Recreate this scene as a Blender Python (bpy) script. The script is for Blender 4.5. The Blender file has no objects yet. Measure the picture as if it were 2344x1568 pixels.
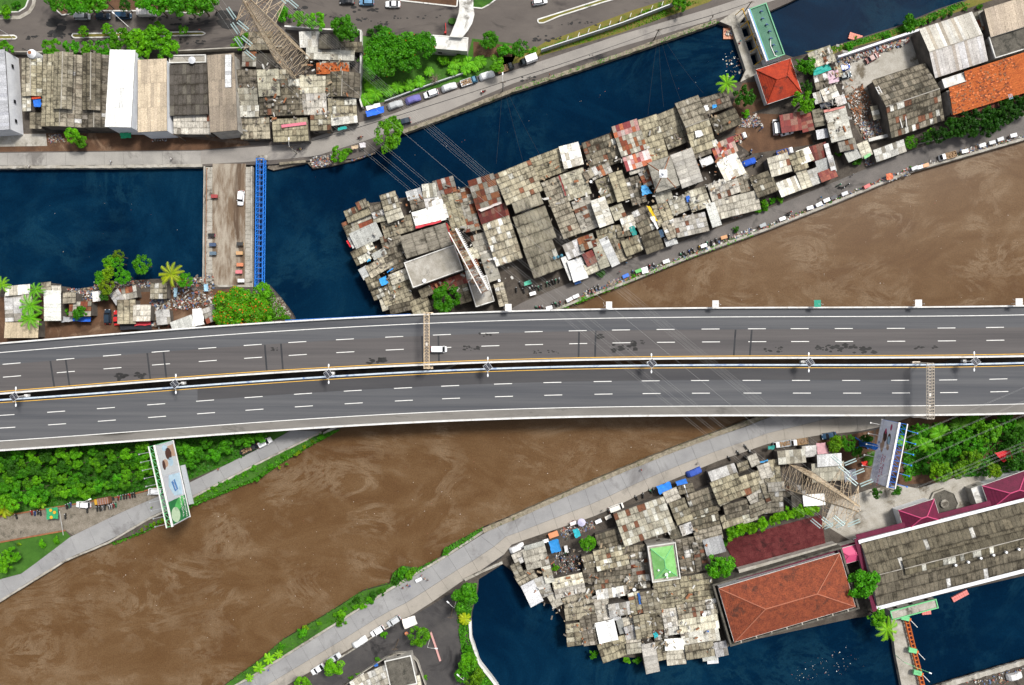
import bpy, bmesh, math, random
import numpy as np
from mathutils import Vector, Matrix
random.seed(7)
R = random.random
def U(a, b): return a + (b - a) * R()
SC = bpy.context.scene
COL = SC.collection
rad = math.radians

# ---------------------------------------------------------------- camera, sky, sun, exposure
HC = 230.0            # camera height above the ground (m)
FP = 1840.0           # focal length in pixels of a 2344 px wide picture
cam_d = bpy.data.cameras.new('camera'); cam = bpy.data.objects.new('camera', cam_d); COL.objects.link(cam)
cam.location = (0, 0, HC); cam.rotation_euler = (0, 0, 0)
cam_d.sensor_fit = 'HORIZONTAL'; cam_d.angle = 2 * math.atan(1172 / FP); cam_d.clip_start = 1; cam_d.clip_end = 3000
SC.camera = cam
SUN_EL = rad(59); SHDIR = Vector((-0.7, -0.714)).normalized()      # where shadows fall on the ground
w = bpy.data.worlds.new('World'); SC.world = w; w.use_nodes = True
nt = w.node_tree; bg = nt.nodes['Background']
sky = nt.nodes.new('ShaderNodeTexSky'); sky.sky_type = 'NISHITA'; sky.sun_disc = False
sky.sun_elevation = SUN_EL; sky.sun_rotation = math.atan2(-SHDIR.x, -SHDIR.y); sky.air_density = 1.0; sky.dust_density = 4.0; sky.ozone_density = 1.0
bw = nt.nodes.new('ShaderNodeRGBToBW'); mxs = nt.nodes.new('ShaderNodeMixRGB'); mxs.inputs[0].default_value = 0.72      # a hazy, nearly white sky
nt.links.new(sky.outputs[0], bw.inputs[0]); nt.links.new(sky.outputs[0], mxs.inputs[1]); nt.links.new(bw.outputs[0], mxs.inputs[2])
nt.links.new(mxs.outputs[0], bg.inputs[0]); bg.inputs[1].default_value = 0.12
sl = bpy.data.lights.new('sun', 'SUN'); sl.energy = 2.6; sl.angle = rad(10); sl.color = (1, 0.955, 0.88)
so = bpy.data.objects.new('sun', sl); COL.objects.link(so)
sd = Vector((SHDIR.x * math.cos(SUN_EL), SHDIR.y * math.cos(SUN_EL), -math.sin(SUN_EL)))
so.rotation_euler = sd.to_track_quat('-Z', 'Y').to_euler(); so.location = (90, 90, 260)
vs = SC.view_settings; vs.view_transform = 'Standard'; vs.look = 'None'; vs.exposure = 0.52; vs.gamma = 1; vs.use_curve_mapping = False
SC.cycles.use_denoising = True; SC.cycles.max_bounces = 5

# ---------------------------------------------------------------- picture -> place
def D(x, y, z=0.0):
    k = (HC - z) / FP
    return Vector(((x - 1172) * k, -(y - 784) * k, z))
TC = [0, 0, .25]
def tile(c, r, s=.25): TC[0], TC[1], TC[2] = c, r, s
def q(x, y): return (586 * TC[0] + TC[2] * x, 392 * TC[1] + TC[2] * y)
def T(x, y, z=0.0): return D(*q(x, y), z)

# ---------------------------------------------------------------- mesh builder
class MB:
    def __init__(s): s.v = []; s.f = []; s.m = []
    def poly(s, pts, mi=0):
        b = len(s.v); s.v += [tuple(p) for p in pts]; s.f.append(tuple(range(b, b + len(pts)))); s.m.append(mi)
    def box(s, c, d, mi=0, rz=0, M=None):
        ca, sa = math.cos(rz), math.sin(rz); b = len(s.v)
        for sz in (-.5, .5):
            for sx, sy in ((-.5, -.5), (.5, -.5), (.5, .5), (-.5, .5)):
                x, y = sx * d[0], sy * d[1]
                p = Vector((c[0] + x * ca - y * sa, c[1] + x * sa + y * ca, c[2] + sz * d[2]))
                s.v.append(tuple(M @ p if M else p))
        for f in ((0, 3, 2, 1), (4, 5, 6, 7), (0, 1, 5, 4), (1, 2, 6, 5), (2, 3, 7, 6), (3, 0, 4, 7)):
            s.f.append(tuple(b + i for i in f)); s.m.append(mi)
    def tube(s, pts, r, n=5, mi=0, cap=True):
        pts = [Vector(p) for p in pts]; rs = r if isinstance(r, (list, tuple)) else [r] * len(pts); b = len(s.v)
        for i, p in enumerate(pts):
            t = (pts[min(i + 1, len(pts) - 1)] - pts[max(i - 1, 0)]).normalized()
            a = t.cross(Vector((0, 0, 1)) if abs(t.z) < .9 else Vector((1, 0, 0))).normalized(); c = t.cross(a)
            for k in range(n):
                an = 2 * math.pi * k / n; s.v.append(tuple(p + (a * math.cos(an) + c * math.sin(an)) * rs[i]))
        for i in range(len(pts) - 1):
            for k in range(n):
                s.f.append((b + i * n + k, b + i * n + (k + 1) % n, b + (i + 1) * n + (k + 1) % n, b + (i + 1) * n + k)); s.m.append(mi)
        if cap:
            s.f.append(tuple(b + k for k in reversed(range(n)))); s.m.append(mi)
            s.f.append(tuple(b + (len(pts) - 1) * n + k for k in range(n))); s.m.append(mi)
    def loft(s, rings, mi=0, cap=True, closed=True):
        b = len(s.v); n = len(rings[0])
        for r in rings: s.v += [tuple(p) for p in r]
        for i in range(len(rings) - 1):
            for k in range(n if closed else n - 1):
                s.f.append((b + i * n + k, b + i * n + (k + 1) % n, b + (i + 1) * n + (k + 1) % n, b + (i + 1) * n + k)); s.m.append(mi)
        if cap:
            s.f.append(tuple(b + k for k in reversed(range(n)))); s.m.append(mi)
            s.f.append(tuple(b + (len(rings) - 1) * n + k for k in range(n))); s.m.append(mi)
    def cyl(s, c, r, h, n=12, mi=0, axis=2, r2=None):
        r2 = r if r2 is None else r2; rings = []
        for zz, rr in ((-h / 2, r), (h / 2, r2)):
            ring = []
            for k in range(n):
                a = 2 * math.pi * k / n; p = [rr * math.cos(a), rr * math.sin(a), zz]
                if axis == 0: p = [p[2], p[0], p[1]]
                if axis == 1: p = [p[1], p[2], p[0]]
                ring.append((c[0] + p[0], c[1] + p[1], c[2] + p[2]))
            rings.append(ring)
        s.loft(rings, mi)
    def mesh(s, name, mats, smooth=False):
        me = bpy.data.meshes.new(name); me.from_pydata(s.v, [], s.f)
        for m in (mats if isinstance(mats, (list, tuple)) else [mats]): me.materials.append(m)
        if any(s.m): me.polygons.foreach_set('material_index', s.m)
        if smooth: me.polygons.foreach_set('use_smooth', [True] * len(me.polygons))
        me.update(); return me
    def build(s, name, mats, parent=None, loc=(0, 0, 0), rz=0, smooth=False):
        return put(name, s.mesh(name, mats, smooth), parent, loc, rz)
def put(name, me, parent=None, loc=(0, 0, 0), rz=0, scale=None, color=None):
    o = bpy.data.objects.new(name, me); COL.objects.link(o); o.location = loc
    if rz: o.rotation_euler = (0, 0, rz)
    if scale is not None: o.scale = scale if isinstance(scale, (tuple, list)) else (scale,) * 3
    if color is not None: o.color = color if len(color) == 4 else (*color, 1)
    if parent is not None: o.parent = parent
    return o
def empty(name, loc, rz=0):
    o = bpy.data.objects.new(name, None); COL.objects.link(o); o.location = loc; o.rotation_euler = (0, 0, rz); o.empty_display_size = .5; return o
def tag(o, label, cat, group=None, kind=None):
    if label: o['label'] = label
    if cat: o['category'] = cat
    if group: o['group'] = group
    if kind: o['kind'] = kind
    return o
def struct(o): o['kind'] = 'structure'; return o
def stuff(o, label=None, cat=None):
    o['kind'] = 'stuff'
    if label: o['label'] = label
    if cat: o['category'] = cat
    return o
REG = {}
def reg(o, look, row, cat): REG.setdefault(row, []).append((o, look, cat)); return o
ORD = ['', 'first', 'second', 'third', 'fourth', 'fifth', 'sixth', 'seventh', 'eighth', 'ninth', 'tenth', 'eleventh', 'twelfth', 'thirteenth', 'fourteenth', 'fifteenth', 'sixteenth', 'seventeenth', 'eighteenth', 'nineteenth']
def ordw(n):
    if n < 20: return ORD[n]
    t = {2: 'twent', 3: 'thirt', 4: 'fort', 5: 'fift', 6: 'sixt', 7: 'sevent'}[n // 10]
    return t + 'ieth' if n % 10 == 0 else t + 'y-' + ORD[n % 10]
def copy_tree(o, parent=None):
    c = o.copy(); COL.objects.link(c); c.parent = parent
    for ch in list(o.children): copy_tree(ch, c)
    return c

# ---------------------------------------------------------------- materials
class NT:
    def __init__(s, name):
        s.mat = bpy.data.materials.new(name); s.mat.use_nodes = True; s.t = s.mat.node_tree; s.b = s.t.nodes['Principled BSDF']
    def n(s, typ, **kw):
        x = s.t.nodes.new('ShaderNode' + typ)
        for k, v in kw.items(): setattr(x, k, v)
        return x
    def l(s, a, b): s.t.links.new(a, b)
    def pos(s, scale=(1, 1, 1), src='pos', rz=0):
        if src == 'pos': o = s.n('NewGeometry').outputs['Position']
        else: o = s.n('TexCoord').outputs[src]
        m = s.n('Mapping'); m.inputs['Scale'].default_value = scale; m.inputs['Rotation'].default_value = (0, 0, rz); s.l(o, m.inputs['Vector']); return m.outputs[0]
    def noise(s, vec, scale, detail=5, rough=.6, dist=0):
        x = s.n('TexNoise'); x.inputs['Scale'].default_value = scale; x.inputs['Detail'].default_value = detail
        x.inputs['Roughness'].default_value = rough; x.inputs['Distortion'].default_value = dist
        if vec is not None: s.l(vec, x.inputs['Vector'])
        return x.outputs['Fac']
    def ramp(s, fac, stops):
        x = s.n('ValToRGB'); el = x.color_ramp.elements
        while len(el) < len(stops): el.new(.5)
        for e, (p, c) in zip(el, stops):
            e.position = p; e.color = (c, c, c, 1) if not isinstance(c, (tuple, list)) else (*c, 1)
        s.l(fac, x.inputs[0]); return x.outputs[0]
    def mix(s, fac, a, b, mode='MIX'):
        x = s.n('MixRGB', blend_type=mode)
        for i, v in enumerate((fac, a, b)):
            if isinstance(v, (int, float)): x.inputs[i].default_value = v if i == 0 else (v, v, v, 1)
            elif isinstance(v, (tuple, list)): x.inputs[i].default_value = (*v, 1)
            else: s.l(v, x.inputs[i])
        return x.outputs[0]
    def math(s, op, a, b=0):
        x = s.n('Math', operation=op)
        for i, v in enumerate((a, b)):
            if isinstance(v, (int, float)): x.inputs[i].default_value = v
            else: s.l(v, x.inputs[i])
        return x.outputs[0]
    def bump(s, h, strength=.3, dist=.05):
        x = s.n('Bump'); x.inputs['Strength'].default_value = strength; x.inputs['Distance'].default_value = dist; s.l(h, x.inputs['Height']); s.l(x.outputs[0], s.b.inputs['Normal'])
    def col(s, c):
        if isinstance(c, (tuple, list)): s.b.inputs['Base Color'].default_value = (*c, 1)
        else: s.l(c, s.b.inputs['Base Color'])
    def done(s, rough=.8, metal=0, spec=.3):
        s.b.inputs['Roughness'].default_value = rough; s.b.inputs['Metallic'].default_value = metal
        s.b.inputs['Specular IOR Level'].default_value = spec; return s.mat
M = {}
def pm(name, c1, c2, scale=.4, fine=6, rough=.85, fineamt=.35, c3=None, lo=.35, hi=.65, stretch=(1, 1, 1), rz=0, metal=0, spec=.25, bump=.2):
    """mottled surface: two colours in blotches plus fine grain"""
    k = NT(name); p = k.pos(stretch, rz=rz)
    base = k.mix(k.ramp(k.noise(p, scale, 6, .62), [(lo, 0), (hi, 1)]), c1, c2)
    if c3: base = k.mix(k.ramp(k.noise(p, scale * .45, 5, .7, .6), [(.55, 0), (.66, 1)]), base, c3)
    g = k.noise(k.pos(), fine, 3, .7)
    base = k.mix(1, base, k.ramp(g, [(.2, 1 - fineamt), (.8, 1 + fineamt * .6)]), 'MULTIPLY')
    k.col(base); k.bump(g, bump, .05); M[name] = k.done(rough, metal, spec); return M[name]
def om(name, rough=.6, metal=0, dirt=.25, scale=1.2, spec=.4):
    """painted surface coloured by each object's own colour, with light wear"""
    k = NT(name); oc = k.n('ObjectInfo').outputs['Color']
    d = k.ramp(k.noise(k.pos(), scale, 5, .7), [(.3, 1 - dirt), (.6, 1)])
    k.col(k.mix(1, oc, d, 'MULTIPLY')); M[name] = k.done(rough, metal, spec); return M[name]
def plain(name, c, rough=.6, metal=0, spec=.4, dirt=.18, scale=2.0):
    k = NT(name); d = k.ramp(k.noise(k.pos(), scale, 4, .7), [(.3, 1 - dirt), (.6, 1)])
    k.col(k.mix(1, c, d, 'MULTIPLY')); M[name] = k.done(rough, metal, spec); return M[name]
def sheet_mat(name, corr, rough=.8, metal=0, edge=.75, streak=5):
    """roof sheet: the object's colour, lichen and dirt (amount in the object's alpha) with grime along the laps"""
    k = NT(name); oi = k.n('ObjectInfo'); oc = oi.outputs['Color']; al = oi.outputs['Alpha']
    g = k.n('SeparateXYZ'); k.l(k.n('TexCoord').outputs['Generated'], g.inputs[0])
    gx = k.math('ABSOLUTE', k.math('SUBTRACT', g.outputs[0], .5)); gy = k.math('ABSOLUTE', k.math('SUBTRACT', g.outputs[1], .5))
    ex = k.math('POWER', k.math('MULTIPLY', gx, 2), 7); ey = k.math('POWER', k.math('MULTIPLY', gy, 2), 6)
    e = k.math('MULTIPLY', k.math('MAXIMUM', k.math('MULTIPLY', ex, .6), ey), edge)
    n1 = k.ramp(k.noise(k.pos(), .42, 7, .72), [(.42, 0), (.66, 1)])
    n2 = k.noise(k.pos((1, 1, 1)), 3.2, 4, .75)
    st = k.n('VectorMath', operation='MULTIPLY_ADD'); k.l(k.n('TexCoord').outputs['Object'], st.inputs[0]); st.inputs[1].default_value = (streak, .9, 1); k.l(oi.outputs['Random'], st.inputs[2])
    n3 = k.noise(st.outputs[0], 2.0, 4, .7)
    dd = k.math('ADD', k.math('MULTIPLY', n1, .75), k.math('MULTIPLY', k.ramp(n3, [(.4, 0), (.75, 1)]), .6))
    f = k.math('MINIMUM', k.math('MULTIPLY', k.math('ADD', dd, e), al), .93)
    c = k.mix(f, oc, (.03, .025, .017))
    c = k.mix(1, c, k.ramp(n2, [(.28, .55), (.72, 1.35)]), 'MULTIPLY')
    k.col(c); M[name] = k.done(rough, metal, .25); return M[name]

sheet_mat('asbestos', 1, .9, edge=.8); sheet_mat('sheet_metal', 0, .5, .15, .35, 8)
pm('asphalt', (.085, .074, .068), (.13, .114, .102), .12, 9, .9, .3, (.022, .02, .022), .3, .7, stretch=(.6, 1.3, 1))
pm('asphalt_dark', (.045, .043, .045), (.075, .07, .068), .2, 8, .8, .35, (.02, .019, .02))
pm('deck_asphalt', (.062, .066, .076), (.112, .114, .12), .5, 9, .85, .3, None, .3, .7, (.025, 1.2, 1), rad(2))
pm('deck_fast_lane', (.05, .05, .055), (.068, .067, .07), .3, 9, .85, .22, None, .3, .7, (.08, 1, 1), rad(2))
pm('deck_shoulder', (.2, .19, .175), (.14, .133, .125), .3, 8, .9, .3, (.05, .046, .04), .3, .7, (.25, 1, 1))
pm('expansion_strip', (.028, .03, .035), (.045, .046, .05), .5, 8, .8)
pm('oil_stain', (.016, .015, .015), (.03, .03, .03), .5, 8, .7)
pm('concrete_road', (.34, .325, .3), (.25, .24, .225), .2, 6, .9, .3, (.16, .15, .14), .3, .7)
pm('concrete_grey', (.24, .235, .23), (.33, .32, .305), .16, 6, .9, .3, (.15, .14, .135), .3, .7)
pm('concrete_old', (.42, .4, .36), (.27, .25, .21), .35, 5, .9, .35, (.09, .08, .065))
pm('concrete_white', (.7, .7, .68), (.5, .49, .46), .3, 5, .85, .2, (.2, .19, .17))
pm('slab_yard', (.42, .4, .36), (.3, .28, .24), .3, 4, .9, .35, (.13, .11, .08))
pm('barrier_white', (.7, .7, .69), (.56, .555, .545), .6, 5, .7, .12, (.5, .48, .45))
pm('barrier_blue', (.55, .62, .7), (.4, .48, .58), .6, 5, .7, .15, (.12, .2, .4))
pm('dirt', (.13, .07, .04), (.075, .042, .026), .25, 4, .95, .45, (.2, .13, .085))
pm('earth_shaded', (.06, .05, .042), (.1, .086, .072), .3, 3, .95, .5, (.03, .025, .022)); pm('wall_dark', (.16, .14, .12), (.1, .09, .08), .5, 4, .9, .4)  # ground and shack walls coloured darker to stand in for alley shade
pm('quay_stone', (.3, .265, .2), (.18, .155, .115), 1.2, 3, .95, .45, (.09, .1, .04))
pm('lawn', (.035, .105, .012), (.055, .15, .018), .3, 8, .95, .5, (.025, .07, .012))
pm('dry_grass', (.13, .14, .025), (.19, .15, .04), .4, 5, .95, .5, (.06, .11, .02))
pm('gravel', (.25, .22, .18), (.16, .14, .11), .5, 3, .95, .5, (.07, .065, .05))
pm('red_mulch', (.075, .012, .014), (.13, .03, .03), .6, 3, .95, .6, (.035, .01, .01))
pm('mossy_roof', (.07, .065, .055), (.13, .12, .1), .5, 4, .95, .45, (.03, .03, .025))
pm('wall_plaster', (.48, .46, .42), (.32, .3, .27), .5, 4, .9, .3, (.2, .17, .14))
pm('wall_white', (.74, .76, .79), (.62, .64, .68), .4, 4, .8, .15)
pm('clay_tile', (.5, .135, .035), (.38, .09, .025), .9, 4.5, .85, .75, (.12, .05, .03), spec=.2)
pm('brown_tile', (.27, .068, .03), (.17, .042, .022), .7, 3.2, .85, .75, (.1, .035, .022)); pm('brown_ridge', (.4, .15, .09), (.33, .12, .075), .5, 5)
pm('red_tile', (.42, .05, .018), (.3, .035, .016), .7, 5, .8, .5, (.12, .03, .02))
pm('magenta_tile', (.13, .009, .038), (.09, .007, .028), .7, 5, .6, .4)
pm('green_roof', (.2, .46, .15), (.15, .38, .11), .6, 5, .6, .25, (.26, .5, .22))
pm('pump_roof', (.055, .15, .1), (.1, .21, .15), .25, 6, .8, .3, (.03, .07, .045)); plain('pump_edge', (.12, .36, .2), .6)
pm('roof_void', (.05, .045, .04), (.025, .022, .02), .8, 5, .95, .4)
pm('rubble', (.22, .19, .15), (.1, .085, .07), 1.5, 3, .95, .6)
pm('rust_steel', (.58, .44, .28), (.72, .6, .44), .8, 5, .7, .3, (.34, .19, .1), metal=0)
pm('rust_dark', (.2, .075, .035), (.3, .13, .06), .8, 5, .8, .3)
plain('paint_white', (.82, .82, .8), .7, dirt=.2, scale=.8); plain('paint_yellow', (.72, .4, .04), .7, dirt=.2, scale=.8)
plain('steel_white', (.72, .71, .69), .5, .1); plain('steel_cream', (.62, .55, .46), .6, .1); plain('steel_grey', (.38, .4, .42), .5, .3)
plain('steel_blue', (.02, .19, .68), .5, .05); plain('steel_yellow', (.6, .34, .02), .6); plain('steel_green', (.15, .5, .22), .6); plain('steel_orange', (.55, .14, .03), .7)
plain('glass_dark', (.012, .014, .018), .12, spec=.6, dirt=.1); plain('rubber', (.018, .018, .018), .85); plain('chrome', (.5, .5, .5), .3, .8)
plain('insulator', (.42, .55, .55), .35); plain('cable_pale', (.4, .4, .39), .5, .2); plain('cable_dark', (.03, .03, .03), .7)
plain('solar_cell', (.035, .038, .05), .5, spec=.15); plain('lamp_white', (.8, .82, .85), .4); plain('banner_white', (.78, .79, .84), .6, dirt=.06)
plain('banner_red', (.5, .06, .16), .6, dirt=.05); plain('banner_purple', (.22, .16, .3), .6, dirt=.05); plain('skin_print', (.5, .33, .24), .6, dirt=.05)
plain('banner_green', (.02, .2, .06), .6, dirt=.3, scale=.5); plain('banner_sky', (.42, .62, .8), .6, dirt=.2, scale=.4); plain('hair_print', (.09, .04, .035), .6)
plain('banner_blue', (.05, .2, .5), .6, dirt=.1); plain('sign_green', (.02, .3, .2), .5); plain('headlight', (.75, .77, .8), .2); plain('taillight', (.5, .03, .03), .3)
plain('wood', (.24, .15, .085), .85, dirt=.4); plain('bark', (.12, .09, .065), .95, dirt=.4); plain('skin', (.3, .16, .1), .7); plain('hair', (.02, .017, .015), .8)
om('car_paint', .3, .0, .08, .8, .5); om('cloth', .9, 0, .18, 1.5, .1); om('tarp', .6, 0, .3, 1.2, .3); om('plastic', .5, 0, .2, 1.5)
for i, c in enumerate([(.55, .54, .51), (.14, .12, .1), (.3, .1, .07), (.1, .14, .24), (.3, .23, .15), (.3, .29, .27)]): plain('scrap_%d' % i, c, .8, dirt=.35, scale=3)
SCRAP = [M['scrap_%d' % i] for i in range(6)]
def leafm(name, c1, c2, tr=.25):
    k = NT(name); oc = k.n('ObjectInfo').outputs['Color']
    n = k.ramp(k.noise(k.pos(), .8, 4, .7), [(.3, 0), (.7, 1)])
    base = k.mix(n, c1, c2); base = k.mix(1, base, oc, 'MULTIPLY'); k.col(base)
    k.done(.55, 0, .25)
    t = k.n('BsdfTranslucent'); k.l(base, t.inputs[0]); mx = k.n('MixShader'); mx.inputs[0].default_value = tr
    k.l(k.b.outputs[0], mx.inputs[1]); k.l(t.outputs[0], mx.inputs[2]); k.l(mx.outputs[0], k.t.nodes['Material Output'].inputs[0]); M[name] = k.mat
leafm('leaf', (.018, .13, .002), (.1, .4, .004)); leafm('leaf_palm', (.07, .3, .006), (.17, .46, .01)); leafm('leaf_cover', (.022, .14, .003), (.085, .33, .005)); leafm('blossom', (.45, .09, .01), (.5, .16, .02))
def water(name, stops, sc, rough, rz, st, fil=None, spec=.1):
    """turbid water: drifting silt in swirls, thin pale filaments and a fine chop"""
    k = NT(name); p = k.pos(st, rz=rz)
    n = k.noise(p, sc, 8, .66, 2.2); n2 = k.noise(k.pos(), sc * .3, 4, .5, .5)
    m_ = k.math('ADD', k.math('MULTIPLY', n, .55), k.math('MULTIPLY', n2, .45)); c = k.ramp(m_, stops)
    if fil:
        f = k.math('ABSOLUTE', k.math('SUBTRACT', k.noise(p, sc * 1.2, 10, .74, .9), .5)); f = k.ramp(f, [(0, 1), (.06, 0)])
        f = k.math('MULTIPLY', k.math('MULTIPLY', f, k.ramp(k.noise(k.pos(), sc * .9, 5, .6), [(.45, 0), (.62, 1)])), fil[1]); c = k.mix(f, c, fil[0])
    g = k.noise(k.pos(), 2.6, 3, .85)
    c = k.mix(1, c, k.ramp(g, [(.25, .68), (.75, 1.32)]), 'MULTIPLY'); k.col(c)
    k.bump(k.noise(k.pos((1, 1, 1)), .9, 3, .6), .08, .05); M[name] = k.done(rough, 0, spec)
water('river_water', [(.34, (.082, .042, .018)), (.46, (.097, .053, .023)), (.56, (.115, .067, .032)), (.67, (.155, .103, .06))], .07, .3, rad(-28), (.55, 1, 1), ((.24, .18, .12), .42))
water('canal_water', [(.3, (.0008, .0065, .019)), (.48, (.001, .0105, .029)), (.58, (.0018, .017, .041)), (.72, (.005, .03, .06))], .03, .1, rad(-20), (1, 1, 1), ((.008, .038, .064), .5), .0012)  # the sky's reflection is put into the blue base colour, specular nearly off

k = NT('vinyl'); k.col((.82, .83, .88)); k.done(.6, 0, .2); t = k.n('BsdfTranslucent'); t.inputs[0].default_value = (.82, .83, .88, 1); mx = k.n('MixShader'); mx.inputs[0].default_value = .5
k.l(k.b.outputs[0], mx.inputs[1]); k.l(t.outputs[0], mx.inputs[2]); k.l(mx.outputs[0], k.t.nodes['Material Output'].inputs[0]); M['vinyl'] = k.mat
# ================================================================ THE SETTING
def area2(p): return sum(p[i - 1][0] * p[i][1] - p[i][0] * p[i - 1][1] for i in range(len(p)))
def flat(name, pts, z, mat, depth=0.0, parent=None, world=False):
    """a flat sheet (or a slab of the given depth) with the outline pts (picture px at that height)"""
    P = [Vector((p[0], p[1], z)) if world else D(p[0], p[1], z) for p in pts]
    if area2([(p.x, p.y) for p in P]) < 0: P.reverse()
    bm = bmesh.new(); vs_ = [bm.verts.new(p) for p in P]; f = bm.faces.new(vs_); f.normal_update()
    if depth:
        lo = [bm.verts.new((p.x, p.y, z - depth)) for p in P]
        for i in range(len(P)):
            j = (i + 1) % len(P); bm.faces.new((vs_[i], lo[i], lo[j], vs_[j]))
    bmesh.ops.triangulate(bm, faces=[f]); bm.normal_update()
    me = bpy.data.meshes.new(name); bm.to_mesh(me); bm.free(); me.materials.append(mat)
    return put(name, me, parent)
def q_(l): return [q(a, b) for a, b in l]
WZ = -1.6
b_ = MB(); b_.poly([(-420, -330, WZ), (420, -330, WZ), (420, 330, WZ), (-420, 330, WZ)]); struct(b_.build('canal_water', M['canal_water']))
b_ = MB(); b_.poly([(-420, -330, WZ - 3), (420, -330, WZ - 3), (420, 330, WZ - 3), (-420, 330, WZ - 3)]); struct(b_.build('canal_bed', M['earth_shaded']))
NB = [(2504, 262), (2344, 316), (2083, 391), (1908, 463), (1758, 522), (1582, 585), (1447, 640), (1322, 687), (1277, 706), (780, 980), (740, 1000), (650, 1052), (586, 1091), (437, 1154), (325, 1218), (250, 1243), (150, 1286), (62, 1336), (0, 1378), (-160, 1482)]
SB = [(440, 1640), (515, 1568), (586, 1518), (646, 1466), (761, 1398), (831, 1353), (893, 1336), (898, 1316), (918, 1298), (956, 1303), (1011, 1276), (1016, 1258), (1106, 1208), (1172, 1181), (1197, 1174), (1462, 1066), (1634, 996), (1722, 956), (1850, 905), (2100, 850), (2300, 785), (2504, 740)]
riv = [(x, y - 20) for x, y in NB] + [(-160, 1700)] + [(x, y + 20) for x, y in SB]
struct(flat('river_water', riv, WZ + .03, M['river_water']))
north = [(-160, 385), (300, 383), (465, 380), (622, 376), (693, 369), (811, 363), (851, 350), (928, 299), (1172, 210), (1642, 50), (1672, 60), (1716, 22), (1765, 24), (1803, 7), (1900, -40), (1900, -200), (-160, -200)]
struct(flat('north_ground', north, 0, M['asphalt'], 3.4))
mid = [(-160, 650), (0, 660), (60, 656), (165, 664), (215, 655), (250, 643), (362, 638), (465, 634), (470, 650), (580, 650), (613, 650), (640, 680), (668, 717), (673, 727), (690, 790), (760, 850), (900, 845), (930, 790), (885, 725), (880, 707), (856, 662), (826, 614), (810, 574), (803, 542), (806, 496), (840, 465), (871, 462), (906, 455), (931, 452), (970, 437), (1038, 417), (1045, 433), (1073, 425), (1128, 408), (1172, 388), (1282, 346), (1322, 335), (1399, 312), (1457, 282), (1547, 250), (1599, 224), (1660, 212), (1660, 200), (1674, 192), (1694, 187), (1707, 157), (1757, 136), (1795, 124), (1815, 131), (1850, 122), (1918, 102), (1940, 95), (2053, 60), (2148, 20), (2208, 0), (2300, -60), (2504, -130)] + NB
struct(flat('middle_ground', mid, 0, M['earth_shaded'], 3.4))
SC_EDGE = [(2504, 1278), (2344, 1318), (2016, 1392), (1985, 1412), (1959, 1414), (1672, 1476), (1655, 1490), (1639, 1498), (1534, 1508), (1472, 1505), (1394, 1505), (1367, 1478), (1316, 1470), (1301, 1430), (1287, 1415), (1268, 1384), (1234, 1378), (1203, 1340), (1178, 1312), (1151, 1291), (1096, 1326), (1094, 1351), (1081, 1401), (1076, 1451), (1096, 1516), (1136, 1568), (1155, 1600), (1200, 1700), (440, 1700)]
struct(flat('south_ground', SB + SC_EDGE, 0, M['earth_shaded'], 3.4))
struct(flat('corner_ground', [(2100, 1586), (2165, 1565), (2344, 1513), (2504, 1465), (2504, 1700), (2100, 1700)], 0.0, M['earth_shaded'], 3.4))
# ---- surfaces lying on the ground
def lay_on(name, pts, mat, z=.02): return struct(flat(name, pts, z, M[mat]))
lay_on('building_plot', [(-160, 122), (300, 122), (560, 120), (640, 70), (812, 92), (815, 320), (540, 326), (-160, 306)], 'earth_shaded')
lay_on('dirt_strip', [(-160, 306), (0, 306), (545, 303), (575, 332), (460, 343), (-160, 349)], 'dirt', .03)
lay_on('forecourt', [(-160, 308), (105, 306), (108, 334), (-160, 338)], 'concrete_old', .05)
tile(1, 0)
lay_on('park_lawn', q_([(975, 330), (1600, 340), (1640, 470), (1950, 470), (1980, 352), (2344, 396), (2420, 420), (2344, 580), (1900, 740), (1180, 930), (960, 985)]), 'lawn')
lay_on('flower_bed', q_([(1990, 380), (2344, 420), (2344, 520), (1990, 520)]), 'dirt', .03)
tile(2, 0)
lay_on('grass_verge', q_([(-120, 520), (240, 425), (300, 385), (700, 245), (1100, 95), (1440, -10), (2000, -190), (2080, -150), (1800, 20), (1000, 300), (300, 500), (-100, 620)]), 'dry_grass')
lay_on('yard_dirt', [(1675, 262), (1700, 258), (1790, 262), (1850, 296), (1862, 330), (1720, 352), (1690, 330)], 'dirt', .02)
lay_on('courtyard_dirt', [(1700, 190), (1742, 185), (1760, 245), (1690, 268), (1676, 240)], 'dirt', .018)
tile(3, 0)
lay_on('concrete_yard', q_([(600, 545), (1350, 300), (1480, 560), (960, 730), (1000, 790), (720, 880), (660, 700)]), 'slab_yard')
lay_on('rubble_yard', q_([(700, 850), (1000, 780), (1180, 1230), (880, 1300), (800, 1160)]), 'rubble', .018)
lay_on('upper_bank_grass', [(1842, 118), (1918, 104), (1940, 98), (2053, 64), (2148, 24), (2208, 4), (2300, -55), (2330, -20), (2125, 50), (2085, 72), (1920, 118), (1900, 128)], 'dry_grass')
lay_on('highway_side_dirt', [(-160, 690), (0, 680), (560, 660), (600, 740), (-160, 800)], 'dirt', .015)
lay_on('plantation_lawn', [(-160, 960), (700, 950), (620, 1020), (420, 1105), (300, 1132), (0, 1182), (-160, 1220)], 'lawn')
lay_on('gravel_parking', [(-160, 1222), (0, 1184), (300, 1134), (366, 1118), (366, 1158), (270, 1178), (168, 1226), (150, 1214), (0, 1240), (-160, 1290)], 'gravel', .025)
lay_on('roadside_garden', [(-160, 1292), (0, 1242), (150, 1216), (163, 1230), (50, 1312), (0, 1326), (-160, 1420)], 'lawn', .03)
lay_on('side_street', [(1030, 1360), (951, 1406), (890, 1437), (800, 1490), (690, 1562), (620, 1640), (1124, 1660), (1058, 1505), (1044, 1400)], 'asphalt_dark', .015)
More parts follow.
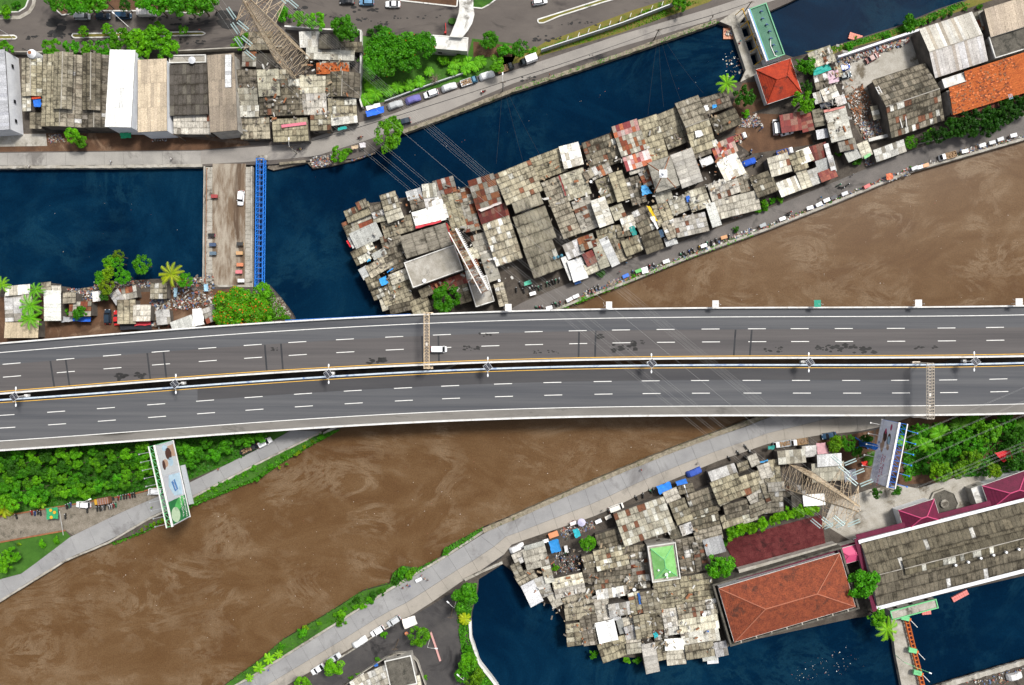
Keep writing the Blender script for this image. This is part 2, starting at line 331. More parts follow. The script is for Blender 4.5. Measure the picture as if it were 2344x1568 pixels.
lay_on('parking_slab', [(1905, 1150), (1990, 1120), (2060, 1110), (2100, 1118), (2344, 1050), (2504, 1000), (2504, 1120), (2344, 1160), (2040, 1235), (1960, 1245), (1885, 1200)], 'slab_yard')
lay_on('red_mulch_bed', [(1655, 1238), (1880, 1178), (1890, 1248), (1690, 1302)], 'red_mulch', .3)
lay_on('planted_bank', [(733, 990), (775, 983), (740, 1001), (650, 1053), (586, 1092), (437, 1155), (430, 1146), (586, 1066)], 'lawn', .03)
lay_on('grassy_bank', [(515, 1568), (586, 1518), (646, 1466), (761, 1398), (831, 1353), (893, 1336), (898, 1316), (918, 1298), (956, 1303), (1011, 1276), (1016, 1258), (1106, 1208), (1112, 1215), (1021, 1270), (961, 1306), (886, 1350), (773, 1422), (586, 1540), (538, 1568)], 'lawn', .03)
lay_on('tree_bed_soil', [(2010, 950), (2504, 945), (2504, 1080), (2060, 1110), (1990, 1100)], 'dirt', .016)
lay_on('shrub_bed_soil', [(1870, 1010), (2000, 985), (1995, 1110), (1900, 1095)], 'dirt', .017)

def ribbon(name, up, lo, z, mat, n=90, parent=None):
    """road sheet between two edge polylines (picture px), both followed by arc length"""
    a, b2 = resample(up, n), resample(lo, n); m = MB()
    for i in range(n - 1):
        m.poly([D(*a[i], z), D(*b2[i], z), D(*b2[i + 1], z), D(*a[i + 1], z)])
    return m.build(name, mat, parent)
def resample(pts, n):
    p = np.array(pts, float); d = np.r_[0, np.cumsum(np.hypot(*np.diff(p, axis=0).T))]; t = np.linspace(0, d[-1], n)
    return list(zip(np.interp(t, d, p[:, 0]), np.interp(t, d, p[:, 1])))
def lerp(a, b, t): return (a[0] + (b[0] - a[0]) * t, a[1] + (b[1] - a[1]) * t)
def slabs(name, up, lo, step, z, mat, parent, cuts=(0, 1), gap=.22, th=.12, jit=.0):
    """cast concrete slabs one by one, with open joints"""
    L = sum(math.dist(up[i], up[i + 1]) for i in range(len(up) - 1)); n = max(2, int(L / step)); a = resample(up, n + 1); fine = resample(lo, 900)
    b2 = [lo[0]] + [min(fine, key=lambda f: math.dist(f, p_)) for p_ in a[1:-1]] + [lo[-1]]
    for i in range(n):
        for c0, c1 in zip(cuts[:-1], cuts[1:]):
            e = gap / step; g = gap / 60
            A0, B0 = lerp(a[i], a[i + 1], e), lerp(b2[i], b2[i + 1], e); A1, B1 = lerp(a[i], a[i + 1], 1 - e), lerp(b2[i], b2[i + 1], 1 - e)
            pts = [lerp(A0, B0, c0 + g), lerp(A1, B1, c0 + g), lerp(A1, B1, c1 - g), lerp(A0, B0, c1 - g)]
            mm = mat if not isinstance(mat, (list, tuple)) else mat[cuts.index(c0)]
            o = flat(name, pts, z + U(0, jit), mm, th, parent)
N_UP = [(-160, 350), (0, 350), (200, 348), (460, 345), (560, 338), (640, 332), (711, 317), (823, 280), (896, 262), (1000, 222), (1172, 162), (1412, 82), (1632, 17), (1800, -38), (1900, -66)]
N_LO = [(-160, 380), (0, 379), (200, 378), (460, 376), (560, 371), (640, 365), (723, 357), (836, 322), (936, 286), (1020, 256), (1172, 192), (1422, 107), (1642, 42), (1800, -8), (1900, -36)]
pm('lane_asphalt', (.3, .28, .255), (.23, .215, .2), .15, 7, .9, .22, (.15, .14, .135), .3, .7)
pm('river_road', (.17, .155, .145), (.11, .102, .098), .15, 6, .9, .35, (.05, .047, .045), .3, .7)
pm('slab_grey', (.3, .3, .3), (.225, .225, .23), .15, 6, .9, .25, (.17, .165, .165), .3, .7)
pm('slab_tan', (.36, .33, .29), (.27, .25, .22), .15, 6, .9, .25, (.19, .175, .155), .3, .7)
rd = struct(ribbon('canal_road', N_UP[3:], N_LO[3:], .06, M['lane_asphalt']))
rd = struct(ribbon('canal_road_west', N_UP[:4], N_LO[:4], .035, M['asphalt_dark'], 10))
slabs('road_slab', N_UP[:4], N_LO[:4], 44, .16, M['concrete_road'], rd)
M_UP = [(2504, 215), (2344, 262), (2083, 345), (1908, 417), (1758, 478), (1582, 545), (1447, 592), (1322, 640), (1200, 690), (668, 984)]
M_LO = [(2504, 270), (2344, 322), (2083, 397), (1908, 469), (1758, 528), (1582, 591), (1447, 645), (1322, 692), (1272, 712), (733, 988)]
struct(ribbon('river_road', M_UP, M_LO, .05, M['river_road']))
W_UP = [(668, 984), (586, 1030), (425, 1109), (270, 1176), (162, 1228), (50, 1313), (0, 1326), (-160, 1420)]
W_LO = [(733, 988), (586, 1060), (430, 1141), (340, 1185), (250, 1238), (150, 1280), (0, 1373), (-160, 1476)]
rd = struct(ribbon('west_bank_road', W_UP, W_LO, .045, M['asphalt_dark'])); slabs('road_slab', W_UP, W_LO, 46, .15, M['slab_grey'], rd)
S_UP = [(540, 1572), (586, 1546), (773, 1428), (886, 1356), (961, 1311), (1021, 1276), (1131, 1206), (1172, 1193), (1252, 1156), (1422, 1081), (1547, 1031), (1709, 976), (1758, 956), (1870, 918), (2040, 870)]
S_LO = [(596, 1604), (623, 1588), (798, 1487), (886, 1432), (951, 1405), (1061, 1328), (1143, 1283), (1172, 1246), (1377, 1176), (1497, 1116), (1647, 1054), (1758, 1016), (1878, 996), (2003, 984), (2110, 946)]
rd = struct(ribbon('south_bank_road', S_UP, S_LO, .045, M['asphalt_dark'])); slabs('road_slab', S_UP, S_LO, 43, .15, (M['slab_grey'], M['slab_tan']), rd, (0, .58, 1))

def along(pts, z=0): return [D(*p, z) for p in pts]
def wall_strip(name, pts, width, h, mat, z0=0.0, parent=None, step=None, side=0, jit=0.0, cat=None, label=None):
    """a low wall or kerb that follows a polyline (picture px); side shifts it off the line"""
    P = [D(*p) for p in (resample(pts, max(2, int(sum(math.dist(pts[i], pts[i + 1]) for i in range(len(pts) - 1)) / (step or 12)))))]
    m = MB(); rings = []
    for i, p in enumerate(P):
        t = (P[min(i + 1, len(P) - 1)] - P[max(i - 1, 0)]); t.z = 0; t.normalize(); nn = Vector((-t.y, t.x, 0))
        j = U(-jit, jit); wd = width * (1 + U(-jit, jit)); c = p + nn * (side * width / 2 + j * .3)
        rings.append([(c - nn * wd / 2).to_3d() + Vector((0, 0, z0)), (c + nn * wd / 2) + Vector((0, 0, z0)), (c + nn * wd / 2) + Vector((0, 0, z0 + h + j)), (c - nn * wd / 2) + Vector((0, 0, z0 + h + j))])
    m.loft(rings); o = m.build(name, mat, parent)
    if label: tag(o, label, cat)
    return o
def quay(name, pts, label, width=.9, h=.5, mat='quay_stone', z0=-1.9):
    wall_strip(name, pts, width, h - z0, M[mat], z0, None, 9, 0, .12, 'wall', label)
quay('canal_quay_wall', [(-160, 384), (0, 383), (250, 382), (464, 379)], 'low concrete quay wall along the left dark canal', .8, .35, 'concrete_old')
quay('canal_quay_wall', [(640, 375), (700, 369)], 'short stone quay wall right of the blue truss', .7, .35)
quay('canal_quay_wall', [(922, 302), (1000, 274), (1172, 208), (1420, 126), (1640, 49)], 'long mossy stone wall along the northern canal road', 1.1, .4)
quay('river_wall', [(2504, 265), (2344, 318), (2083, 392), (1908, 464), (1758, 523), (1582, 586), (1447, 641), (1322, 688), (1277, 707), (1100, 803), (741, 992)], 'low concrete wall between the shanty road and the brown river', .7, .45, 'concrete_old')
quay('river_wall', [(736, 989), (586, 1063), (430, 1144), (340, 1188), (250, 1241), (150, 1283), (0, 1376), (-160, 1480)], 'pale edged wall between the lower left road and the river', .55, .4, 'concrete_old')
quay('river_wall', [(536, 1570), (586, 1542), (773, 1424), (886, 1352), (961, 1307), (1021, 1272), (1106, 1216)], 'thin concrete parapet along the lower river road', .6, .5, 'concrete_old')
quay('river_wall', [(1106, 1214), (1172, 1186), (1252, 1150), (1422, 1077), (1547, 1027), (1709, 968), (1770, 944)], 'mossy rubble stone wall along the southern river road', 1.3, .5)
quay('canal_wall', [(1064, 1326), (1100, 1308), (1150, 1286)], 'straight white wall at the bend of the southern canal', .7, .8, 'concrete_old')
quay('canal_wall', [(1150, 1600), (1137, 1568), (1097, 1516), (1078, 1460), (1076, 1420)], 'curved pale retaining wall of the southern canal', .7, .8, 'concrete_white')
tile(0, 0)
def kerb(pts, lab, mat='concrete_white', w=.35): wall_strip('kerb', pts, w, .16, M[mat], 0, None, 6, 0, 0, 'kerb', lab)
# traffic islands with their own kerbs
def island(name, pts, mat, h=.14):
    o = struct(flat(name, pts, h, M[mat], h + .02)); c = wall_strip('kerb', pts + [pts[0]], .35, .2, M['concrete_white'], 0, o, 5); return o
island('corner_garden', q_([(-300, -200), (250, -200), (262, 0), (235, 70), (170, 110), (-300, 120)]), 'lawn')
wall_strip('footpath', q_([(318, -80), (310, 40), (270, 110), (180, 160), (-100, 165)]), 1.0, .1, M['concrete_old'], 0, None, 6); bpy.context.scene.objects['footpath']['kind'] = 'structure'
island('road_median', q_([(670, 310), (1850, 292), (1882, 305), (1860, 322), (680, 348), (660, 330)]), 'dry_grass')
island('road_median_west', q_([(-200, 328), (140, 325), (160, 345), (140, 358), (-200, 360)]), 'dry_grass')
island('street_garden', q_([(440, -80), (480, 60), (570, 140), (800, 100), (1500, 100), (1830, 130), (1960, 60), (2030, -40), (2060, -200), (440, -200)]), 'dirt')
tile(2, 0); island('road_median_east', q_([(235, 180), (840, -10), (1100, -80), (1130, -60), (840, 20), (430, 150), (290, 210), (240, 212)]), 'dry_grass')
tile(1, 0); island('planted_verge', q_([(1320, 5), (1840, 62), (1850, -60), (1320, -60)]), 'dirt')
island('motorbike_island', q_([(1985, -40), (2240, -40), (2140, 40), (2070, 78), (1985, 70)]), 'lawn')
tile(0, 0); wall_strip('boundary_wall', q_([(150, 495), (1000, 500)]), .3, 2, M['concrete_old'], 0, None, 20, 0, 0, 'wall', 'long grey boundary wall behind the left warehouses')
wall_strip('boundary_wall', q_([(1500, 495), (2100, 462), (2600, 445)]), .3, 2, M['concrete_old'], 0, None, 20, 0, 0, 'wall', 'grey boundary wall behind the tan roofed warehouse')
tile(1, 0); wall_strip('boundary_wall', q_([(280, 265), (680, 295), (960, 300)]), .4, 2.2, M['concrete_white'], 0, None, 20, 0, 0, 'wall', 'white boundary wall behind the roofs beside the left pylon')
wall_strip('park_wall', q_([(972, 300), (972, 640), (955, 920), (985, 1000)]), .45, 2.2, M['concrete_white'], 0, None, 20, 0, 0, 'wall', 'white wall between the shanty roofs and the park')
wall_strip('park_fence', q_([(1185, 935), (1600, 780), (1900, 680)]), .3, 1.2, M['steel_grey'], 0, None, 20, 0, 0, 'fence', 'low grey fence along the palms of the park')
tile(2, 0); wall_strip('sheet_fence', q_([(265, 480), (1000, 235), (1480, 52)]), .25, 2.4, M['steel_grey'], 0, None, 20, 0, 0, 'fence', 'long pale metal sheet fence above the canal road')
for k, (x, y) in enumerate([(505, 375), (605, 345), (695, 308), (795, 270), (890, 238), (985, 200), (1075, 168), (1175, 130), (1270, 98), (1365, 62)]):
    m = MB(); m.box((0, 0, 1.2), (.15, 1.2, 2.4)); o = m.build('fence_stay', M['concrete_white'], None, T(x, y), rad(-20)); tag(o, 'small white stay behind the long metal sheet fence', 'fence stay', 'stays behind the metal sheet fence')
tile(3, 0); wall_strip('yard_wall', q_([(610, 545), (850, 465), (1100, 380), (1350, 300)]), .6, 2.4, M['wall_white'], 0, None, 20, 0, 0, 'wall', 'long white wall along the upper side of the concrete yard')
wall_strip('yard_wall', q_([(890, 1300), (1165, 1232)]), .9, 2.2, M['concrete_white'], 0, None, 20, 0, 0, 'wall', 'short thick white wall below the rubble yard')
wall_strip('yard_kerb', q_([(1060, 1420), (1300, 1335), (1700, 1245), (2000, 1170), (2344, 1060)]), .3, .2, M['concrete_old'], 0, None, 20, 0, 0, 'kerb', 'kerb under the dark roadside trees')
wall_strip('corner_wall', [(2100, 1590), (2165, 1566), (2344, 1514), (2504, 1466)], 1.4, .7, M['concrete_old'], -.1, None, 6, 0, .15, 'wall', 'notched pale wall at the bottom right corner')

# ---------------------------------------------------------------- the elevated highway
ZD = 9.0
def fitc(p, d=4): c = np.polyfit([a for a, b in p], [b for a, b in p], d); return lambda x: float(np.polyval(c, x))
yN = fitc([(0, 784), (200, 769), (586, 738), (761, 728), (961, 718), (1172, 712.5), (1447, 704), (1758, 702), (2058, 702), (2344, 698)])
yS = fitc([(0, 913), (250, 897), (586, 870.5), (836, 854), (1172, 842), (1472, 834), (1758, 833), (2133, 832.5), (2344, 828.5)])
XS = list(range(-180, 2530, 30))
def band(name, fn, o0, o1, x0, x1, z, mat, parent, n=None):
    m = MB(); n = n or max(1, int(abs(x1 - x0) / 30)); xs = [x0 + (x1 - x0) * i / n for i in range(n + 1)]
    for a, b in zip(xs[:-1], xs[1:]): m.poly([D(a, fn(a) + o0, z), D(a, fn(a) + o1, z), D(b, fn(b) + o1, z), D(b, fn(b) + o0, z)])
    return m.build(name, mat, parent)
def beam(name, fn, prof, mat, parent, xs=XS):
    """extrude a profile [(offset px, height m)] along the road"""
    m = MB(); m.loft([[D(x, fn(x) + o, ZD) + Vector((0, 0, z)) for o, z in prof] for x in xs]); return m.build(name, mat, parent)
N1 = [26, 149, 256, 367, 474, 578, 680, 789, 902, 1011, 1121, 1221, 1322, 1421, 1523, 1626, 1732, 1830, 1931, 2050, 2166, 2277]
S1 = [12, 128, 242, 357, 469, 580, 693, 807, 922, 1030, 1151, 1264, 1379, 1489, 1602, 1720, 1833, 1948, 2060, 2170, 2285]
def make_deck(name, fn, lines, dashes, outer, xd):
    hw = struct(beam(name, fn, [(.6, 0), (118.6, 0), (118.6, -.5), (96, -1.6), (24, -1.6), (.6, -.5)], M['deck_asphalt'], None)); hw.data.materials.append(M['concrete_old'])
    for p in hw.data.polygons:
        if p.normal.z < .9: p.material_index = 1
    for o0, mt in lines: band('edge_line', fn, o0 - .7, o0 + .7, -180, 2500, ZD + .016, M[mt], hw)
    for x in xd:
        for off, dx in dashes:
            band('lane_dash', fn, off - .7, off + .7, x + dx - 20, x + dx + 21, ZD + .016, M['paint_white'], hw, 2)
    return hw
hn = make_deck('highway_deck', yN, [(22.5, 'paint_white'), (112, 'paint_yellow')], [(50, 0), (79.5, 1)], 0, N1)
hs = make_deck('highway_deck_south', yS, [(8.3, 'paint_yellow'), (96, 'paint_white')], [(37.5, 0), (66.5, 2)], 1, S1)
for hw, fn in ((hn, yN), (hs, yS)):
    for o0, s, mt in ((0, 1, 'barrier_white'), (119, -1, 'barrier_white')):
        if hw is hs and s == 1: mt = 'barrier_blue'
        xs = list(range(-180, 2520, 90))
        for a, b in zip(xs[:-1], xs[1:]):
            beam('barrier', fn, [(o0, -.4), (o0 + 4.4 * s, -.4), (o0 + 4.4 * s, .25), (o0 + 3.5 * s, .9), (o0 + .3 * s, .9), (o0, .3)][::s], M[mt], hw, [a + .25, (a + b) / 2, b - .25])
band('slow_lane_asphalt', yN, 51, 111, -180, 2500, ZD + .008, pm('deck_brown', (.072, .068, .07), (.115, .107, .106), .5, 9, .85, .3, None, .3, .7, (.025, 1.2, 1), rad(2)), hn); band('fast_lane_asphalt', yS, 9.4, 36.5, 452, 2084, ZD + .008, M['deck_fast_lane'], hs)
band('shoulder', yS, 97.2, 114, -180, 2500, ZD + .008, M['deck_shoulder'], hs); band('shoulder', yN, 5, 21, -180, 2500, ZD + .008, M['deck_shoulder'], hn)
bpy.data.objects['shoulder.001'].data.materials[0] = M['deck_asphalt']
for x in (119, 154, 340, 377, 608, 645, 967, 1004, 1325, 1363, 1682, 1719):
    m = MB(); tl = -(x - 1172) * .012
    m.poly([D(x - 2 - tl * .3, yN(x) + 51.5, ZD + .02), D(x - 2 + tl * .4, yN(x) + 111, ZD + .02), D(x + 2 + tl * .4, yN(x) + 111, ZD + .02), D(x + 2 - tl * .3, yN(x) + 51.5, ZD + .02)])
    m.build('expansion_strip', M['expansion_strip'], hn)
def blot(x, y, rx, ry, n=14, z=ZD + .012, mat='oil_stain', parent=None, name='oil_stain'):
    m = MB()
    for k in range(n):
        cx, cy = x + U(-rx, rx), y + U(-ry, ry) ; r = U(.15, .5) * ry * 1.1
        m.poly([D(cx + r * U(1.0, 2.6) * math.cos(a), cy + r * U(.7, 1.2) * math.sin(a), z + k * .0004) for a in [j * math.pi / 4 for j in range(8)]])
    return m.build(name, M[mat], parent)
for x, y, rx, ry in [(1930, 797, 40, 9), (1975, 800, 30, 8), (1880, 797, 14, 5), (1430, 796, 30, 8), (1372, 770, 8, 5), (1460, 783, 16, 4), (860, 826, 25, 6), (876, 824, 10, 5), (1080, 797, 18, 5), (1110, 766, 14, 4), (276, 862, 14, 7), (322, 860, 14, 6), (1250, 805, 30, 4), (2120, 795, 28, 4), (1770, 800, 20, 5), (627, 799, 8, 3)]:
    blot(x, y, rx, ry, parent=hn)
for x in (60, 330, 560, 800, 1100, 1330, 1600, 1840, 2080, 2300):     # pier pairs under both decks
    for fn, hw in ((yN, hn), (yS, hs)):
        m = MB(); c = D(x, fn(x) + 60, ZD); m.box((c.x, c.y, (ZD - 1.6 - 3.5) / 2), (1.6, 2.4, ZD - 1.6 + 3.5)); m.box((c.x, c.y, ZD - 2.1), (1.8, 8, 1.05)); m.build('pier', M['concrete_old'], hw)

# ---------------------------------------------------------------- road bridge, blue truss and sluice
tile(0, 1)
br = struct(flat('canal_bridge', q_([(1880, -40), (2318, -40), (2318, 1060), (1868, 1060)]), .12, M['concrete_old'], 1.0))
flat('roadway', q_([(1946, -70), (2252, -70), (2240, 1040), (1940, 1040)]), .14, pm('bridge_road', (.33, .29, .235), (.15, .105, .07), .3, 6, .9, .35, (.09, .06, .04), .42, .58, (1.4, .3, 1)), 0, br)
wall_strip('parapet', q_([(1882, -40), (1870, 1040)]), .35, .9, M['concrete_old'], .1, br, 10); wall_strip('parapet', q_([(2312, -40), (2308, 1010)]), .4, .8, M['concrete_old'], .1, br, 10)
m = MB(); a_, b2_ = T(1893, -30, 1.2), T(1880, 1030, 1.2); m.tube([a_, b2_], .09, 6)
for i in range(12): p = a_.lerp(b2_, i / 11); m.tube([p, p - Vector((0, 0, 1.1))], .06, 5)
m.build('rail', M['rust_dark'], br)
for (x0, x1) in ((1896, 1944), (2250, 2305)):
    for i in range(26):
        y0 = -20 + i * 40; flat('paving_block', q_([(x0, y0), (x1, y0), (x1 - 2, y0 + 38), (x0 - 2, y0 + 38)]), .3 + U(0, .03), M['concrete_old'], .2, br)
def truss_ladder(name, A, B, w_, h_, n, r, mat, parent=None, xb=False):
    """box truss from A to B: four chords, rungs, posts and diagonals"""
    m = MB(); t = (B - A).normalized(); s = Vector((0, 0, 1)).cross(t).normalized() * (w_ / 2); up = Vector((0, 0, h_)); L = (B - A).length
    for sg in (-1, 1):
        for u_ in (0, 1): m.tube([A + s * sg + up * u_, B + s * sg + up * u_], r, 4)
    for i in range(n + 1):
        p = A + t * (L * i / n)
        m.tube([p - s + up, p + s + up], r * .8, 4); m.tube([p - s, p + s], r * .8, 4)
        for sg in (-1, 1): m.tube([p + s * sg, p + s * sg + up], r * .8, 4)
        if i < n:
            p2 = A + t * (L * (i + 1) / n)
            for sg in (-1, 1): m.tube([p + s * sg, p2 + s * sg + up], r * .6, 4)
            if xb: m.tube([p - s + up, p2 + s + up], r * .6, 4); m.tube([p + s, p2 - s], r * .6, 4)
    return m.build(name, mat, parent)
e = empty('pipe_bridge', D(600, 510)); tag(e, 'bright blue steel truss footbridge beside the road bridge', 'truss bridge')
def local(o): o.matrix_parent_inverse = o.parent.matrix_basis.inverted(); return o

A, B = D(600, 366, .4), D(596.5, 664, .4)
local(truss_ladder('truss', A, B, 2.1, 1.9, 24, .14, M['steel_blue'], e, False))
m = MB()
for sx in (-.45, .45): m.tube([A + Vector((sx, 0, .5)), B + Vector((sx, 0, .5))], .28, 8)
local(m.build('pipe', plain('pipe_navy', (.015, .06, .22), .5), e))
for P_ in ((A.x, A.y + .6, -.6), (B.x, B.y - .4, -.6)): m = MB(); m.box(P_, (3.2, 1.5, 2.4)); local(m.build('abutment', M['concrete_old'], e))
e = empty('pipe_truss', D(800, 724, 6)); tag(e, 'thin blue truss along the upper edge of the highway', 'pipe truss')
local(truss_ladder('truss', D(655, 736, 6), D(940, 722, 6), .7, .6, 34, .09, M['steel_blue'], e, False))
tile(2, 0)
sl_ = struct(flat('sluice_walkway', q_([(1900, 195), (2010, 240), (2140, 640), (2215, 610), (2085, 215), (2180, 80), (2060, 90)]), .3, M['concrete_old'], 3))
flat('beam', q_([(2150, 195), (2212, 180), (2345, 572), (2275, 595)]), .35, M['concrete_old'], 3, sl_)
flat('landing', q_([(2140, 640), (2215, 605), (2344, 570), (2360, 620), (2090, 752)]), .28, M['concrete_old'], 3, sl_)
for pts in ([(2078, 215), (2160, 195), (2172, 235), (2092, 258)], [(2112, 345), (2195, 318), (2206, 352), (2124, 378)], [(2158, 470), (2236, 442), (2248, 476), (2168, 502)], [(2205, 598), (2280, 575), (2288, 600), (2215, 622)]):
    flat('pier', q_(pts), .5, M['concrete_old'], 3, sl_)
tile(2, 0)
e = empty('gate_hoist_frame', T(2200, 330)); tag(e, 'yellow hoist rail on posts over the sluice gates', 'hoist frame')
m = MB(); A, B = T(2112, 80, 3.2), T(2290, 545, 3.2); m.tube([A, B], .16, 5)
for i in range(5):
    p = A.lerp(B, i / 4); m.tube([p, p + Vector((-1.2, -.6, -2.8))], .12, 5); m.tube([p + Vector((-.5, -.2, 0)), p + Vector((.5, .2, 0))], .1, 5)
local(m.build('frame', M['steel_yellow'], e))

# wet patches on the upper road
tile(0, 0)
for x, y, rx, ry in [(530, 250, 70, 60), (500, 320, 60, 30), (300, 340, 60, 20), (620, 330, 60, 25), (1560, 170, 200, 22), (1700, 200, 200, 30), (1750, 380, 130, 20), (870, 370, 120, 22), (2080, 180, 60, 70), (1480, 370, 60, 25), (250, 460, 120, 14)]:
    blot(*q(x, y), rx * .25, ry * .25, 12, .022, 'oil_stain', bpy.data.objects['north_ground'], 'wet_patch')
tile(1, 0)
for x, y, rx, ry in [(430, 80, 80, 25), (700, 150, 100, 16), (980, 90, 150, 30), (980, 180, 90, 18), (1450, 155, 250, 16), (1160, 210, 60, 18)]: blot(*q(x, y), rx * .25, ry * .25, 12, .022, 'oil_stain', bpy.data.objects['north_ground'], 'wet_patch')
tile(2, 0)
for x, y, rx, ry in [(330, 350, 130, 26), (700, 215, 260, 18), (150, 720, 60, 20), (770, 520, 60, 20)]: blot(*q(x, y), rx * .25, ry * .25, 12, .075, 'oil_stain', bpy.data.objects['north_ground'], 'wet_patch')

m = MB(); m.poly([D(2131, yS(2131) + 12, ZD + .02), D(2131, yS(2131) + 112, ZD + .02), D(2138, yS(2138) + 112, ZD + .02), D(2138, yS(2138) + 12, ZD + .02)]); m.build('expansion_strip', M['expansion_strip'], hs)

# ================================================================ BUILDERS
def make_sheet(n, amp, name, mat, prof='wave'):
    m = MB(); N = n * 2 if prof == 'wave' else n * 4; xs, zs = [], []
    for i in range(N + 1):
        x = -.5 + i / N; xs.append(x); zs.append(amp * (1 if (i % 2 if prof == 'wave' else i % 4 in (1, 2)) else 0))
    for x, z in zip(xs, zs): m.v += [(x, -.5, z), (x, .5, z)]
    for i in range(N): m.f.append((2 * i, 2 * i + 2, 2 * i + 3, 2 * i + 1)); m.m.append(0)
    return m.mesh(name, M[mat])
SH = {'a': make_sheet(6, .035, 'sheet', 'asbestos'), 'm': make_sheet(3, .04, 'panel', 'sheet_metal', 'trap'), 'k': make_sheet(8, .06, 'sheet', 'asbestos')}
#  kind: sheet mesh, across, along, colour choices, dirt, look
KIND = {
 'a0': ('a', 1.15, 1.9, [(.62, .585, .5)] * 5 + [(.72, .69, .62), (.44, .4, .33)], .6, 'pale grey sheet-roofed'),
 'a1': ('a', 1.15, 1.9, [(.45, .405, .31)] * 6 + [(.6, .56, .46), (.28, .24, .18)], .85, 'brown-grey sheet-roofed'),
 'a2': ('a', 1.15, 1.9, [(.25, .22, .17)] * 5 + [(.4, .36, .3), (.13, .12, .095)], 1.0, 'dark stained sheet-roofed'),
 'w': ('m', 1.2, 6, [(.76, .77, .79)] * 4 + [(.68, .69, .72)], .2, 'white metal-roofed'),
 'wd': ('m', 1.1, 2.2, [(.74, .73, .71)] * 4 + [(.58, .55, .5), (.4, .37, .32)], .55, 'patched dirty-white-roofed'),
 'z': ('m', 1.0, 4, [(.5, .51, .52)] * 3 + [(.43, .44, .46)], .25, 'light grey metal-roofed'),
 'm': ('m', .9, 7, [(.42, .35, .265), (.39, .325, .25)], .25, 'tan metal-roofed'),
 'y': ('m', .9, 9, [(.42, .4, .37), (.5, .48, .45), (.62, .61, .6), (.36, .32, .27)], .35, 'striped grey metal-roofed'),
 'r': ('m', .95, 1.9, [(.2, .035, .03), (.16, .03, .028), (.26, .07, .05), (.24, .12, .09)], .3, 'rust-red metal-roofed'),
 'p': ('m', 1.0, 1.5, [(.5, .27, .26), (.24, .045, .05), (.6, .5, .48), (.45, .13, .06), (.42, .33, .28)], .3, 'pink and rust patchwork-roofed'),
 'rx': ('a', 1.1, 1.7, [(.3, .28, .24), (.36, .34, .31), (.22, .06, .035), (.3, .12, .06), (.5, .48, .45)], .5, 'grey and rust patchwork-roofed'),
 'k': ('k', 1.2, 3.2, [(.36, .33, .27), (.31, .285, .23)], .7, 'coarsely corrugated grey-roofed'),
 'kb': ('k', 1.2, 3.2, [(.24, .21, .15), (.2, .176, .128), (.22, .195, .142)], .8, 'brown corrugated-roofed'),
 'kd': ('k', 1.2, 3.2, [(.13, .12, .1), (.1, .09, .08)], .7, 'black corrugated-roofed'),
 'kw': ('k', 1.2, 3.2, [(.55, .53, .48), (.48, .46, .41)], .35, 'pale corrugated-roofed'),
}
def lay_sheets(roof, o, u, v, Lu, Lv, kind, skip=0.0, rng=None):
    """lay single sheets over one roof slope: o = corner, u along the ridge, v down the slope (local, unit)"""
    mk, sw, sh, cols, dirt, _ = KIND[kind]; me = SH[mk]
    if mk == 'a': sw, sh = sw * U(.85, 1.08), sh * U(.78, 1.05)
    nu = max(1, round(Lu / sw)); nv = max(1, round(Lv / sh)); du, dv = Lu / nu, Lv / nv
    nrm = u.cross(v)
    if nrm.z < 0: nrm = -nrm
    base = random.choice(cols[:3]); tone = U(.68, 1.2); pw = .2 if R() < .22 else .012; pr = .12 if R() < .12 else .006; warm = U(.9, 1.04)
    for i in range(nu):
        strip = random.choice(cols)
        for j in range(nv):
            if R() < skip: continue
            c = random.choice(cols) if kind in ('p', 'r', 'rx', 'wd') or R() < .45 else (strip if kind == 'y' else base)
            if kind == 'y': c = strip
            rr = R()
            if kind in ('a0', 'a1', 'a2', 'k', 'kb'):
                if rr < pw: c = (.78, .77, .73)
                elif rr < pw + pr and kind[0] == 'a': c = (.24, .1, .06)
            f = tone * U(.84, 1.16)
            vv = (v - nrm * (.035 / dv)).normalized(); n2 = u.cross(vv); n2 = n2 if n2.z > 0 else -n2
            yy = n2.cross(u); an = U(-.012, .012)
            u2 = u * math.cos(an) + yy * math.sin(an); y2 = n2.cross(u2)
            p = o + u * (du * (i + .5)) + v * (dv * (j + .5)) + nrm * (.05 + .01 * R() + (i % 2) * .012)
            ob = bpy.data.objects.new('sheet' if mk != 'm' else 'panel', me); COL.objects.link(ob); ob.parent = roof
            ob.color = (c[0] * f, c[1] * f, c[2] * f * warm, dirt * U(.6, 1.3))
            ob.matrix_basis = Matrix(((u2.x * du * .985, y2.x * dv * 1.0, n2.x, p.x), (u2.y * du * .985, y2.y * dv, n2.y, p.y), (u2.z * du * .985, y2.z * dv, n2.z, p.z), (0, 0, 0, 1)))
def roof_shape(L, W, h, pitch, gable, flip):
    """corner heights as a function z(x, y) of a shed or gabled roof, plus its slopes"""
    if gable: return lambda x, y: h + pitch * (W / 2 - abs(y))
    s = -1 if flip else 1
    return lambda x, y: h + pitch * (W / 2 + s * y)
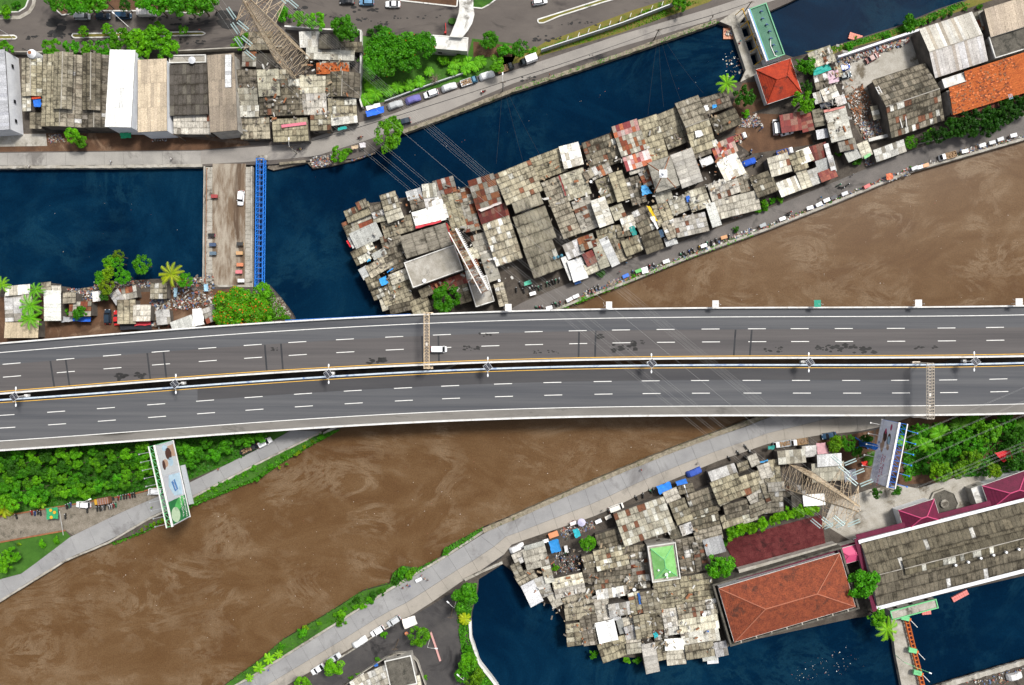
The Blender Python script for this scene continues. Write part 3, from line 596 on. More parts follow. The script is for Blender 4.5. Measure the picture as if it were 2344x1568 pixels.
def add_roof(root, x0, x1, y0, y1, h, kind, gable=False, pitch=.12, flip=False, name='roof', over=.12, skip=0, sheets=True, mat=None, th=.14):
    """roof part in root's local frame over x0..x1, y0..y1; the deck under the sheets plus the sheets themselves"""
    L, W = x1 - x0, y1 - y0; cx, cy = (x0 + x1) / 2, (y0 + y1) / 2; zf = roof_shape(L, W, h, pitch, gable, flip)
    ys = [-W / 2, 0, W / 2] if gable else [-W / 2, W / 2]; m = MB()
    m.loft([[(cx + sx * L / 2, cy + y, zf(0, y)) for y in ys] + [(cx + sx * L / 2, cy + y, zf(0, y) - th) for y in reversed(ys)] for sx in (-1, 1)])
    rf = m.build(name, mat or M['roof_void'], root)
    if sheets:
        u = Vector((1, 0, 0))
        if gable:
            sl = math.hypot(W / 2, pitch * W / 2)
            for sg in (1, -1):
                v = Vector((0, sg * W / 2, -pitch * W / 2)).normalized()
                lay_sheets(rf, Vector((cx - L / 2, cy, zf(0, 0))), u, v, L, sl + over, kind, skip)
            rm = MB(); rm.tube([(cx - L / 2, cy, zf(0, 0) + .1), (cx + L / 2, cy, zf(0, 0) + .1)], .14, 6); rm.build('ridge_cap', M['concrete_old'], rf)
        else:
            s = -1 if flip else 1; hi = Vector((cx - L / 2, cy + s * W / 2, zf(0, s * W / 2))); v = Vector((0, -s * W, -pitch * W)).normalized()
            lay_sheets(rf, hi, u, v, L, math.hypot(W, pitch * W) + over, kind, skip)
    return rf, zf
def frame(x1, y1, x2, y2, w, h):
    """rectangle: edge (x1,y1)-(x2,y2) in picture px at height h, reaching w px to its right-hand side"""
    a, b = T(x1, y1, h), T(x2, y2, h); d = b - a; L = d.length; W = w * TC[2] * (HC - h) / FP; an = math.atan2(d.y, d.x)
    v = Vector((d.y, -d.x, 0)).normalized(); c = (a + b) / 2 + v * (W / 2); return c, an, L, W
def house(x1, y1, x2, y2, w, h=0, kind='a1', row=None, flags='', label=None, cat='shack', name='shack', base=0.0, wallmat=None, pitch=None, skip=0):
    h = h or U(2.9, 4.3); gable = 'g' in flags; pitch = pitch or (U(.2, .3) if gable else U(.06, .16))
    c, an, L, W = frame(x1, y1, x2, y2, w, h); root = empty(name, (c.x, c.y, 0), an)
    if name == 'shack': L += .35; W += .35
    swap = 'v' in flags or (not gable and L < W * .8 and 'u' not in flags)
    if swap: root.rotation_euler.z = an - math.pi / 2; L, W = W, L
    hz = h - (pitch * W / 2 if gable else pitch * W / 2) * .5
    flip = 'f' in flags or (R() < .5 and 'n' not in flags)
    rf, zf = add_roof(root, -L / 2, L / 2, -W / 2, W / 2, hz, kind, gable, pitch, flip, skip=skip)
    i = .22; ys = [-W / 2 + i, 0, W / 2 - i] if gable else [-W / 2 + i, W / 2 - i]; m = MB()
    m.loft([[(sx * (L / 2 - i), y, zf(0, y) - .14) for y in ys] + [(sx * (L / 2 - i), y, base) for y in reversed(ys)] for sx in (-1, 1)])
    m.build('wall', wallmat or M['wall_dark'], root)
    dm = MB(); dm.box((0, 0, 0), (.9, .06, 1.9)); y = -(W / 2 - i) - .02; dx = U(-.3, .3) * L; dm.build('door', M['wood'], root, (dx, y, max(base, 0) + .97))
    if L > 4:
        for k in (-1, 1):
            if abs(k * L * .3 - dx) > 1.1:
                wm = MB(); wm.box((0, 0, 0), (1.0, .06, .8)); wm.build('window', M['glass_dark'], root, (k * L * .3, y, max(base, 0) + 1.6))
    if label: tag(root, label, cat)
    elif row: reg(root, KIND[kind][5] + ' ' + name.replace('_', ' '), row, cat)
    return root
def flat_house(x1, y1, x2, y2, w, h, mat, label, cat='building', name='flat_roofed_building', wallmat=None, parapet=.35, pmat=None, base=0.0, row=None):
    c, an, L, W = frame(x1, y1, x2, y2, w, h); root = empty(name, (c.x, c.y, 0), an)
    m = MB(); m.box((0, 0, (h - .1 + base) / 2), (L - .3, W - .3, h - .1 - base)); m.build('wall', wallmat or M['wall_plaster'], root)
    m = MB(); m.box((0, 0, h - .05), (L - .02, W - .02, .22)); rf = m.build('roof', M[mat], root)
    if parapet:
        m = MB(); t = .28
        for s in (-1, 1): m.box((0, s * (W / 2 - t / 2), h + parapet / 2), (L, t, parapet + .1)); m.box((s * (L / 2 - t / 2), 0, h + parapet / 2), (t, W - 2 * t - .01, parapet + .1))
        m.build('parapet', pmat or M['concrete_white'], rf)
    for s in ((-1, 1) if W > 2.2 and h > 2.5 else ()):
        for k in range(max(1, int(L / 4))):
            wm = MB(); wm.box((0, 0, 0), (1.1, .06, 1.0)); wm.build('window', M['glass_dark'], root, ((k + .5) * L / max(1, int(L / 4)) - L / 2, s * (W / 2 - .13), min(1.7, h - 1)))
    if label: tag(root, label, cat)
    else: reg(root, 'flat concrete-roofed house', row, cat)
    return root, L, W
def hip_house(x1, y1, x2, y2, w, h, rise, mat, label, ridge=.45, cat='house', name='hip_roofed_house', ridgemat=None, rows=0, wallmat=None, base=0.0):
    """hipped tile roof with ridge and hip caps and single tile courses standing proud"""
    c, an, L, W = frame(x1, y1, x2, y2, w, h); root = empty(name, (c.x, c.y, 0), an)
    if L < W: root.rotation_euler.z = an - math.pi / 2; L, W = W, L
    m = MB(); m.box((0, 0, (h + base) / 2 - .1), (L - 1.0, W - 1.0, h - base - .15)); m.build('wall', wallmat or M['wall_white'], root)
    r = L / 2 * ridge; cor = [Vector((-L / 2, -W / 2, h)), Vector((L / 2, -W / 2, h)), Vector((L / 2, W / 2, h)), Vector((-L / 2, W / 2, h))]; a, b = Vector((-r, 0, h + rise)), Vector((r, 0, h + rise))
    faces = [(cor[0], cor[1], b, a), (cor[2], cor[3], a, b), (cor[1], cor[2], b, b), (cor[3], cor[0], a, a)]
    m = MB()
    for lo0, lo1, hi1, hi0 in faces:                                   # overlapping courses
        n = rows or max(4, int((hi0 - lo0).length / .9))
        for j in range(n):
            t0, t1 = j / n, (j + 1) / n; up = Vector((0, 0, .05)); ov = Vector((0, 0, -.0))
            p0, p1 = lo0.lerp(hi0, t0) + up, lo1.lerp(hi1, t0) + up; p2, p3 = lo1.lerp(hi1, t1) + ov, lo0.lerp(hi0, t1) + ov
            if (p2 - p3).length < .02: m.poly([p0, p1, p2])
            else: m.poly([p0, p1, p2, p3])
            q0, q1 = lo0.lerp(hi0, t0), lo1.lerp(hi1, t0); m.poly([q0, q1, p1, p0])
    m.poly(list(reversed([c_ - Vector((0, 0, .12)) for c_ in cor]))); rf = m.build('roof', M[mat], root)
    m = MB()
    for p_, q2 in ((a, b), (cor[0], a), (cor[3], a), (cor[1], b), (cor[2], b)):
        if (p_ - q2).length > .1: m.tube([p_ + Vector((0, 0, .06)), q2 + Vector((0, 0, .06))], .16, 6)
    m.build('ridge_cap', ridgemat or M[mat], rf)
    m = MB()
    for s in (-1, 1): m.box((0, s * (W / 2 + .02), h - .12), (L + .1, .16, .2)); m.box((s * (L / 2 + .02), 0, h - .12), (.16, W - .2, .2))
    m.build('gutter', M['concrete_white'], root)
    return tag(root, label, cat), L, W
def box_patch(name, pts, z, mat, color=None, th=.05, wrinkle=.06, label=None, cat=None, nx=6):
    """a sagging sheet of cloth or tarpaulin over four corners (picture px at height z), with real thickness and folds"""
    P = [T(x, y, z) for x, y in pts]; c = sum(P, Vector()) / 4; m = MB(); g = []
    for i in range(nx + 1):
        rw = []
        for j in range(nx + 1):
            u_, v_ = i / nx, j / nx; p = P[0].lerp(P[1], u_).lerp(P[3].lerp(P[2], u_), v_) - c
            ed = 0 if 0 < i < nx and 0 < j < nx else .12
            p += Vector((U(-ed, ed), U(-ed, ed), U(-wrinkle, wrinkle) - .12 * math.sin(math.pi * u_) * math.sin(math.pi * v_) * (wrinkle > .03))); rw.append(p)
        g.append(rw)
    for dz in (0, -th):
        for i in range(nx):
            for j in range(nx):
                f = [g[i][j], g[i][j + 1], g[i + 1][j + 1], g[i + 1][j]]; f = [x_ + Vector((0, 0, dz)) for x_ in f]; m.poly(f if dz < 0 else f[::-1])
    if sum((Vector(m.v[m.f[0][1]]) - Vector(m.v[m.f[0][0]])).cross(Vector(m.v[m.f[0][2]]) - Vector(m.v[m.f[0][1]]))) < 0: m.f = [t[::-1] for t in m.f]
    o = m.build(name, mat, None, (c.x, c.y, c.z), 0, True)
    if color: o.color = (*color, 1)
    if label: tag(o, label, cat or name.replace('_', ' '))
    return o

# ---------------------------------------------------------------- plants
def make_crown(seed, clumps, leaves, cr, leaf, flatn=.7, mat='leaf', bias=.5, blossom=0):
    """leaf clumps over a dome (and some inside it), each clump a ball of leaf-sized faces"""
    rs = np.random.RandomState(seed); m = MB()
    for c in range(clumps):
        a = rs.uniform(0, 2 * math.pi); d = (rs.rand() ** bias) * (1 - cr * .75); z = math.sqrt(max(0, 1 - d * d)) * rs.uniform(.35, 1.0) - .1
        p = np.array([d * math.cos(a), d * math.sin(a), z * flatn]); k = cr * rs.uniform(.6, 1.2)
        for l in range(leaves):
            n = rs.normal(size=3); n /= np.linalg.norm(n); n[2] = abs(n[2]) * .8 + n[2] * .2
            q0 = p + n * k * rs.uniform(.75, 1.02) * np.array([1, 1, .8]); nn = n * .9 + rs.normal(size=3) * .45 + np.array([0, 0, .25]); nn /= np.linalg.norm(nn)
            a_ = np.cross(nn, rs.normal(size=3)); a_ /= np.linalg.norm(a_); b = np.cross(nn, a_); s = leaf * rs.uniform(.6, 1.3)
            m.poly([q0 - a_ * s * .5 - b * s, q0 + a_ * s * .6 - b * s * .2, q0 + a_ * s * .1 + b * s, q0 - a_ * s * .7 + b * s * .2], 1 if blossom and rs.rand() < blossom and nn[2] > .2 else 0)
    return m.mesh('crown', [M[mat], M['blossom']])
CROWN = {
 'round': [make_crown(s, 44, 64, .22, .07, .75) for s in (1, 2, 3)],
 'clump': [make_crown(s, 13, 130, .36, .08, .9) for s in (4, 5, 6)],
 'loose': [make_crown(s, 36, 50, .19, .09, .6) for s in (7, 8)],
 'bush': [make_crown(s, 18, 50, .32, .11, .6) for s in (9, 10)],
 'flower': [make_crown(11, 46, 62, .25, .07, .6, blossom=.015)],
 'flame': [make_crown(12, 50, 62, .25, .07, .5, blossom=.07)],
}
def make_palm(n, L, droop, seed, wid=.42, mat='leaf_palm', lw=.075):
    rs = np.random.RandomState(seed); m = MB()
    for k in range(n):
        az = 2 * math.pi * k / n + rs.uniform(-.2, .2); el = rs.uniform(.15, 1.0); pts = []; x, z, a = 0, 0, el; st = L / 10
        for i in range(11): pts.append((x, z)); x += math.cos(a) * st; z += math.sin(a) * st; a -= droop * (.5 + i * .12)
        ca, sa = math.cos(az), math.sin(az)
        for i in range(1, 11):
            wl = wid * L * math.sin(math.pi * min(1, (i + 1) / 11.5)) ** .6
            for sg in (-1, 1):
                for t in (.0, .5):
                    xi = pts[i - 1][0] + (pts[i][0] - pts[i - 1][0]) * t; zi = pts[i - 1][1] + (pts[i][1] - pts[i - 1][1]) * t
                    f = .45 * wl; pr = [(xi, 0, zi), (xi + lw * L, 0, zi), (xi + f + lw * L * .6, sg * wl * .55, zi - wl * .25)]
                    m.poly([(p[0] * ca - p[1] * sa, p[0] * sa + p[1] * ca, p[2]) for p in (pr if sg > 0 else pr[::-1])])
    return m.mesh('fronds', M[mat])
PALM = [make_palm(12, 1, .22, s) for s in (1, 2)]; COCO = [make_palm(11, 1, .2, 5, .3, lw=.05)]; BANANA = [make_palm(8, 1, .2, 8, .4, lw=.13)]
TRUNK = {}
def trunk_mesh(h, r, br=5, seed=0):
    k = (round(h, 1), round(r, 2), br, seed)
    if k not in TRUNK:
        rs = np.random.RandomState(seed); m = MB(); lean = rs.uniform(-.06, .06, 2) * h
        m.tube([(0, 0, -.1), (lean[0] * .4, lean[1] * .4, h * .5), (lean[0], lean[1], h)], [r, r * .8, r * .55], 7)
        for b in range(br):
            az = 2 * math.pi * b / br + rs.uniform(-.4, .4); l = h * rs.uniform(.25, .45); s = Vector((lean[0], lean[1], h)) * rs.uniform(.75, 1)
            m.tube([s, s + Vector((math.cos(az) * l * .6, math.sin(az) * l * .6, l * .5)), s + Vector((math.cos(az) * l, math.sin(az) * l, l * .9))], [r * .45, r * .3, r * .1], 5)
        TRUNK[k] = m.mesh('trunk', M['bark'])
    return TRUNK[k]
GREEN = (1, 1, 1); LIME = (1.6, 1.2, .9); DARK = (.5, .5, .7); YEL = (2.6, 1.05, .9); BLK = (.28, .3, .55); PALE = (1.5, 1.1, 2.2)
LOOKC = {GREEN: 'green', LIME: 'bright lime green', DARK: 'deep green', YEL: 'yellowish green', BLK: 'very dark green', PALE: 'pale green'}
def tree(x, y, r, kind='round', col=GREEN, row=None, label=None, h=None, squash=1.0, asp=1.0, name=None, at=None):
    """tree whose crown centre shows at (x, y) with radius r (picture px); stands on the ground below it"""
    k0 = TC[2] / 8.0
    bushy = kind == 'bush'; rm = r * k0; h = h if h is not None else (rm * .25 if bushy else min(7.5, 1.6 + rm * 1.25))
    p = T(x, y, h + rm * .2); rm = r * TC[2] * (HC - h) / FP; name = name or ('bush' if bushy else 'tree')
    o = empty(name, (p.x, p.y, 0), U(0, 6.28)); th = max(.3, h - rm * .15)
    put('trunk', trunk_mesh(th, .06 * rm + .05, 3 if bushy else 5, random.randint(0, 2)), o)
    c = put('crown', random.choice(CROWN[kind]), o, (0, 0, h + rm * .2)); c.scale = (rm * asp, rm / asp, rm * squash)
    v = U(.7, 1.15); c.color = (col[0] * v * U(.9, 1.1), col[1] * v, col[2] * v, 1)
    look = LOOKC.get(col, 'green') + {'round': ' round tree', 'clump': ' clumpy tree', 'loose': ' loose-crowned tree', 'bush': ' bush', 'flower': ' flowering tree', 'flame': ' orange-blossomed tree'}[kind]
    if label: tag(o, label, 'bush' if bushy else 'tree')
    else: reg(o, look, row, 'bush' if bushy else 'tree')
    return o
def palm(x, y, r, kind='palm', col=GREEN, row=None, label=None, h=None):
    rm = r * TC[2] / 8; h = h if h is not None else {'palm': 1.5, 'coco': 5.5, 'banana': .9}[kind]; p = T(x, y, h)
    rm = r * TC[2] * (HC - h) / FP * 1.15; nm = {'palm': 'palm', 'coco': 'coconut_palm', 'banana': 'banana_plant'}[kind]
    o = empty(nm, (p.x, p.y, 0), U(0, 6.28)); m = MB()
    put('trunk', trunk_mesh(h, .16 if kind == 'coco' else .12, 0, 1), o)
    f = put('fronds', random.choice({'palm': PALM, 'coco': COCO, 'banana': BANANA}[kind]), o, (0, 0, h)); f.scale = (rm, rm, rm); v = U(.9, 1.15); f.color = (col[0] * v, col[1] * v, col[2] * v, 1)
    lk = LOOKC.get(col, 'green') + ' ' + nm.replace('_', ' ')
    if label: tag(o, label, 'palm' if kind != 'banana' else 'plant')
    else: reg(o, lk, row, 'palm' if kind != 'banana' else 'plant')
    return o
def cover(name, poly, n, size, z, mat='leaf_cover', col=GREEN, label=None, world=None):
    """uncountable leafy ground cover inside a polygon (picture px)"""
    P = [D(*p_) for p_ in poly]; xs = [p.x for p in P]; ys = [p.y for p in P]; m = MB(); rs = np.random.RandomState(len(REG) * 7 + n)
    tri = [(p.x, p.y) for p in P]
    def inside(x, y):
        c = False
        for i in range(len(tri)):
            (x1, y1), (x2, y2) = tri[i - 1], tri[i]
            if (y1 > y) != (y2 > y) and x < (x2 - x1) * (y - y1) / (y2 - y1) + x1: c = not c
        return c
    bl = [(rs.uniform(min(xs), max(xs)), rs.uniform(min(ys), max(ys)), rs.uniform(.5, 1.4)) for _ in range(max(6, n // 60))]; k = 0; tries = 0; bx = by = 0; br_ = 1
    while k < n and tries < n * 40:
        tries += 1; un = rs.rand() < .55
        if un: x, y = rs.uniform(min(xs), max(xs)), rs.uniform(min(ys), max(ys)); bx, by, br_ = x + rs.normal() * .6, y + rs.normal() * .6, .6
        else: bx, by, br_ = bl[rs.randint(len(bl))]; x, y = bx + rs.normal() * br_, by + rs.normal() * br_
        if not inside(x, y): continue
        k += 1; hz = z[0] + (z[1] - z[0]) * rs.rand() * math.exp(-((x - bx) ** 2 + (y - by) ** 2) / (2 * br_ ** 2)); nn = rs.normal(size=3) * .5 + np.array([0, 0, .8]); nn /= np.linalg.norm(nn)
        a = np.cross(nn, rs.normal(size=3)); a /= np.linalg.norm(a); b = np.cross(nn, a); s = size * rs.uniform(.6, 1.4); c = np.array([x, y, hz])
        m.poly([c - a * s * .5 - b * s, c + a * s * .6 - b * s * .2, c + a * s * .1 + b * s, c - a * s * .7 + b * s * .2])
    o = m.build(name, M[mat]); o.color = (*col, 1); return stuff(o, label, 'plants')
def rubbish(poly, n, size=.35, label=None, mats=None, name='rubbish', z=.05, zt=.3, elong=1.0):
    P = [D(*p_) for p_ in poly]; m = MB(); rs = np.random.RandomState(n + int(abs(P[0].x) * 10)); A, B, C, E = P[0], P[1], P[2], P[-1]
    for k in range(n):
        u_, v_ = rs.rand(), rs.rand(); p = A.lerp(B, u_).lerp(E.lerp(C, u_), v_); s = size * rs.uniform(.35, 1.3)
        m.box((p.x, p.y, z + rs.rand() * zt), (s * rs.uniform(.5, 1.6) * elong, s * rs.uniform(.4, 1.1), s * rs.uniform(.15, .6)), rs.randint(6), rs.uniform(0, 3.14))
    return stuff(m.build(name, mats or SCRAP), label, 'rubbish')

# ---------------------------------------------------------------- vehicles
def ring(x, hw, z0, z1, bev=.12):
    b = min(bev, (z1 - z0) * .45); return [(x, -hw, z0), (x, hw, z0), (x, hw, z1 - b), (x, hw - b, z1), (x, -hw + b, z1), (x, -hw, z1 - b)]
def wheel_parts(root, xs, hw, r=.31):
    m = MB(); m.cyl((0, 0, 0), r, .2, 14, 0, 1); t = m.mesh('tyre', M['rubber']); m = MB(); m.cyl((0, 0, 0), r * .6, .22, 10, 0, 1); rm = m.mesh('rim', M['chrome'])
    for x in xs:
        for s in (-1, 1): o = put('wheel', t, root, (x, s * hw, r)); put('rim', rm, o)
def make_car(kind):
    e = empty('car', (0, 0, 0))
    if kind in ('suv', 'sedan', 'van'):
        L, hw = {'suv': (4.3, .86), 'sedan': (4.3, .86), 'van': (4.5, .84)}[kind]; x = L / 2
        st = [(-x, .72, .42, .62), (-x + .08, .8, .32, .92), (-x + .6, hw, .25, 1.0), (0, hw, .22, 1.02), (x - 1.0, hw, .25, .98), (x - .3, .8, .3, .84), (x - .02, .66, .4, .62)]
        m = MB(); m.loft([ring(a, b, c, d) for a, b, c, d in st]); m.build('body', M['car_paint'], e, smooth=False)
        r0, r1, f0, f1 = {'suv': (-x + .15, -x + .45, x - 1.7, x - 1.05), 'sedan': (-x + .55, -x + 1.15, x - 1.95, x - 1.15), 'van': (-x + .1, -x + .3, x - 1.25, x - .55)}[kind]; zt = {'suv': 1.62, 'sedan': 1.42, 'van': 1.8}[kind]
        m = MB(); m.loft([ring(r0, hw - .06, .9, 1.0, .04), ring(r1, hw - .16, .9, zt - .03), ring(f0, hw - .16, .9, zt - .03), ring(f1, hw - .08, .9, .98, .04)]); m.build('glass', M['glass_dark'], e)
        m = MB(); m.loft([ring(r1 - .02, hw - .17, zt - .06, zt, .03), ring((r1 + f0) / 2, hw - .13, zt - .05, zt + .05, .05), ring(f0 + .06, hw - .17, zt - .06, zt - .01, .03)]); m.build('roof', M['car_paint'], e)
        m = MB(); m.box((0, 0, 0), (.16, .3, .14)); hl = m.mesh('headlight', M['headlight']); tl = m.mesh('taillight', M['taillight'])
        for s in (-1, 1): put('headlight', hl, e, (x - .2, s * .58, .74)); put('taillight', tl, e, (-x + .06, s * .62, .82))
        m = MB(); m.box((0, 0, 0), (.14, .2, .12)); mi = m.mesh('mirror', M['car_paint'])
        for s in (-1, 1): put('mirror', mi, e, (f1 - .25, s * (hw + .06), 1.0))
        wheel_parts(e, (-x + .85, x - .85), hw - .06)
    elif kind == 'covered':
        x = 2.25; st = [(-x, .7, .12, .55), (-x + .3, .88, .1, 1.1), (-x + .9, .86, .1, 1.62), (.5, .86, .1, 1.66), (1.15, .9, .1, 1.12), (x - .35, .9, .1, .96), (x, .74, .12, .5)]
        m = MB(); m.loft([[(a + U(-.05, .05), p[1] * U(.96, 1.04), p[2]) for p in ring(a, b, c, d, .3)] for a, b, c, d in st]); m.build('cover', M['cloth'], e)
        m = MB(); m.tube([(.1, -.93, .5), (.1, -.7, 1.62), (.1, .7, 1.62), (.1, .93, .5)], .03, 4); m.build('strap', M['cable_dark'], e)
    elif kind in ('truck', 'pickup'):
        m = MB(); m.loft([ring(.9, .8, .35, 1.6, .1), ring(1.2, .82, .3, 1.9, .2), ring(1.9, .82, .3, 1.85, .2), ring(2.35, .8, .35, 1.1, .1), ring(2.45, .74, .4, .9, .1)]); m.build('cab', M['car_paint'], e)
        m = MB(); m.poly([(1.98, -.68, 1.8), (2.36, -.7, 1.12), (2.36, .7, 1.12), (1.98, .68, 1.8)]); m.build('windscreen', M['glass_dark'], e, (.02, 0, .02))
        m = MB(); m.box((-.6, 0, .5), (5, .9, .25)); m.build('chassis', M['rubber'], e)
        if kind == 'truck':
            m = MB(); m.box((-.85, 0, 1.55), (3.3, 1.85, 1.9)); m.build('cargo_box', M['plastic'], e); m = MB()
            for k in range(5): m.box((-2.2 + k * .68, 0, 2.51), (.08, 1.8, .04))
            m.build('roof_rib', M['steel_grey'], e)
        else:
            m = MB(); m.box((-.85, 0, .72), (3.2, 1.75, .12))
            for s in (-1, 1): m.box((-.85, s * .85, 1.0), (3.2, .07, .5)); m.box((-.85 + s * 1.57, 0, 1.0), (.07, 1.63, .5))
            m.build('cargo_bed', M['plastic'], e); m = MB()
            for k in range(26): m.box((U(-2.2, .5), U(-.65, .65), .85 + U(0, .3)), (U(.2, .6), U(.2, .5), .3), 0, U(0, 3))
            m.build('load', M['cloth'], e)
        wheel_parts(e, (-1.6, 1.6), .76, .34)
    return e
CARP = {}
def car(x, y, ang, kind, color, label, c2=None, z=0.0, scale=1.0, cat=None):
    """ang: heading in degrees, counter-clockwise from the picture's right"""
    if kind not in CARP: CARP[kind] = make_car(kind); o = CARP[kind]
    else: o = copy_tree(CARP[kind])
    p = T(x, y, z + 1.2); o.location = (p.x, p.y, z); o.rotation_euler = (0, 0, rad(ang)); o.scale = (scale,) * 3
    for ch in o.children:
        n = ch.name.split('.')[0]
        ch.color = (*((c2 or color) if n in ('cargo_box', 'cargo_bed', 'load') else color), 1)
        if n == 'load': ch.color = (.3, .2, .12, 1)
    nm = {'truck': 'box_truck', 'pickup': 'pickup_truck', 'covered': 'covered_car'}.get(kind, 'parked_car'); o.name = nm
    tag(o, label, cat or ('truck' if kind in ('truck', 'pickup') else 'car')); return o
def make_bike():
    e = empty('motorbike', (0, 0, 0)); m = MB(); m.cyl((0, 0, 0), .28, .1, 14, 0, 1); w_ = m.mesh('wheel', M['rubber'])
    for x in (-.6, .6): put('wheel', w_, e, (x, 0, .28))
    m = MB(); m.loft([ring(-.85, .1, .5, .7, .05), ring(-.4, .17, .35, .78, .08), ring(.05, .16, .25, .62, .08), ring(.3, .2, .3, .95, .08), ring(.55, .16, .5, 1.0, .06)]); m.build('body', M['car_paint'], e)
    m = MB(); m.loft([ring(-.78, .12, .74, .84, .04), ring(-.3, .16, .74, .86, .04), ring(.1, .12, .7, .8, .04)]); m.build('seat', M['rubber'], e)
    m = MB(); m.tube([(.42, -.34, 1.02), (.5, 0, 1.05), (.42, .34, 1.02)], .03, 5); m.tube([(.5, 0, 1.02), (.62, 0, .3)], .04, 5); m.build('handlebar', M['chrome'], e)
    m = MB(); m.box((.6, 0, .9), (.1, .18, .14)); m.build('headlight', M['headlight'], e); return e
BIKE = [None]
def bike(x, y, ang, color, row, z=0.0):
    if BIKE[0] is None: BIKE[0] = make_bike(); o = BIKE[0]
    else: o = copy_tree(BIKE[0])
    p = T(x, y, z + .5); o.location = (p.x, p.y, z + .06); o.rotation_euler = (0, 0, rad(ang))
    for ch in o.children:
        if ch.name.startswith('body'): ch.color = (*color, 1)
    cn = {(.02, .02, .02): 'black', (.4, .02, .02): 'red', (.03, .08, .3): 'blue', (.5, .5, .5): 'silver', (.03, .25, .12): 'green', (.6, .35, .02): 'yellow'}[color]
    reg(o, cn + ' motorbike', row, 'motorbike'); return o
BKC = [(.02, .02, .02)] * 4 + [(.4, .02, .02), (.03, .08, .3), (.5, .5, .5), (.03, .25, .12)]
def make_cart():
    e = empty('handcart', (0, 0, 0)); m = MB(); m.box((0, 0, .85), (1.7, .85, .7)); m.build('box', M['plastic'], e); m = MB(); m.box((0, 0, 1.24), (1.85, .98, .07)); m.build('lid', M['plastic'], e)
    m = MB(); m.cyl((0, 0, 0), .3, .08, 14, 0, 1); w_ = m.mesh('wheel', M['rubber'])
    for s in (-1, 1): put('wheel', w_, e, (.1, s * .5, .3))
    m = MB(); m.tube([(-.85, -.35, .8), (-1.5, -.35, .9), (-1.5, .35, .9), (-.85, .35, .8)], .03, 5); m.tube([(.7, -.3, .5), (.7, -.3, 0)], .04, 5); m.tube([(.7, .3, .5), (.7, .3, 0)], .04, 5); m.build('handle', M['wood'], e); return e
CART = [None]
def cart(x, y, ang, color, label=None, row=None, lid=None, scale=1.0, z=.06):
    if CART[0] is None: CART[0] = make_cart(); o = CART[0]
    else: o = copy_tree(CART[0])
    p = T(x, y, 1); o.location = (p.x, p.y, z); o.rotation_euler = (0, 0, rad(ang)); o.scale = (scale,) * 3
    for ch in o.children:
        if ch.name.startswith('box'): ch.color = (*color, 1)
        if ch.name.startswith('lid'): ch.color = (*(lid or color), 1)
    if label: tag(o, label, 'handcart')
    else: reg(o, 'small handcart', row, 'handcart')
    return o
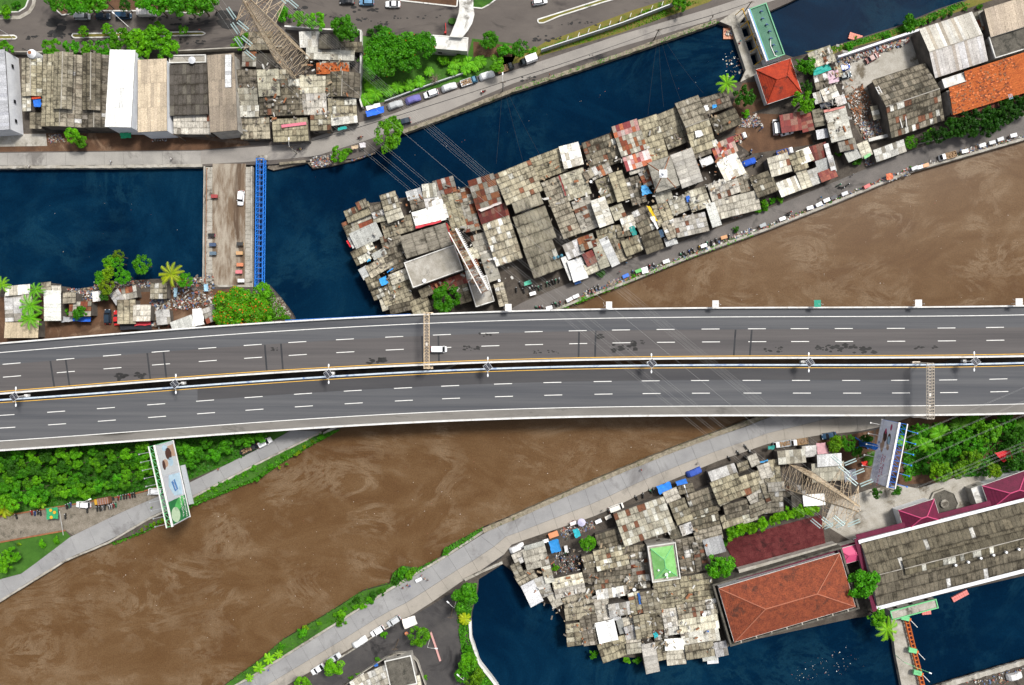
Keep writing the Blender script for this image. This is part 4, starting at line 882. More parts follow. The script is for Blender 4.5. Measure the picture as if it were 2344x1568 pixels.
# people: one continuous skinned body, coloured in bands (skin, shirt, trousers, hair)
def make_person(pose):
    if pose == 'walk': J = {'pel': (0, 0, .95), 'che': (.03, 0, 1.3), 'nec': (.04, 0, 1.48), 'hd': (.06, 0, 1.6), 'top': (.06, 0, 1.7), 'ls': (.03, .19, 1.4), 'le': (-.08, .26, 1.13), 'lh': (.05, .27, .9), 'rs': (.03, -.19, 1.4), 're': (.0, -.27, 1.12), 'rh': (.2, -.26, .93), 'lk': (.16, .1, .5), 'la': (.12, .1, .06), 'lt': (.32, .1, .03), 'rk': (-.02, -.1, .5), 'ra': (-.24, -.1, .1), 'rt': (-.06, -.1, .03), 'lp': (0, .1, .9), 'rp': (0, -.1, .9)}
    else: J = {'pel': (0, 0, .82), 'che': (.04, 0, 1.15), 'nec': (.08, 0, 1.33), 'hd': (.1, 0, 1.45), 'top': (.1, 0, 1.56), 'ls': (.06, .2, 1.25), 'le': (.2, .28, 1.05), 'lh': (.42, .3, 1.03), 'rs': (.06, -.2, 1.25), 're': (.2, -.28, 1.05), 'rh': (.42, -.3, 1.03), 'lk': (.4, .17, .72), 'la': (.34, .18, .3), 'lt': (.5, .18, .26), 'rk': (.4, -.17, .72), 'ra': (.34, -.18, .3), 'rt': (.5, -.18, .26), 'lp': (.03, .1, .8), 'rp': (.03, -.1, .8)}
    rd_ = {'pel': .13, 'che': .15, 'nec': .06, 'hd': .1, 'top': .09, 'ls': .07, 'le': .045, 'lh': .04, 'rs': .07, 're': .045, 'rh': .04, 'lk': .06, 'la': .045, 'lt': .04, 'rk': .06, 'ra': .045, 'rt': .04, 'lp': .09, 'rp': .09}
    ks = list(J); E = [('pel', 'che'), ('che', 'nec'), ('nec', 'hd'), ('hd', 'top'), ('che', 'ls'), ('ls', 'le'), ('le', 'lh'), ('che', 'rs'), ('rs', 're'), ('re', 'rh'), ('pel', 'lp'), ('lp', 'lk'), ('lk', 'la'), ('la', 'lt'), ('pel', 'rp'), ('rp', 'rk'), ('rk', 'ra'), ('ra', 'rt')]
    me = bpy.data.meshes.new('body'); me.from_pydata([J[k] for k in ks], [(ks.index(a), ks.index(b)) for a, b in E], []); o = bpy.data.objects.new('person_rig', me); COL.objects.link(o)
    o.modifiers.new('skin', 'SKIN'); sv = me.skin_vertices[0].data
    for i, k in enumerate(ks): sv[i].radius = (rd_[k], rd_[k]); sv[i].use_root = k == 'pel'
    s = o.modifiers.new('sub', 'SUBSURF'); s.levels = 1; s.render_levels = 1
    dg = bpy.context.evaluated_depsgraph_get(); me2 = bpy.data.meshes.new_from_object(o.evaluated_get(dg)); bpy.data.objects.remove(o)
    me2.materials.clear()
    for mt in (M['cloth'], M['scrap_1'], M['skin'], M['hair']): me2.materials.append(mt)
    zs, zn = J['hd'][2], J['pel'][2]
    for p in me2.polygons:
        c = p.center; p.use_smooth = True
        p.material_index = 3 if c.z > zs + .01 and c.x < J['hd'][0] + .07 else 2 if c.z > J['nec'][2] else 0 if c.z > zn and abs(c.y) < .25 else 2 if abs(c.y) > .24 and c.z > zn - .1 else 1
    return me2
PEO = {}
def person(x, y, ang, color, label, pose='walk', z=.06, group=None):
    if pose not in PEO: PEO[pose] = make_person(pose)
    p = T(x, y, 1.2); o = put('person', PEO[pose], None, (p.x, p.y, z), rad(ang), None, color); tag(o, label, 'person', group); return o
# ================================================================ BUILDINGS
ROWS = {
 'cn': 'in the canal-side row of the central block', 'cm': 'in the middle rows of the central block', 'cr': 'in the river-road row of the central block',
 'cw': 'at the western tip of the central block', 'sw': 'on the canal edge of the southern block', 'sm': 'in the middle of the southern block',
 'sr': 'along the road side of the southern block', 'nu': 'in the upper row beside the left pylon', 'nl': 'in the lower rows right of the warehouses',
 'yd': 'left of the concrete yard at upper right', 'yr': 'by the roadside junction below the dirt yard', 'lh': 'between the left canal and the highway', 'rp': 'around the foot of the right pylon'}
def hs_(c, r, text):
    tile(c, r)
    for ln in text.strip().split('\n'):
        t = ln.split(); x1, y1, x2, y2, w_ = map(float, t[:5]); kind, row = t[5], t[6]; h = 0; fl = ''
        for e_ in t[7:]:
            if e_[0].isdigit(): h = float(e_)
            else: fl = e_
        house(x1, y1, x2, y2, w_, h, kind, row, fl, base=-1.7 if row in ('cn', 'cw', 'sw', 'lh') else -.05)
# ---- warehouses at the upper left
tile(0, 0)
W1 = house(-190, 470, 52, 455, 735, 6.3, 'z', None, 'vn', 'tall pale metal warehouse with windowed side wall at the far left', 'warehouse', 'warehouse', wallmat=M['wall_white'], pitch=.06)
for yy in (9, 0, -9):
    m = MB(); m.box((0, 0, 0), (.08, .8, 1.0)); 
for k, xx in enumerate((-7.5, 2.5, 8)):
    m = MB(); m.box((0, 0, 0), (1.0, .08, .9)); m.build('window', M['glass_dark'], W1, (xx, 3.72, 3.6))
house(378, 530, 380, 880, 185, 4.6, 'a1', None, 'gu', 'narrow grey gabled shed between the pale warehouse and the water tank', 'shed', 'shed')
house(205, 885, 292, 885, 135, 3.6, 'a0', None, '', 'small grey lean-to beside a bright blue tarpaulin', 'shed', 'shed')
house(275, 1030, 380, 1030, 150, 3.2, 'a2', None, '', 'low dark shed roof below the blue tarpaulin', 'shed', 'shed')
o = house(757, 500, 737, 1165, 368, 5, 'a1', None, 'gu', 'wide grey-brown gabled warehouse with a raised roof vent', 'warehouse', 'warehouse', pitch=.17)
_, _, L_, W_ = frame(757, 500, 737, 1165, 368, 5); add_roof(o, -L_ / 2, L_ * .28, -W_ * .12, W_ * .34, 6.55, 'a1', True, .2, name='roof_monitor')
o = house(992, 500, 986, 1170, 240, 5, 'a2', None, 'gu', 'dark brown gabled warehouse left of the long white roof', 'warehouse', 'warehouse', pitch=.2)
_, _, L_, W_ = frame(992, 500, 986, 1170, 240, 5); add_roof(o, -L_ / 2, L_ * .28, -W_ * .38, W_ * .28, 6.1, 'a2', True, .2, name='roof_monitor')
house(1234, 458, 1217, 1178, 236, 7.5, 'w', None, 'vn', 'long narrow white metal warehouse roof among brown roofs', 'warehouse', 'warehouse', wallmat=M['wall_white'])
house(1262, 955, 1262, 1185, 46, 4.5, 'w', None, 'un', 'thin white lean-to against the long white warehouse', 'shed', 'shed')
house(1518, 533, 1552, 1213, 265, 6.5, 'm', None, 'vn', 'plain tan metal warehouse right of the white one', 'warehouse', 'warehouse', wallmat=M['wall_white'])
house(1898, 580, 1918, 1055, 350, 4.8, 'kd', None, 'vn', 'blackened corrugated warehouse between two tan roofs', 'warehouse', 'warehouse', pitch=.08)
house(1590, 1056, 1930, 1056, 170, 4.3, 'a0', None, '', 'pale grey front roof below the blackened warehouse', 'shed', 'shed')
flat_house(1552, 508, 1888, 502, 74, 3.4, 'concrete_old', 'small flat terrace with a dish behind the blackened warehouse', name='terrace')
house(2135, 478, 2203, 1213, 250, 5.8, 'm', None, 'vn', 'tan metal warehouse with a white stripe, next to the shanty roofs', 'warehouse', 'warehouse', wallmat=M['wall_plaster'])
house(2065, 500, 2120, 500, 300, 6.6, 'w', None, 'v', 'white metal strip roof on top of the tan warehouse', 'roof strip', 'roof_strip')
hs_(1, 0, '''
-195 648 8 645 165 a2 nl
-180 815 12 813 152 a0 nl
-150 975 22 972 96 wd nl
-140 1078 118 1070 190 a1 nl
18 650 208 642 225 a0 nl
228 735 394 728 125 a2 nl
30 892 165 880 170 a2 nl
168 870 428 858 195 a2 nl
402 697 638 684 165 a0 nl
430 868 640 862 175 a0 nl
665 908 915 900 200 a1 nl
500 1055 678 1045 145 a1 nl
155 1098 468 1085 195 a1 nl
690 1090 920 1060 60 wd nl 3
560 870 650 866 30 a2 nl
402 300 580 295 125 wd nu
580 320 765 318 130 kd nu
465 435 900 452 105 wd nu
780 395 965 390 78 a2 nu
610 545 860 535 34 wd nu
0 500 215 495 120 kd nu
-60 300 150 295 150 a2 nu
-120 480 0 480 130 rx nu
215 640 300 640 90 a1 nu
''')
tile(1, 0); house(945, 668, 936, 888, 298, 4.4, 'a2', None, 'gu', 'big dark gabled roof beside the white park wall', 'shack', 'shack')
house(560, 580, 850, 574, 100, 3.4, 'rx', None, '', 'collapsed shack roof with patches under orange tiles', 'shack', 'shack')
m = MB()
for i in range(26):
    for j in range(6): 
        if R() < .85: m.box((-4.5 + i * .35, -1.3 + j * .5, .02 * (j % 2) + U(0, .06)), (.3, .55, .05), 0, U(-.12, .12))
p = T(705, 625, 4.0); tag(m.build('clay_tiles', M['clay_tile'], None, (p.x, p.y, 4.05), rad(1)), 'ragged patch of orange clay tiles below the white terrace roofs', 'roof tiles')
# ---- central shanty block
hs_(1, 1, '''
808 372 1025 282 112 a1 cw
915 292 1000 255 64 a1 cw 4.6
850 472 1065 388 88 rx cw
790 478 848 452 130 a2 cw
1040 327 1140 290 110 a2 cn
1070 402 1192 380 70 a0 cw
1135 228 1270 186 148 a1 cn 5
1175 370 1312 318 112 a0 cn 5.2
860 577 1098 470 140 z cw
838 592 862 580 120 wd cw 2.8
1145 480 1428 396 140 a1 cm
1138 610 1312 560 165 a1 cm
1375 196 1500 158 74 z cn
1405 252 1522 222 112 a2 cn
1522 126 1640 112 112 wd cn
1535 232 1692 200 110 wd cn
1430 385 1700 305 140 w cm 4.6
1620 98 1800 48 132 rx cn
1640 330 1730 305 120 a0 cm
1702 215 1830 178 350 a1 cm
1826 182 1950 150 390 rx cm
1945 98 2170 28 262 rx cn 4.8
2032 372 2282 292 118 r cm
1060 762 1170 706 50 z cw
870 745 1060 652 125 a2 cw
1005 880 1200 766 112 a1 cw
945 902 1008 868 100 z cw
1215 952 1370 892 90 a0 cw
1000 985 1120 935 110 a2 cw
1040 1065 1200 1002 120 a2 cw
1200 1005 1400 935 140 a1 cw
1160 1155 1400 1065 110 a1 cw
1135 1185 1212 1160 98 a0 cw
1400 1205 1560 1135 140 a1 cw
1220 1238 1400 1192 70 a2 cw
1490 1092 1590 1045 80 a2 cw
1180 800 1330 735 130 a2 cw
1590 1040 1930 930 90 r cr
1868 745 2010 692 110 a0 cr
1900 845 2020 805 60 rx cr
1915 890 2015 870 115 z cr 3.2
1720 560 1850 520 180 a1 cm
1965 600 2100 560 150 a0 cr
2040 730 2135 695 80 a0 cr
2060 775 2160 742 250 kw cr
2180 1040 2255 1020 205 a1 cr
1600 1190 1700 1150 130 a2 cr
1830 1060 1930 1030 160 a2 cr
''')
tile(1, 1)
o = house(1315, 602, 1730, 470, 212, 6.4, 'k', None, 'v', 'large corrugated upper roof left of the edge-on billboard', 'house', 'house')
flat_house(1355, 838, 1815, 672, 246, 6.8, 'concrete_old', 'large flat cracked concrete roof with a dish, in the central block')
flat_house(1938, 1005, 2112, 950, 252, 5.5, 'concrete_old', 'flat concrete terrace with stone paving cracks beside the edge-on billboard')
house(2070, 492, 2315, 408, 400, 5, 'a1', None, 'u', 'long brown-grey slab of roof above the billboard frame', 'house', 'house')
hs_(2, 1, '''
-160 35 165 -98 300 a1 cn 5.4 f
-10 262 240 175 130 k cm 6.2
10 425 300 322 300 k cm 6 f
108 722 360 625 270 k cr 5.6 n
165 -108 432 -208 205 a1 cn
272 108 425 48 555 a1 cm 4.4 u
432 -218 602 -262 195 wd cn 5
440 42 645 -28 235 a0 cm
550 285 705 228 290 a0 cm
640 -248 915 -346 262 a2 cn
650 20 760 -40 70 a1 cm
700 -20 870 -95 110 rx cm
762 92 890 42 235 a1 cm
885 32 1000 -6 262 a1 cm 4.6
720 278 842 235 250 wd cm 4.8
1040 -100 1165 -140 140 a0 cm
1030 80 1155 40 245 a2 cm
1100 382 1238 318 105 a2 cm
1135 485 1262 425 105 a2 cr
1280 325 1420 275 195 a1 cm
1305 205 1442 160 98 kw cm 3.6
1430 275 1592 212 135 a0 cm
1590 198 1762 140 185 a0 cm
1482 442 1762 380 168 a0 cr
1780 308 1848 286 212 w cr 4.4
1787 128 2040 38 150 a0 cr
1850 275 2235 180 165 a0 cr
2040 32 2150 0 175 a1 cm
2180 62 2344 2 195 a2 cr
1150 -20 1240 -60 180 rx cm
465 682 602 622 130 wd cr
508 832 632 792 188 w cr
452 798 492 782 215 w cr 3
600 622 735 575 115 rx cr
645 765 728 725 110 r cr
660 868 785 812 85 a0 cr
730 652 805 625 255 kw cr
802 632 865 602 268 z cr
770 545 932 500 95 a1 cr
868 605 1000 552 255 a1 cr
1000 645 1132 592 140 a1 cr
950 502 1062 480 108 a2 cr
1108 605 1172 582 130 wd cr
1180 595 1332 540 168 a2 cr
1368 485 1470 442 155 a1 cr
1395 622 1492 592 70 z cr 2.8
990 440 1100 400 110 a0 cm
900 340 1000 300 120 a0 cm
1420 120 1510 90 60 kw cm
''')
hs_(2, 0, '''
915 1168 1136 1096 102 p cn 5
952 1272 1180 1198 170 rx cn 5.2
1015 1442 1242 1372 130 p cm 5
1150 1112 1312 1060 378 a1 cn u
1312 1066 1500 988 320 a1 cn u
1735 912 1960 832 148 a2 cn
1812 1092 2038 992 150 a2 cm
1818 1342 2012 1255 130 p cm
1872 1482 2052 1402 200 wd cm
1722 1472 1822 1432 60 w cm 3
1660 1380 1800 1330 70 a2 cm
''')
tile(2, 0)
house(1495, 942, 1712, 863, 495, 5.6, 'a1', None, 'g', 'large two-slope grey roof on the canal left of the coconut palm', 'house', 'house')
house(1455, 1418, 1642, 1352, 325, 6, 'kw', None, 'v', 'cream ribbed metal roof right of the roof-top mast', 'house', 'house')
house(1242, 1492, 1450, 1428, 285, 6.4, 'kw', None, '', 'cream ribbed metal roof that carries the four-legged mast', 'house', 'house')
hs_(3, 0, '''
-10 1455 170 1402 165 a0 yr
190 1425 312 1382 160 a1 yr
262 1392 372 1352 120 wd yr
376 1352 520 1305 122 r yr
430 1485 582 1432 130 z yr
520 1325 545 1318 240 wd yr 4
362 492 560 422 80 a0 yd
402 562 602 502 60 a0 yd
415 702 532 672 120 a2 yd
482 832 612 782 110 a0 yd
410 860 490 835 90 wd yd
612 900 690 870 70 wd yd
410 1012 500 995 150 k yd
524 1022 700 980 285 wd yd 4.4
105 1062 282 1032 150 r yd 3
292 1062 382 1040 150 r yd 2.8
440 1200 540 1180 70 z yd 2.8
642 1302 790 1270 90 rx yr
702 1402 822 1352 90 z yr
822 1322 902 1290 130 a0 yr
600 620 660 605 90 a1 yd
''')
hs_(3, 1, '''
78 115 262 45 128 wd yr
252 12 342 -22 165 a0 yr
352 2 442 -30 138 wd yr
462 22 602 -30 82 r yr
-40 60 30 30 150 a1 yr
''')
# ---- the yard and warehouses at the upper right
tile(3, 0)
hip_house(-112, 640, 205, 535, 330, 3.8, 3.0, 'red_tile', 'bright red tiled hip roof between the pump house and the dirt yard', .3, ridgemat=M['red_tile'])
house(970, 728, 1460, 562, 555, 5.2, 'a2', None, 'g', 'huge dark stained gabled shed over the rubble yard', 'warehouse', 'warehouse', pitch=.3, skip=.015)
house(1392, 262, 1880, 102, 468, 6, 'y', None, 'g', 'grey and white striped metal warehouse with a white ridge', 'warehouse', 'warehouse', pitch=.16)
house(1965, 92, 2460, -62, 255, 7, 'm', None, 'n', 'tan metal warehouse cut by the top right corner', 'warehouse', 'warehouse')
house(1862, 125, 1962, 92, 180, 5, 'rx', None, 'v', 'narrow rusty lean-to between the striped and tan warehouses', 'shed', 'shed')
flat_house(2010, 345, 2480, 200, 205, 6, 'mossy_roof', 'flat blackened roof with a white parapet at the right edge', parapet=.5)
flat_house(1590, 728, 1792, 662, 85, 6.2, 'concrete_white', 'small flat white roof beside the orange tiled hall', parapet=.1)
for nm, args, lb in (('a', (1790, 658, 2470, 440, 150), 'upper orange clay tiled slope at the right edge'), ('b', (1637, 812, 2470, 555, 245), 'large mottled orange clay tiled hall roof at the right edge')):
    x1, y1, x2, y2, w_ = args; hh = 6.6 if nm == 'a' else 6
    c, an, L_, W_ = frame(x1, y1, x2, y2, w_, hh); root = empty('tiled_hall', (c.x, c.y, 0), an); rf, zf = add_roof(root, -L_ / 2, L_ / 2, -W_ / 2, W_ / 2, hh - .8, 'a1', False, .25, False, sheets=False, mat=M['clay_tile'])
    m = MB(); n = int(W_ / .6)
    for j in range(n): y0 = -W_ / 2 + j * W_ / n; y1_ = y0 + W_ / n; m.poly([(-L_ / 2, y0, zf(0, y0) + .09), (L_ / 2, y0, zf(0, y0) + .09), (L_ / 2, y1_, zf(0, y1_) + .03), (-L_ / 2, y1_, zf(0, y1_) + .03)]); m.poly([(-L_ / 2, y0, zf(0, y0)), (L_ / 2, y0, zf(0, y0)), (L_ / 2, y0, zf(0, y0) + .09), (-L_ / 2, y0, zf(0, y0) + .09)])
    m.build('tile_course', M['clay_tile'], rf); m = MB(); m.box((0, 0, hh / 2 - .6), (L_ - .8, W_ - .8, hh - 1.2)); m.build('wall', M['wall_plaster'], root); tag(root, lb, 'hall')
    for k in range(190 if nm == 'b' else 70):
        if k == 0: tm = MB(); tm.box((0, 0, 0), (.5, .42, .05)); tms = [tm.mesh('tile', M[a_]) for a_ in ('rust_dark', 'brown_tile', 'steel_orange')]
        xx, yy = U(-L_ / 2, L_ / 2 * .3), U(-W_ / 2 + .3, W_ / 2 - .3); put('tile', tms[k % 3], rf, (xx, yy, zf(0, yy) + .1), U(-.1, .1))
house(1662, 1040, 2480, 800, 62, 3.6, 'r', None, 'n', 'long strip of dark rust-red sheets below the orange tiles', 'lean-to', 'lean_to')
house(955, 1378, 1232, 1277, 112, 3.4, 'wd', None, 'n', 'white sheet-roofed stall beside the road below the rubble yard', 'stall', 'roadside_stall')
house(930, 978, 1000, 960, 130, 2.6, 'k', None, '', 'small ribbed container-like hut in the rubble yard', 'hut', 'hut')
# ---- pump house
c, an, L_, W_ = frame(2, 20, 0, 0, 10, 5)
TC[0], TC[1], TC[2] = 0, 0, 1.0
root, L_, W_ = flat_house(1753, 7, 1796, 126, 41, 5, 'pump_roof', 'flat green pump house roof with pale edges over the sluice', name='pump_house', pmat=M['pump_edge'], parapet=.4, wallmat=M['wall_white'], base=-1.7)
m = MB(); m.box((0, -W_ / 2 - .35, 5.2), (L_, .5, .5)); m.build('fascia', M['wall_white'], root); m = MB(); m.box((0, -W_ / 2 - .05, 5.3), (L_, .12, .5)); m.build('trim', M['steel_blue'], root)
for k in range(7):
    m = MB(); m.cyl((0, 0, .3), .25, .6, 8); m.tube([(0, 0, .6), (.5, .3, .8)], .12, 6); m.build('vent_pipe', M['pipe_navy'], root, (-L_ / 2 + 1.8 + k * 2, U(-.6, .6), 5.1))
m = MB(); m.tube([(2, .3, 5.2), (4, -.4, 5.2), (7, -.2, 5.2), (7.8, .8, 5.2)], .12, 5); m.build('hose', M['paint_white'], root)
# ---- shacks between the left canal and the highway
hs_(0, 1, '''
52 1062 270 1042 78 wd lh
46 1128 200 1122 245 wd lh 3.8
50 1372 350 1370 150 m lh 3.4
380 1026 462 1020 80 a1 lh
466 1052 556 1050 52 a0 lh
412 1097 546 1095 268 w lh 4
200 1120 290 1110 200 a0 lh
580 1118 690 1114 90 a1 lh
640 1202 832 1200 122 rx lh
848 1112 930 1100 80 wd lh
1082 1182 1232 1180 212 a1 lh 3.6
1226 1232 1376 1230 138 a0 lh 3.8
1080 1085 1240 1055 100 rx lh 2.9
1382 1032 1526 1030 134 a1 lh
1006 1135 1078 1082 110 wd lh 3
1562 1392 1750 1322 105 z lh 2.6
1852 1272 1950 1232 130 rx lh 2.6
1430 1280 1550 1270 120 wd lh 2.5
''')
# ---- southern shanty block
hs_(2, 3, '''
100 355 300 302 160 a0 sr
-10 478 62 442 120 a1 sr
110 300 285 250 50 z sr
22 575 172 482 108 a1 sw
86 662 190 612 205 w sw 4
202 602 312 562 180 wd sw
330 765 410 722 110 a0 sw
0 385 105 335 90 a0 sr
275 492 345 472 150 wd sm
465 785 712 702 105 a1 sw
482 868 748 832 110 a1 sw
620 942 766 916 270 a2 sw
492 1012 625 1000 198 a1 sw
746 352 1032 286 172 a1 sm 4.6
650 502 1080 462 128 a2 sm
640 400 745 370 110 a2 sm
762 192 962 132 160 a2 sr 3
1482 2 1622 -48 102 a1 sr
1532 112 1632 76 90 wd sm
1046 302 1218 286 112 a2 sm
1082 402 1232 382 225 rx sm
1502 240 1655 210 320 a2 sm
1662 162 1902 100 120 a1 sm
1750 248 1916 205 138 z sm
1650 280 1760 262 250 a2 sm
1532 572 1812 532 258 a1 sm
1292 628 1526 596 248 a1 sm
750 602 1045 575 90 a2 sm
770 702 1050 655 80 wd sm
1048 578 1252 560 110 a2 sm
746 782 872 766 200 a0 sm
882 832 1070 802 110 wd sm 4.4
890 902 986 890 72 w sm
1060 732 1162 712 192 a1 sm
1176 722 1320 692 205 a1 sm 4.6
766 1012 930 976 168 w sm 5
960 972 1002 960 130 z sm 3
1012 962 1102 942 65 a0 sm
1026 1042 1112 1012 110 wd sm
1110 938 1252 915 210 a1 sm 4.8
1256 916 1362 900 150 a2 sm
1366 872 1502 846 172 a0 sm
1510 842 1862 782 120 a1 sm
1522 962 1872 902 140 a0 sm
1545 1085 1880 1030 120 wd sw
1395 1052 1532 1032 60 wd sm
1400 1157 1562 1146 90 w sw
1412 1252 1576 1236 130 a0 sw
1582 1202 1832 1162 132 a1 sw
1846 1182 1952 1160 128 wd sw 3
1746 1302 1872 1290 42 z sw 2.6
1790 1332 1882 1325 36 w sw 2.4
782 1202 1040 1112 168 a1 sw
1040 1112 1162 1092 90 a0 sw
1046 1192 1176 1175 90 a0 sw
1186 1202 1300 1182 262 kw sw 4
1310 1172 1402 1156 170 a1 sw
1290 1070 1382 1050 90 a2 sw 2.6
1640 62 1880 2 110 a2 sm
1900 25 2080 -38 115 a1 sm
2085 -22 2215 -64 115 a0 sm
1780 110 1900 80 60 a0 sm 3
1420 110 1520 80 130 kd sm 2.8
960 130 1030 110 150 a2 sm
600 690 740 660 60 a2 sm
''')
tile(2, 3)
house(362, 607, 642, 542, 180, 4.4, 'a0', None, 'g', 'pale gabled roof above the western canal edge of the southern block', 'house', 'house')
house(928, 8, 1392, -155, 305, 5, 'a0', None, '', 'large pale sheet roof beside the road, left of the green roof', 'house', 'house')
root, L_, W_ = flat_house(1235, 293, 1495, 256, 338, 6.5, 'concrete_old', 'bright green hipped roof inside a white parapet, southern block', parapet=.5, name='green_roofed_house')
cx = 0; m = MB(); hw, hl = W_ / 2 - .8, L_ / 2 - .8; rr = abs(hw - hl); big = hw > hl
a, b = (Vector((0, -rr, 8.4)), Vector((0, rr, 8.4))) if big else (Vector((-rr, 0, 8.4)), Vector((rr, 0, 8.4)))
A, B, C, E = Vector((-hl, -hw, 6.75)), Vector((hl, -hw, 6.75)), Vector((hl, hw, 6.75)), Vector((-hl, hw, 6.75))
if big: m.poly([A, B, a]); m.poly([B, C, b, a]); m.poly([C, E, b]); m.poly([E, A, a, b])
else: m.poly([A, B, b, a]); m.poly([B, C, b]); m.poly([C, E, a, b]); m.poly([E, A, a])
g = m.build('hipped_roof', M['green_roof'], root); m = MB()
for p_, q2 in ((a, b), (A, a), (B, a if big else b), (C, b), (E, b if big else a)): m.tube([p_ + Vector((0, 0, .05)), q2 + Vector((0, 0, .05))], .1, 6)
m.build('ridge_cap', M['steel_green'], g)
for k, (x, y) in enumerate([(1.1, -2.6), (-1.9, -1.7), (0, -3.0), (.2, -4.0)]): m = MB(); m.cyl((0, 0, 0), .45 if k == 2 else .25, .5, 12); m.build('roof_vent', M['lamp_white'], g, (x, y, 8.2 if k == 2 else 7.6))
hs_(2, 2, '''
1800 1192 2032 1112 88 wd sr
1818 1290 2060 1198 205 a1 sr 4.8
1588 1398 1826 1312 230 a2 sr
1385 1382 1502 1332 108 a0 sr
1440 1472 1572 1422 150 a1 sr
2072 1232 2242 1172 178 a1 sr
2160 1052 2232 1022 90 a0 sr
2252 1132 2344 1100 130 a0 rp
1932 1492 2142 1432 130 a2 sm
2150 1502 2302 1442 110 a1 sm
2150 1412 2290 1332 95 a0 sm
1520 1320 1650 1290 70 a2 sr
1640 1555 1860 1490 150 a2 sm
1880 1440 1960 1400 60 a0 sm
2260 1270 2344 1240 200 a1 rp
2060 1110 2150 1080 70 a2 rp
''')
hs_(3, 2, '''
90 1002 332 982 110 wd rp 4.4
310 952 432 942 92 wd rp
450 1032 662 1016 100 w rp 5
395 1112 682 1085 165 kw rp 3.6
0 1082 92 1070 200 a1 rp
-90 1380 122 1360 185 a1 rp
0 1292 142 1280 72 a0 rp
692 1182 792 1160 90 w rp 2.8
212 1402 322 1390 112 kd rp
322 1404 510 1392 88 w rp
130 1320 330 1300 90 a2 rp 2.8
''')
tile(3, 2); box_patch('pink_canopy', [(440, 922), (525, 917), (555, 1018), (455, 1024)], 3.4, M['tarp'], (.55, .3, .33), label='plain pink canopy beside two bushy roadside trees', cat='canopy')
# ---- brown tiled hall, long hall and magenta roofs at the lower right
TC[0], TC[1], TC[2] = 0, 0, 1.0
root, L_, W_ = hip_house(1645, 1347, 1922, 1266, 128, 6.5, 3.4, 'brown_tile', 'large brown tiled hip roof on the edge of the southern canal', .42, cat='hall', name='tiled_hall', ridgemat=M['brown_ridge'], rows=20, base=-1.7)
m = MB()
for s in (-1, 1): m.box((0, s * (W_ / 2 + 1.0), 2.0), (L_ + 2.6, .5, 7.6)); m.box((s * (L_ / 2 + 1.0), 0, 2.0), (.5, W_ + 1.4, 7.6))
m.build('gutter_wall', M['mossy_roof'], root)
for k in range(8): m = MB(); m.box((0, 0, 0), (.35, 1.0, .35)); m.build('bracket', M['concrete_old'], root, (-L_ / 2 + 2 + k * (L_ - 4) / 7, -W_ / 2 - .5, 5.7))
x1, y1, x2, y2, w_ = 1974, 1246, 2440, 1127, 148
root = house(x1, y1, x2, y2, w_, 7, 'kb', None, 'g', 'very long dark corrugated hall roof cut by the right edge', 'hall', 'long_hall', pitch=.2, wallmat=M['wall_white'], base=-1.7)
c, an, L_, W_ = frame(x1, y1, x2, y2, w_, 7); add_roof(root, -L_ / 2 + 9, L_ / 2, -W_ * .1, W_ * .12, 8.15, 'kb', True, .25, name='roof_monitor')
m = MB(); m.box((0, -W_ / 2 - .75, 5.3), (L_ + 1, 1.5, .2)); m.build('white_gutter', M['wall_white'], root); m = MB(); m.box((0, W_ / 2 + .5, 6.0), (L_ + 1, 1.0, .2)); m.build('white_gutter', M['wall_white'], root)
m = MB(); m.box((0, W_ / 2 + 1.7, 5.2), (L_ + 1, 1.5, .2)); m.build('magenta_eave', M['magenta_tile'], root); m = MB(); m.box((-L_ / 2 - .7, 0, 5.6), (1.3, W_ + 3, .2)); m.build('magenta_eave', M['magenta_tile'], root)
for k in range(9):
    m = MB(); m.cyl((0, 0, .3), .35, .7, 10); m.build('roof_vent', M['lamp_white'], root, (-6 + k * 3.6, -2.6 + U(-.2, .2), 7.7))
hip_house(2056, 1168, 2138, 1142, 52, 5, 2.6, 'magenta_tile', 'magenta hip roof left of the octagonal fountain terrace', .15, ridgemat=M['banner_red'])
hip_house(2248, 1112, 2350, 1076, 58, 5, 2.8, 'magenta_tile', 'magenta hip roof at the right edge above the long hall', .2, ridgemat=M['banner_red'])
flat_house(2222, 1118, 2256, 1106, 44, 3.6, 'concrete_white', 'small white flat annex beside the right magenta roof', parapet=.1, name='annex')
hip_house(1918, 1258, 1968, 1244, 36, 4.4, 1.0, 'banner_red', 'small crimson canopy roof between the two large halls', .3, cat='canopy', name='canopy')
flat_house(1688, 1316, 1960, 1240, 11, 3.4, 'magenta_tile', 'long narrow magenta eave above the brown tiled hall', parapet=0, name='covered_walk', cat='walkway')
flat_house(1690, 1304, 1915, 1243, 9, 3.0, 'concrete_old', 'pale concrete wall top below the red mulch bed', parapet=0, name='garden_wall', cat='wall')
flat_house(2036, 1398, 2142, 1370, 22, 3.0, 'concrete_old', 'pale concrete landing with green edge under the long hall', parapet=.3, pmat=M['steel_green'], name='landing_stage', base=-1.7)
p = D(2160, 1152, .4); m = MB(); m.cyl((0, 0, .25), 4.2, .5, 8); m.loft([[(r_ * math.cos(a_), r_ * math.sin(a_), z_) for a_ in [k * math.pi / 4 for k in range(8)]] for r_, z_ in ((4.4, 0), (4.4, .75), (3.9, .75), (3.9, .45))], 1, False); m.cyl((0, 0, .8), 1.2, .6, 12, 1); e = m.build('fountain_terrace', [M['mossy_roof'], M['concrete_old']], None, (p.x, p.y, 0)); tag(e, 'octagonal grey terrace between the magenta roofs', 'terrace')
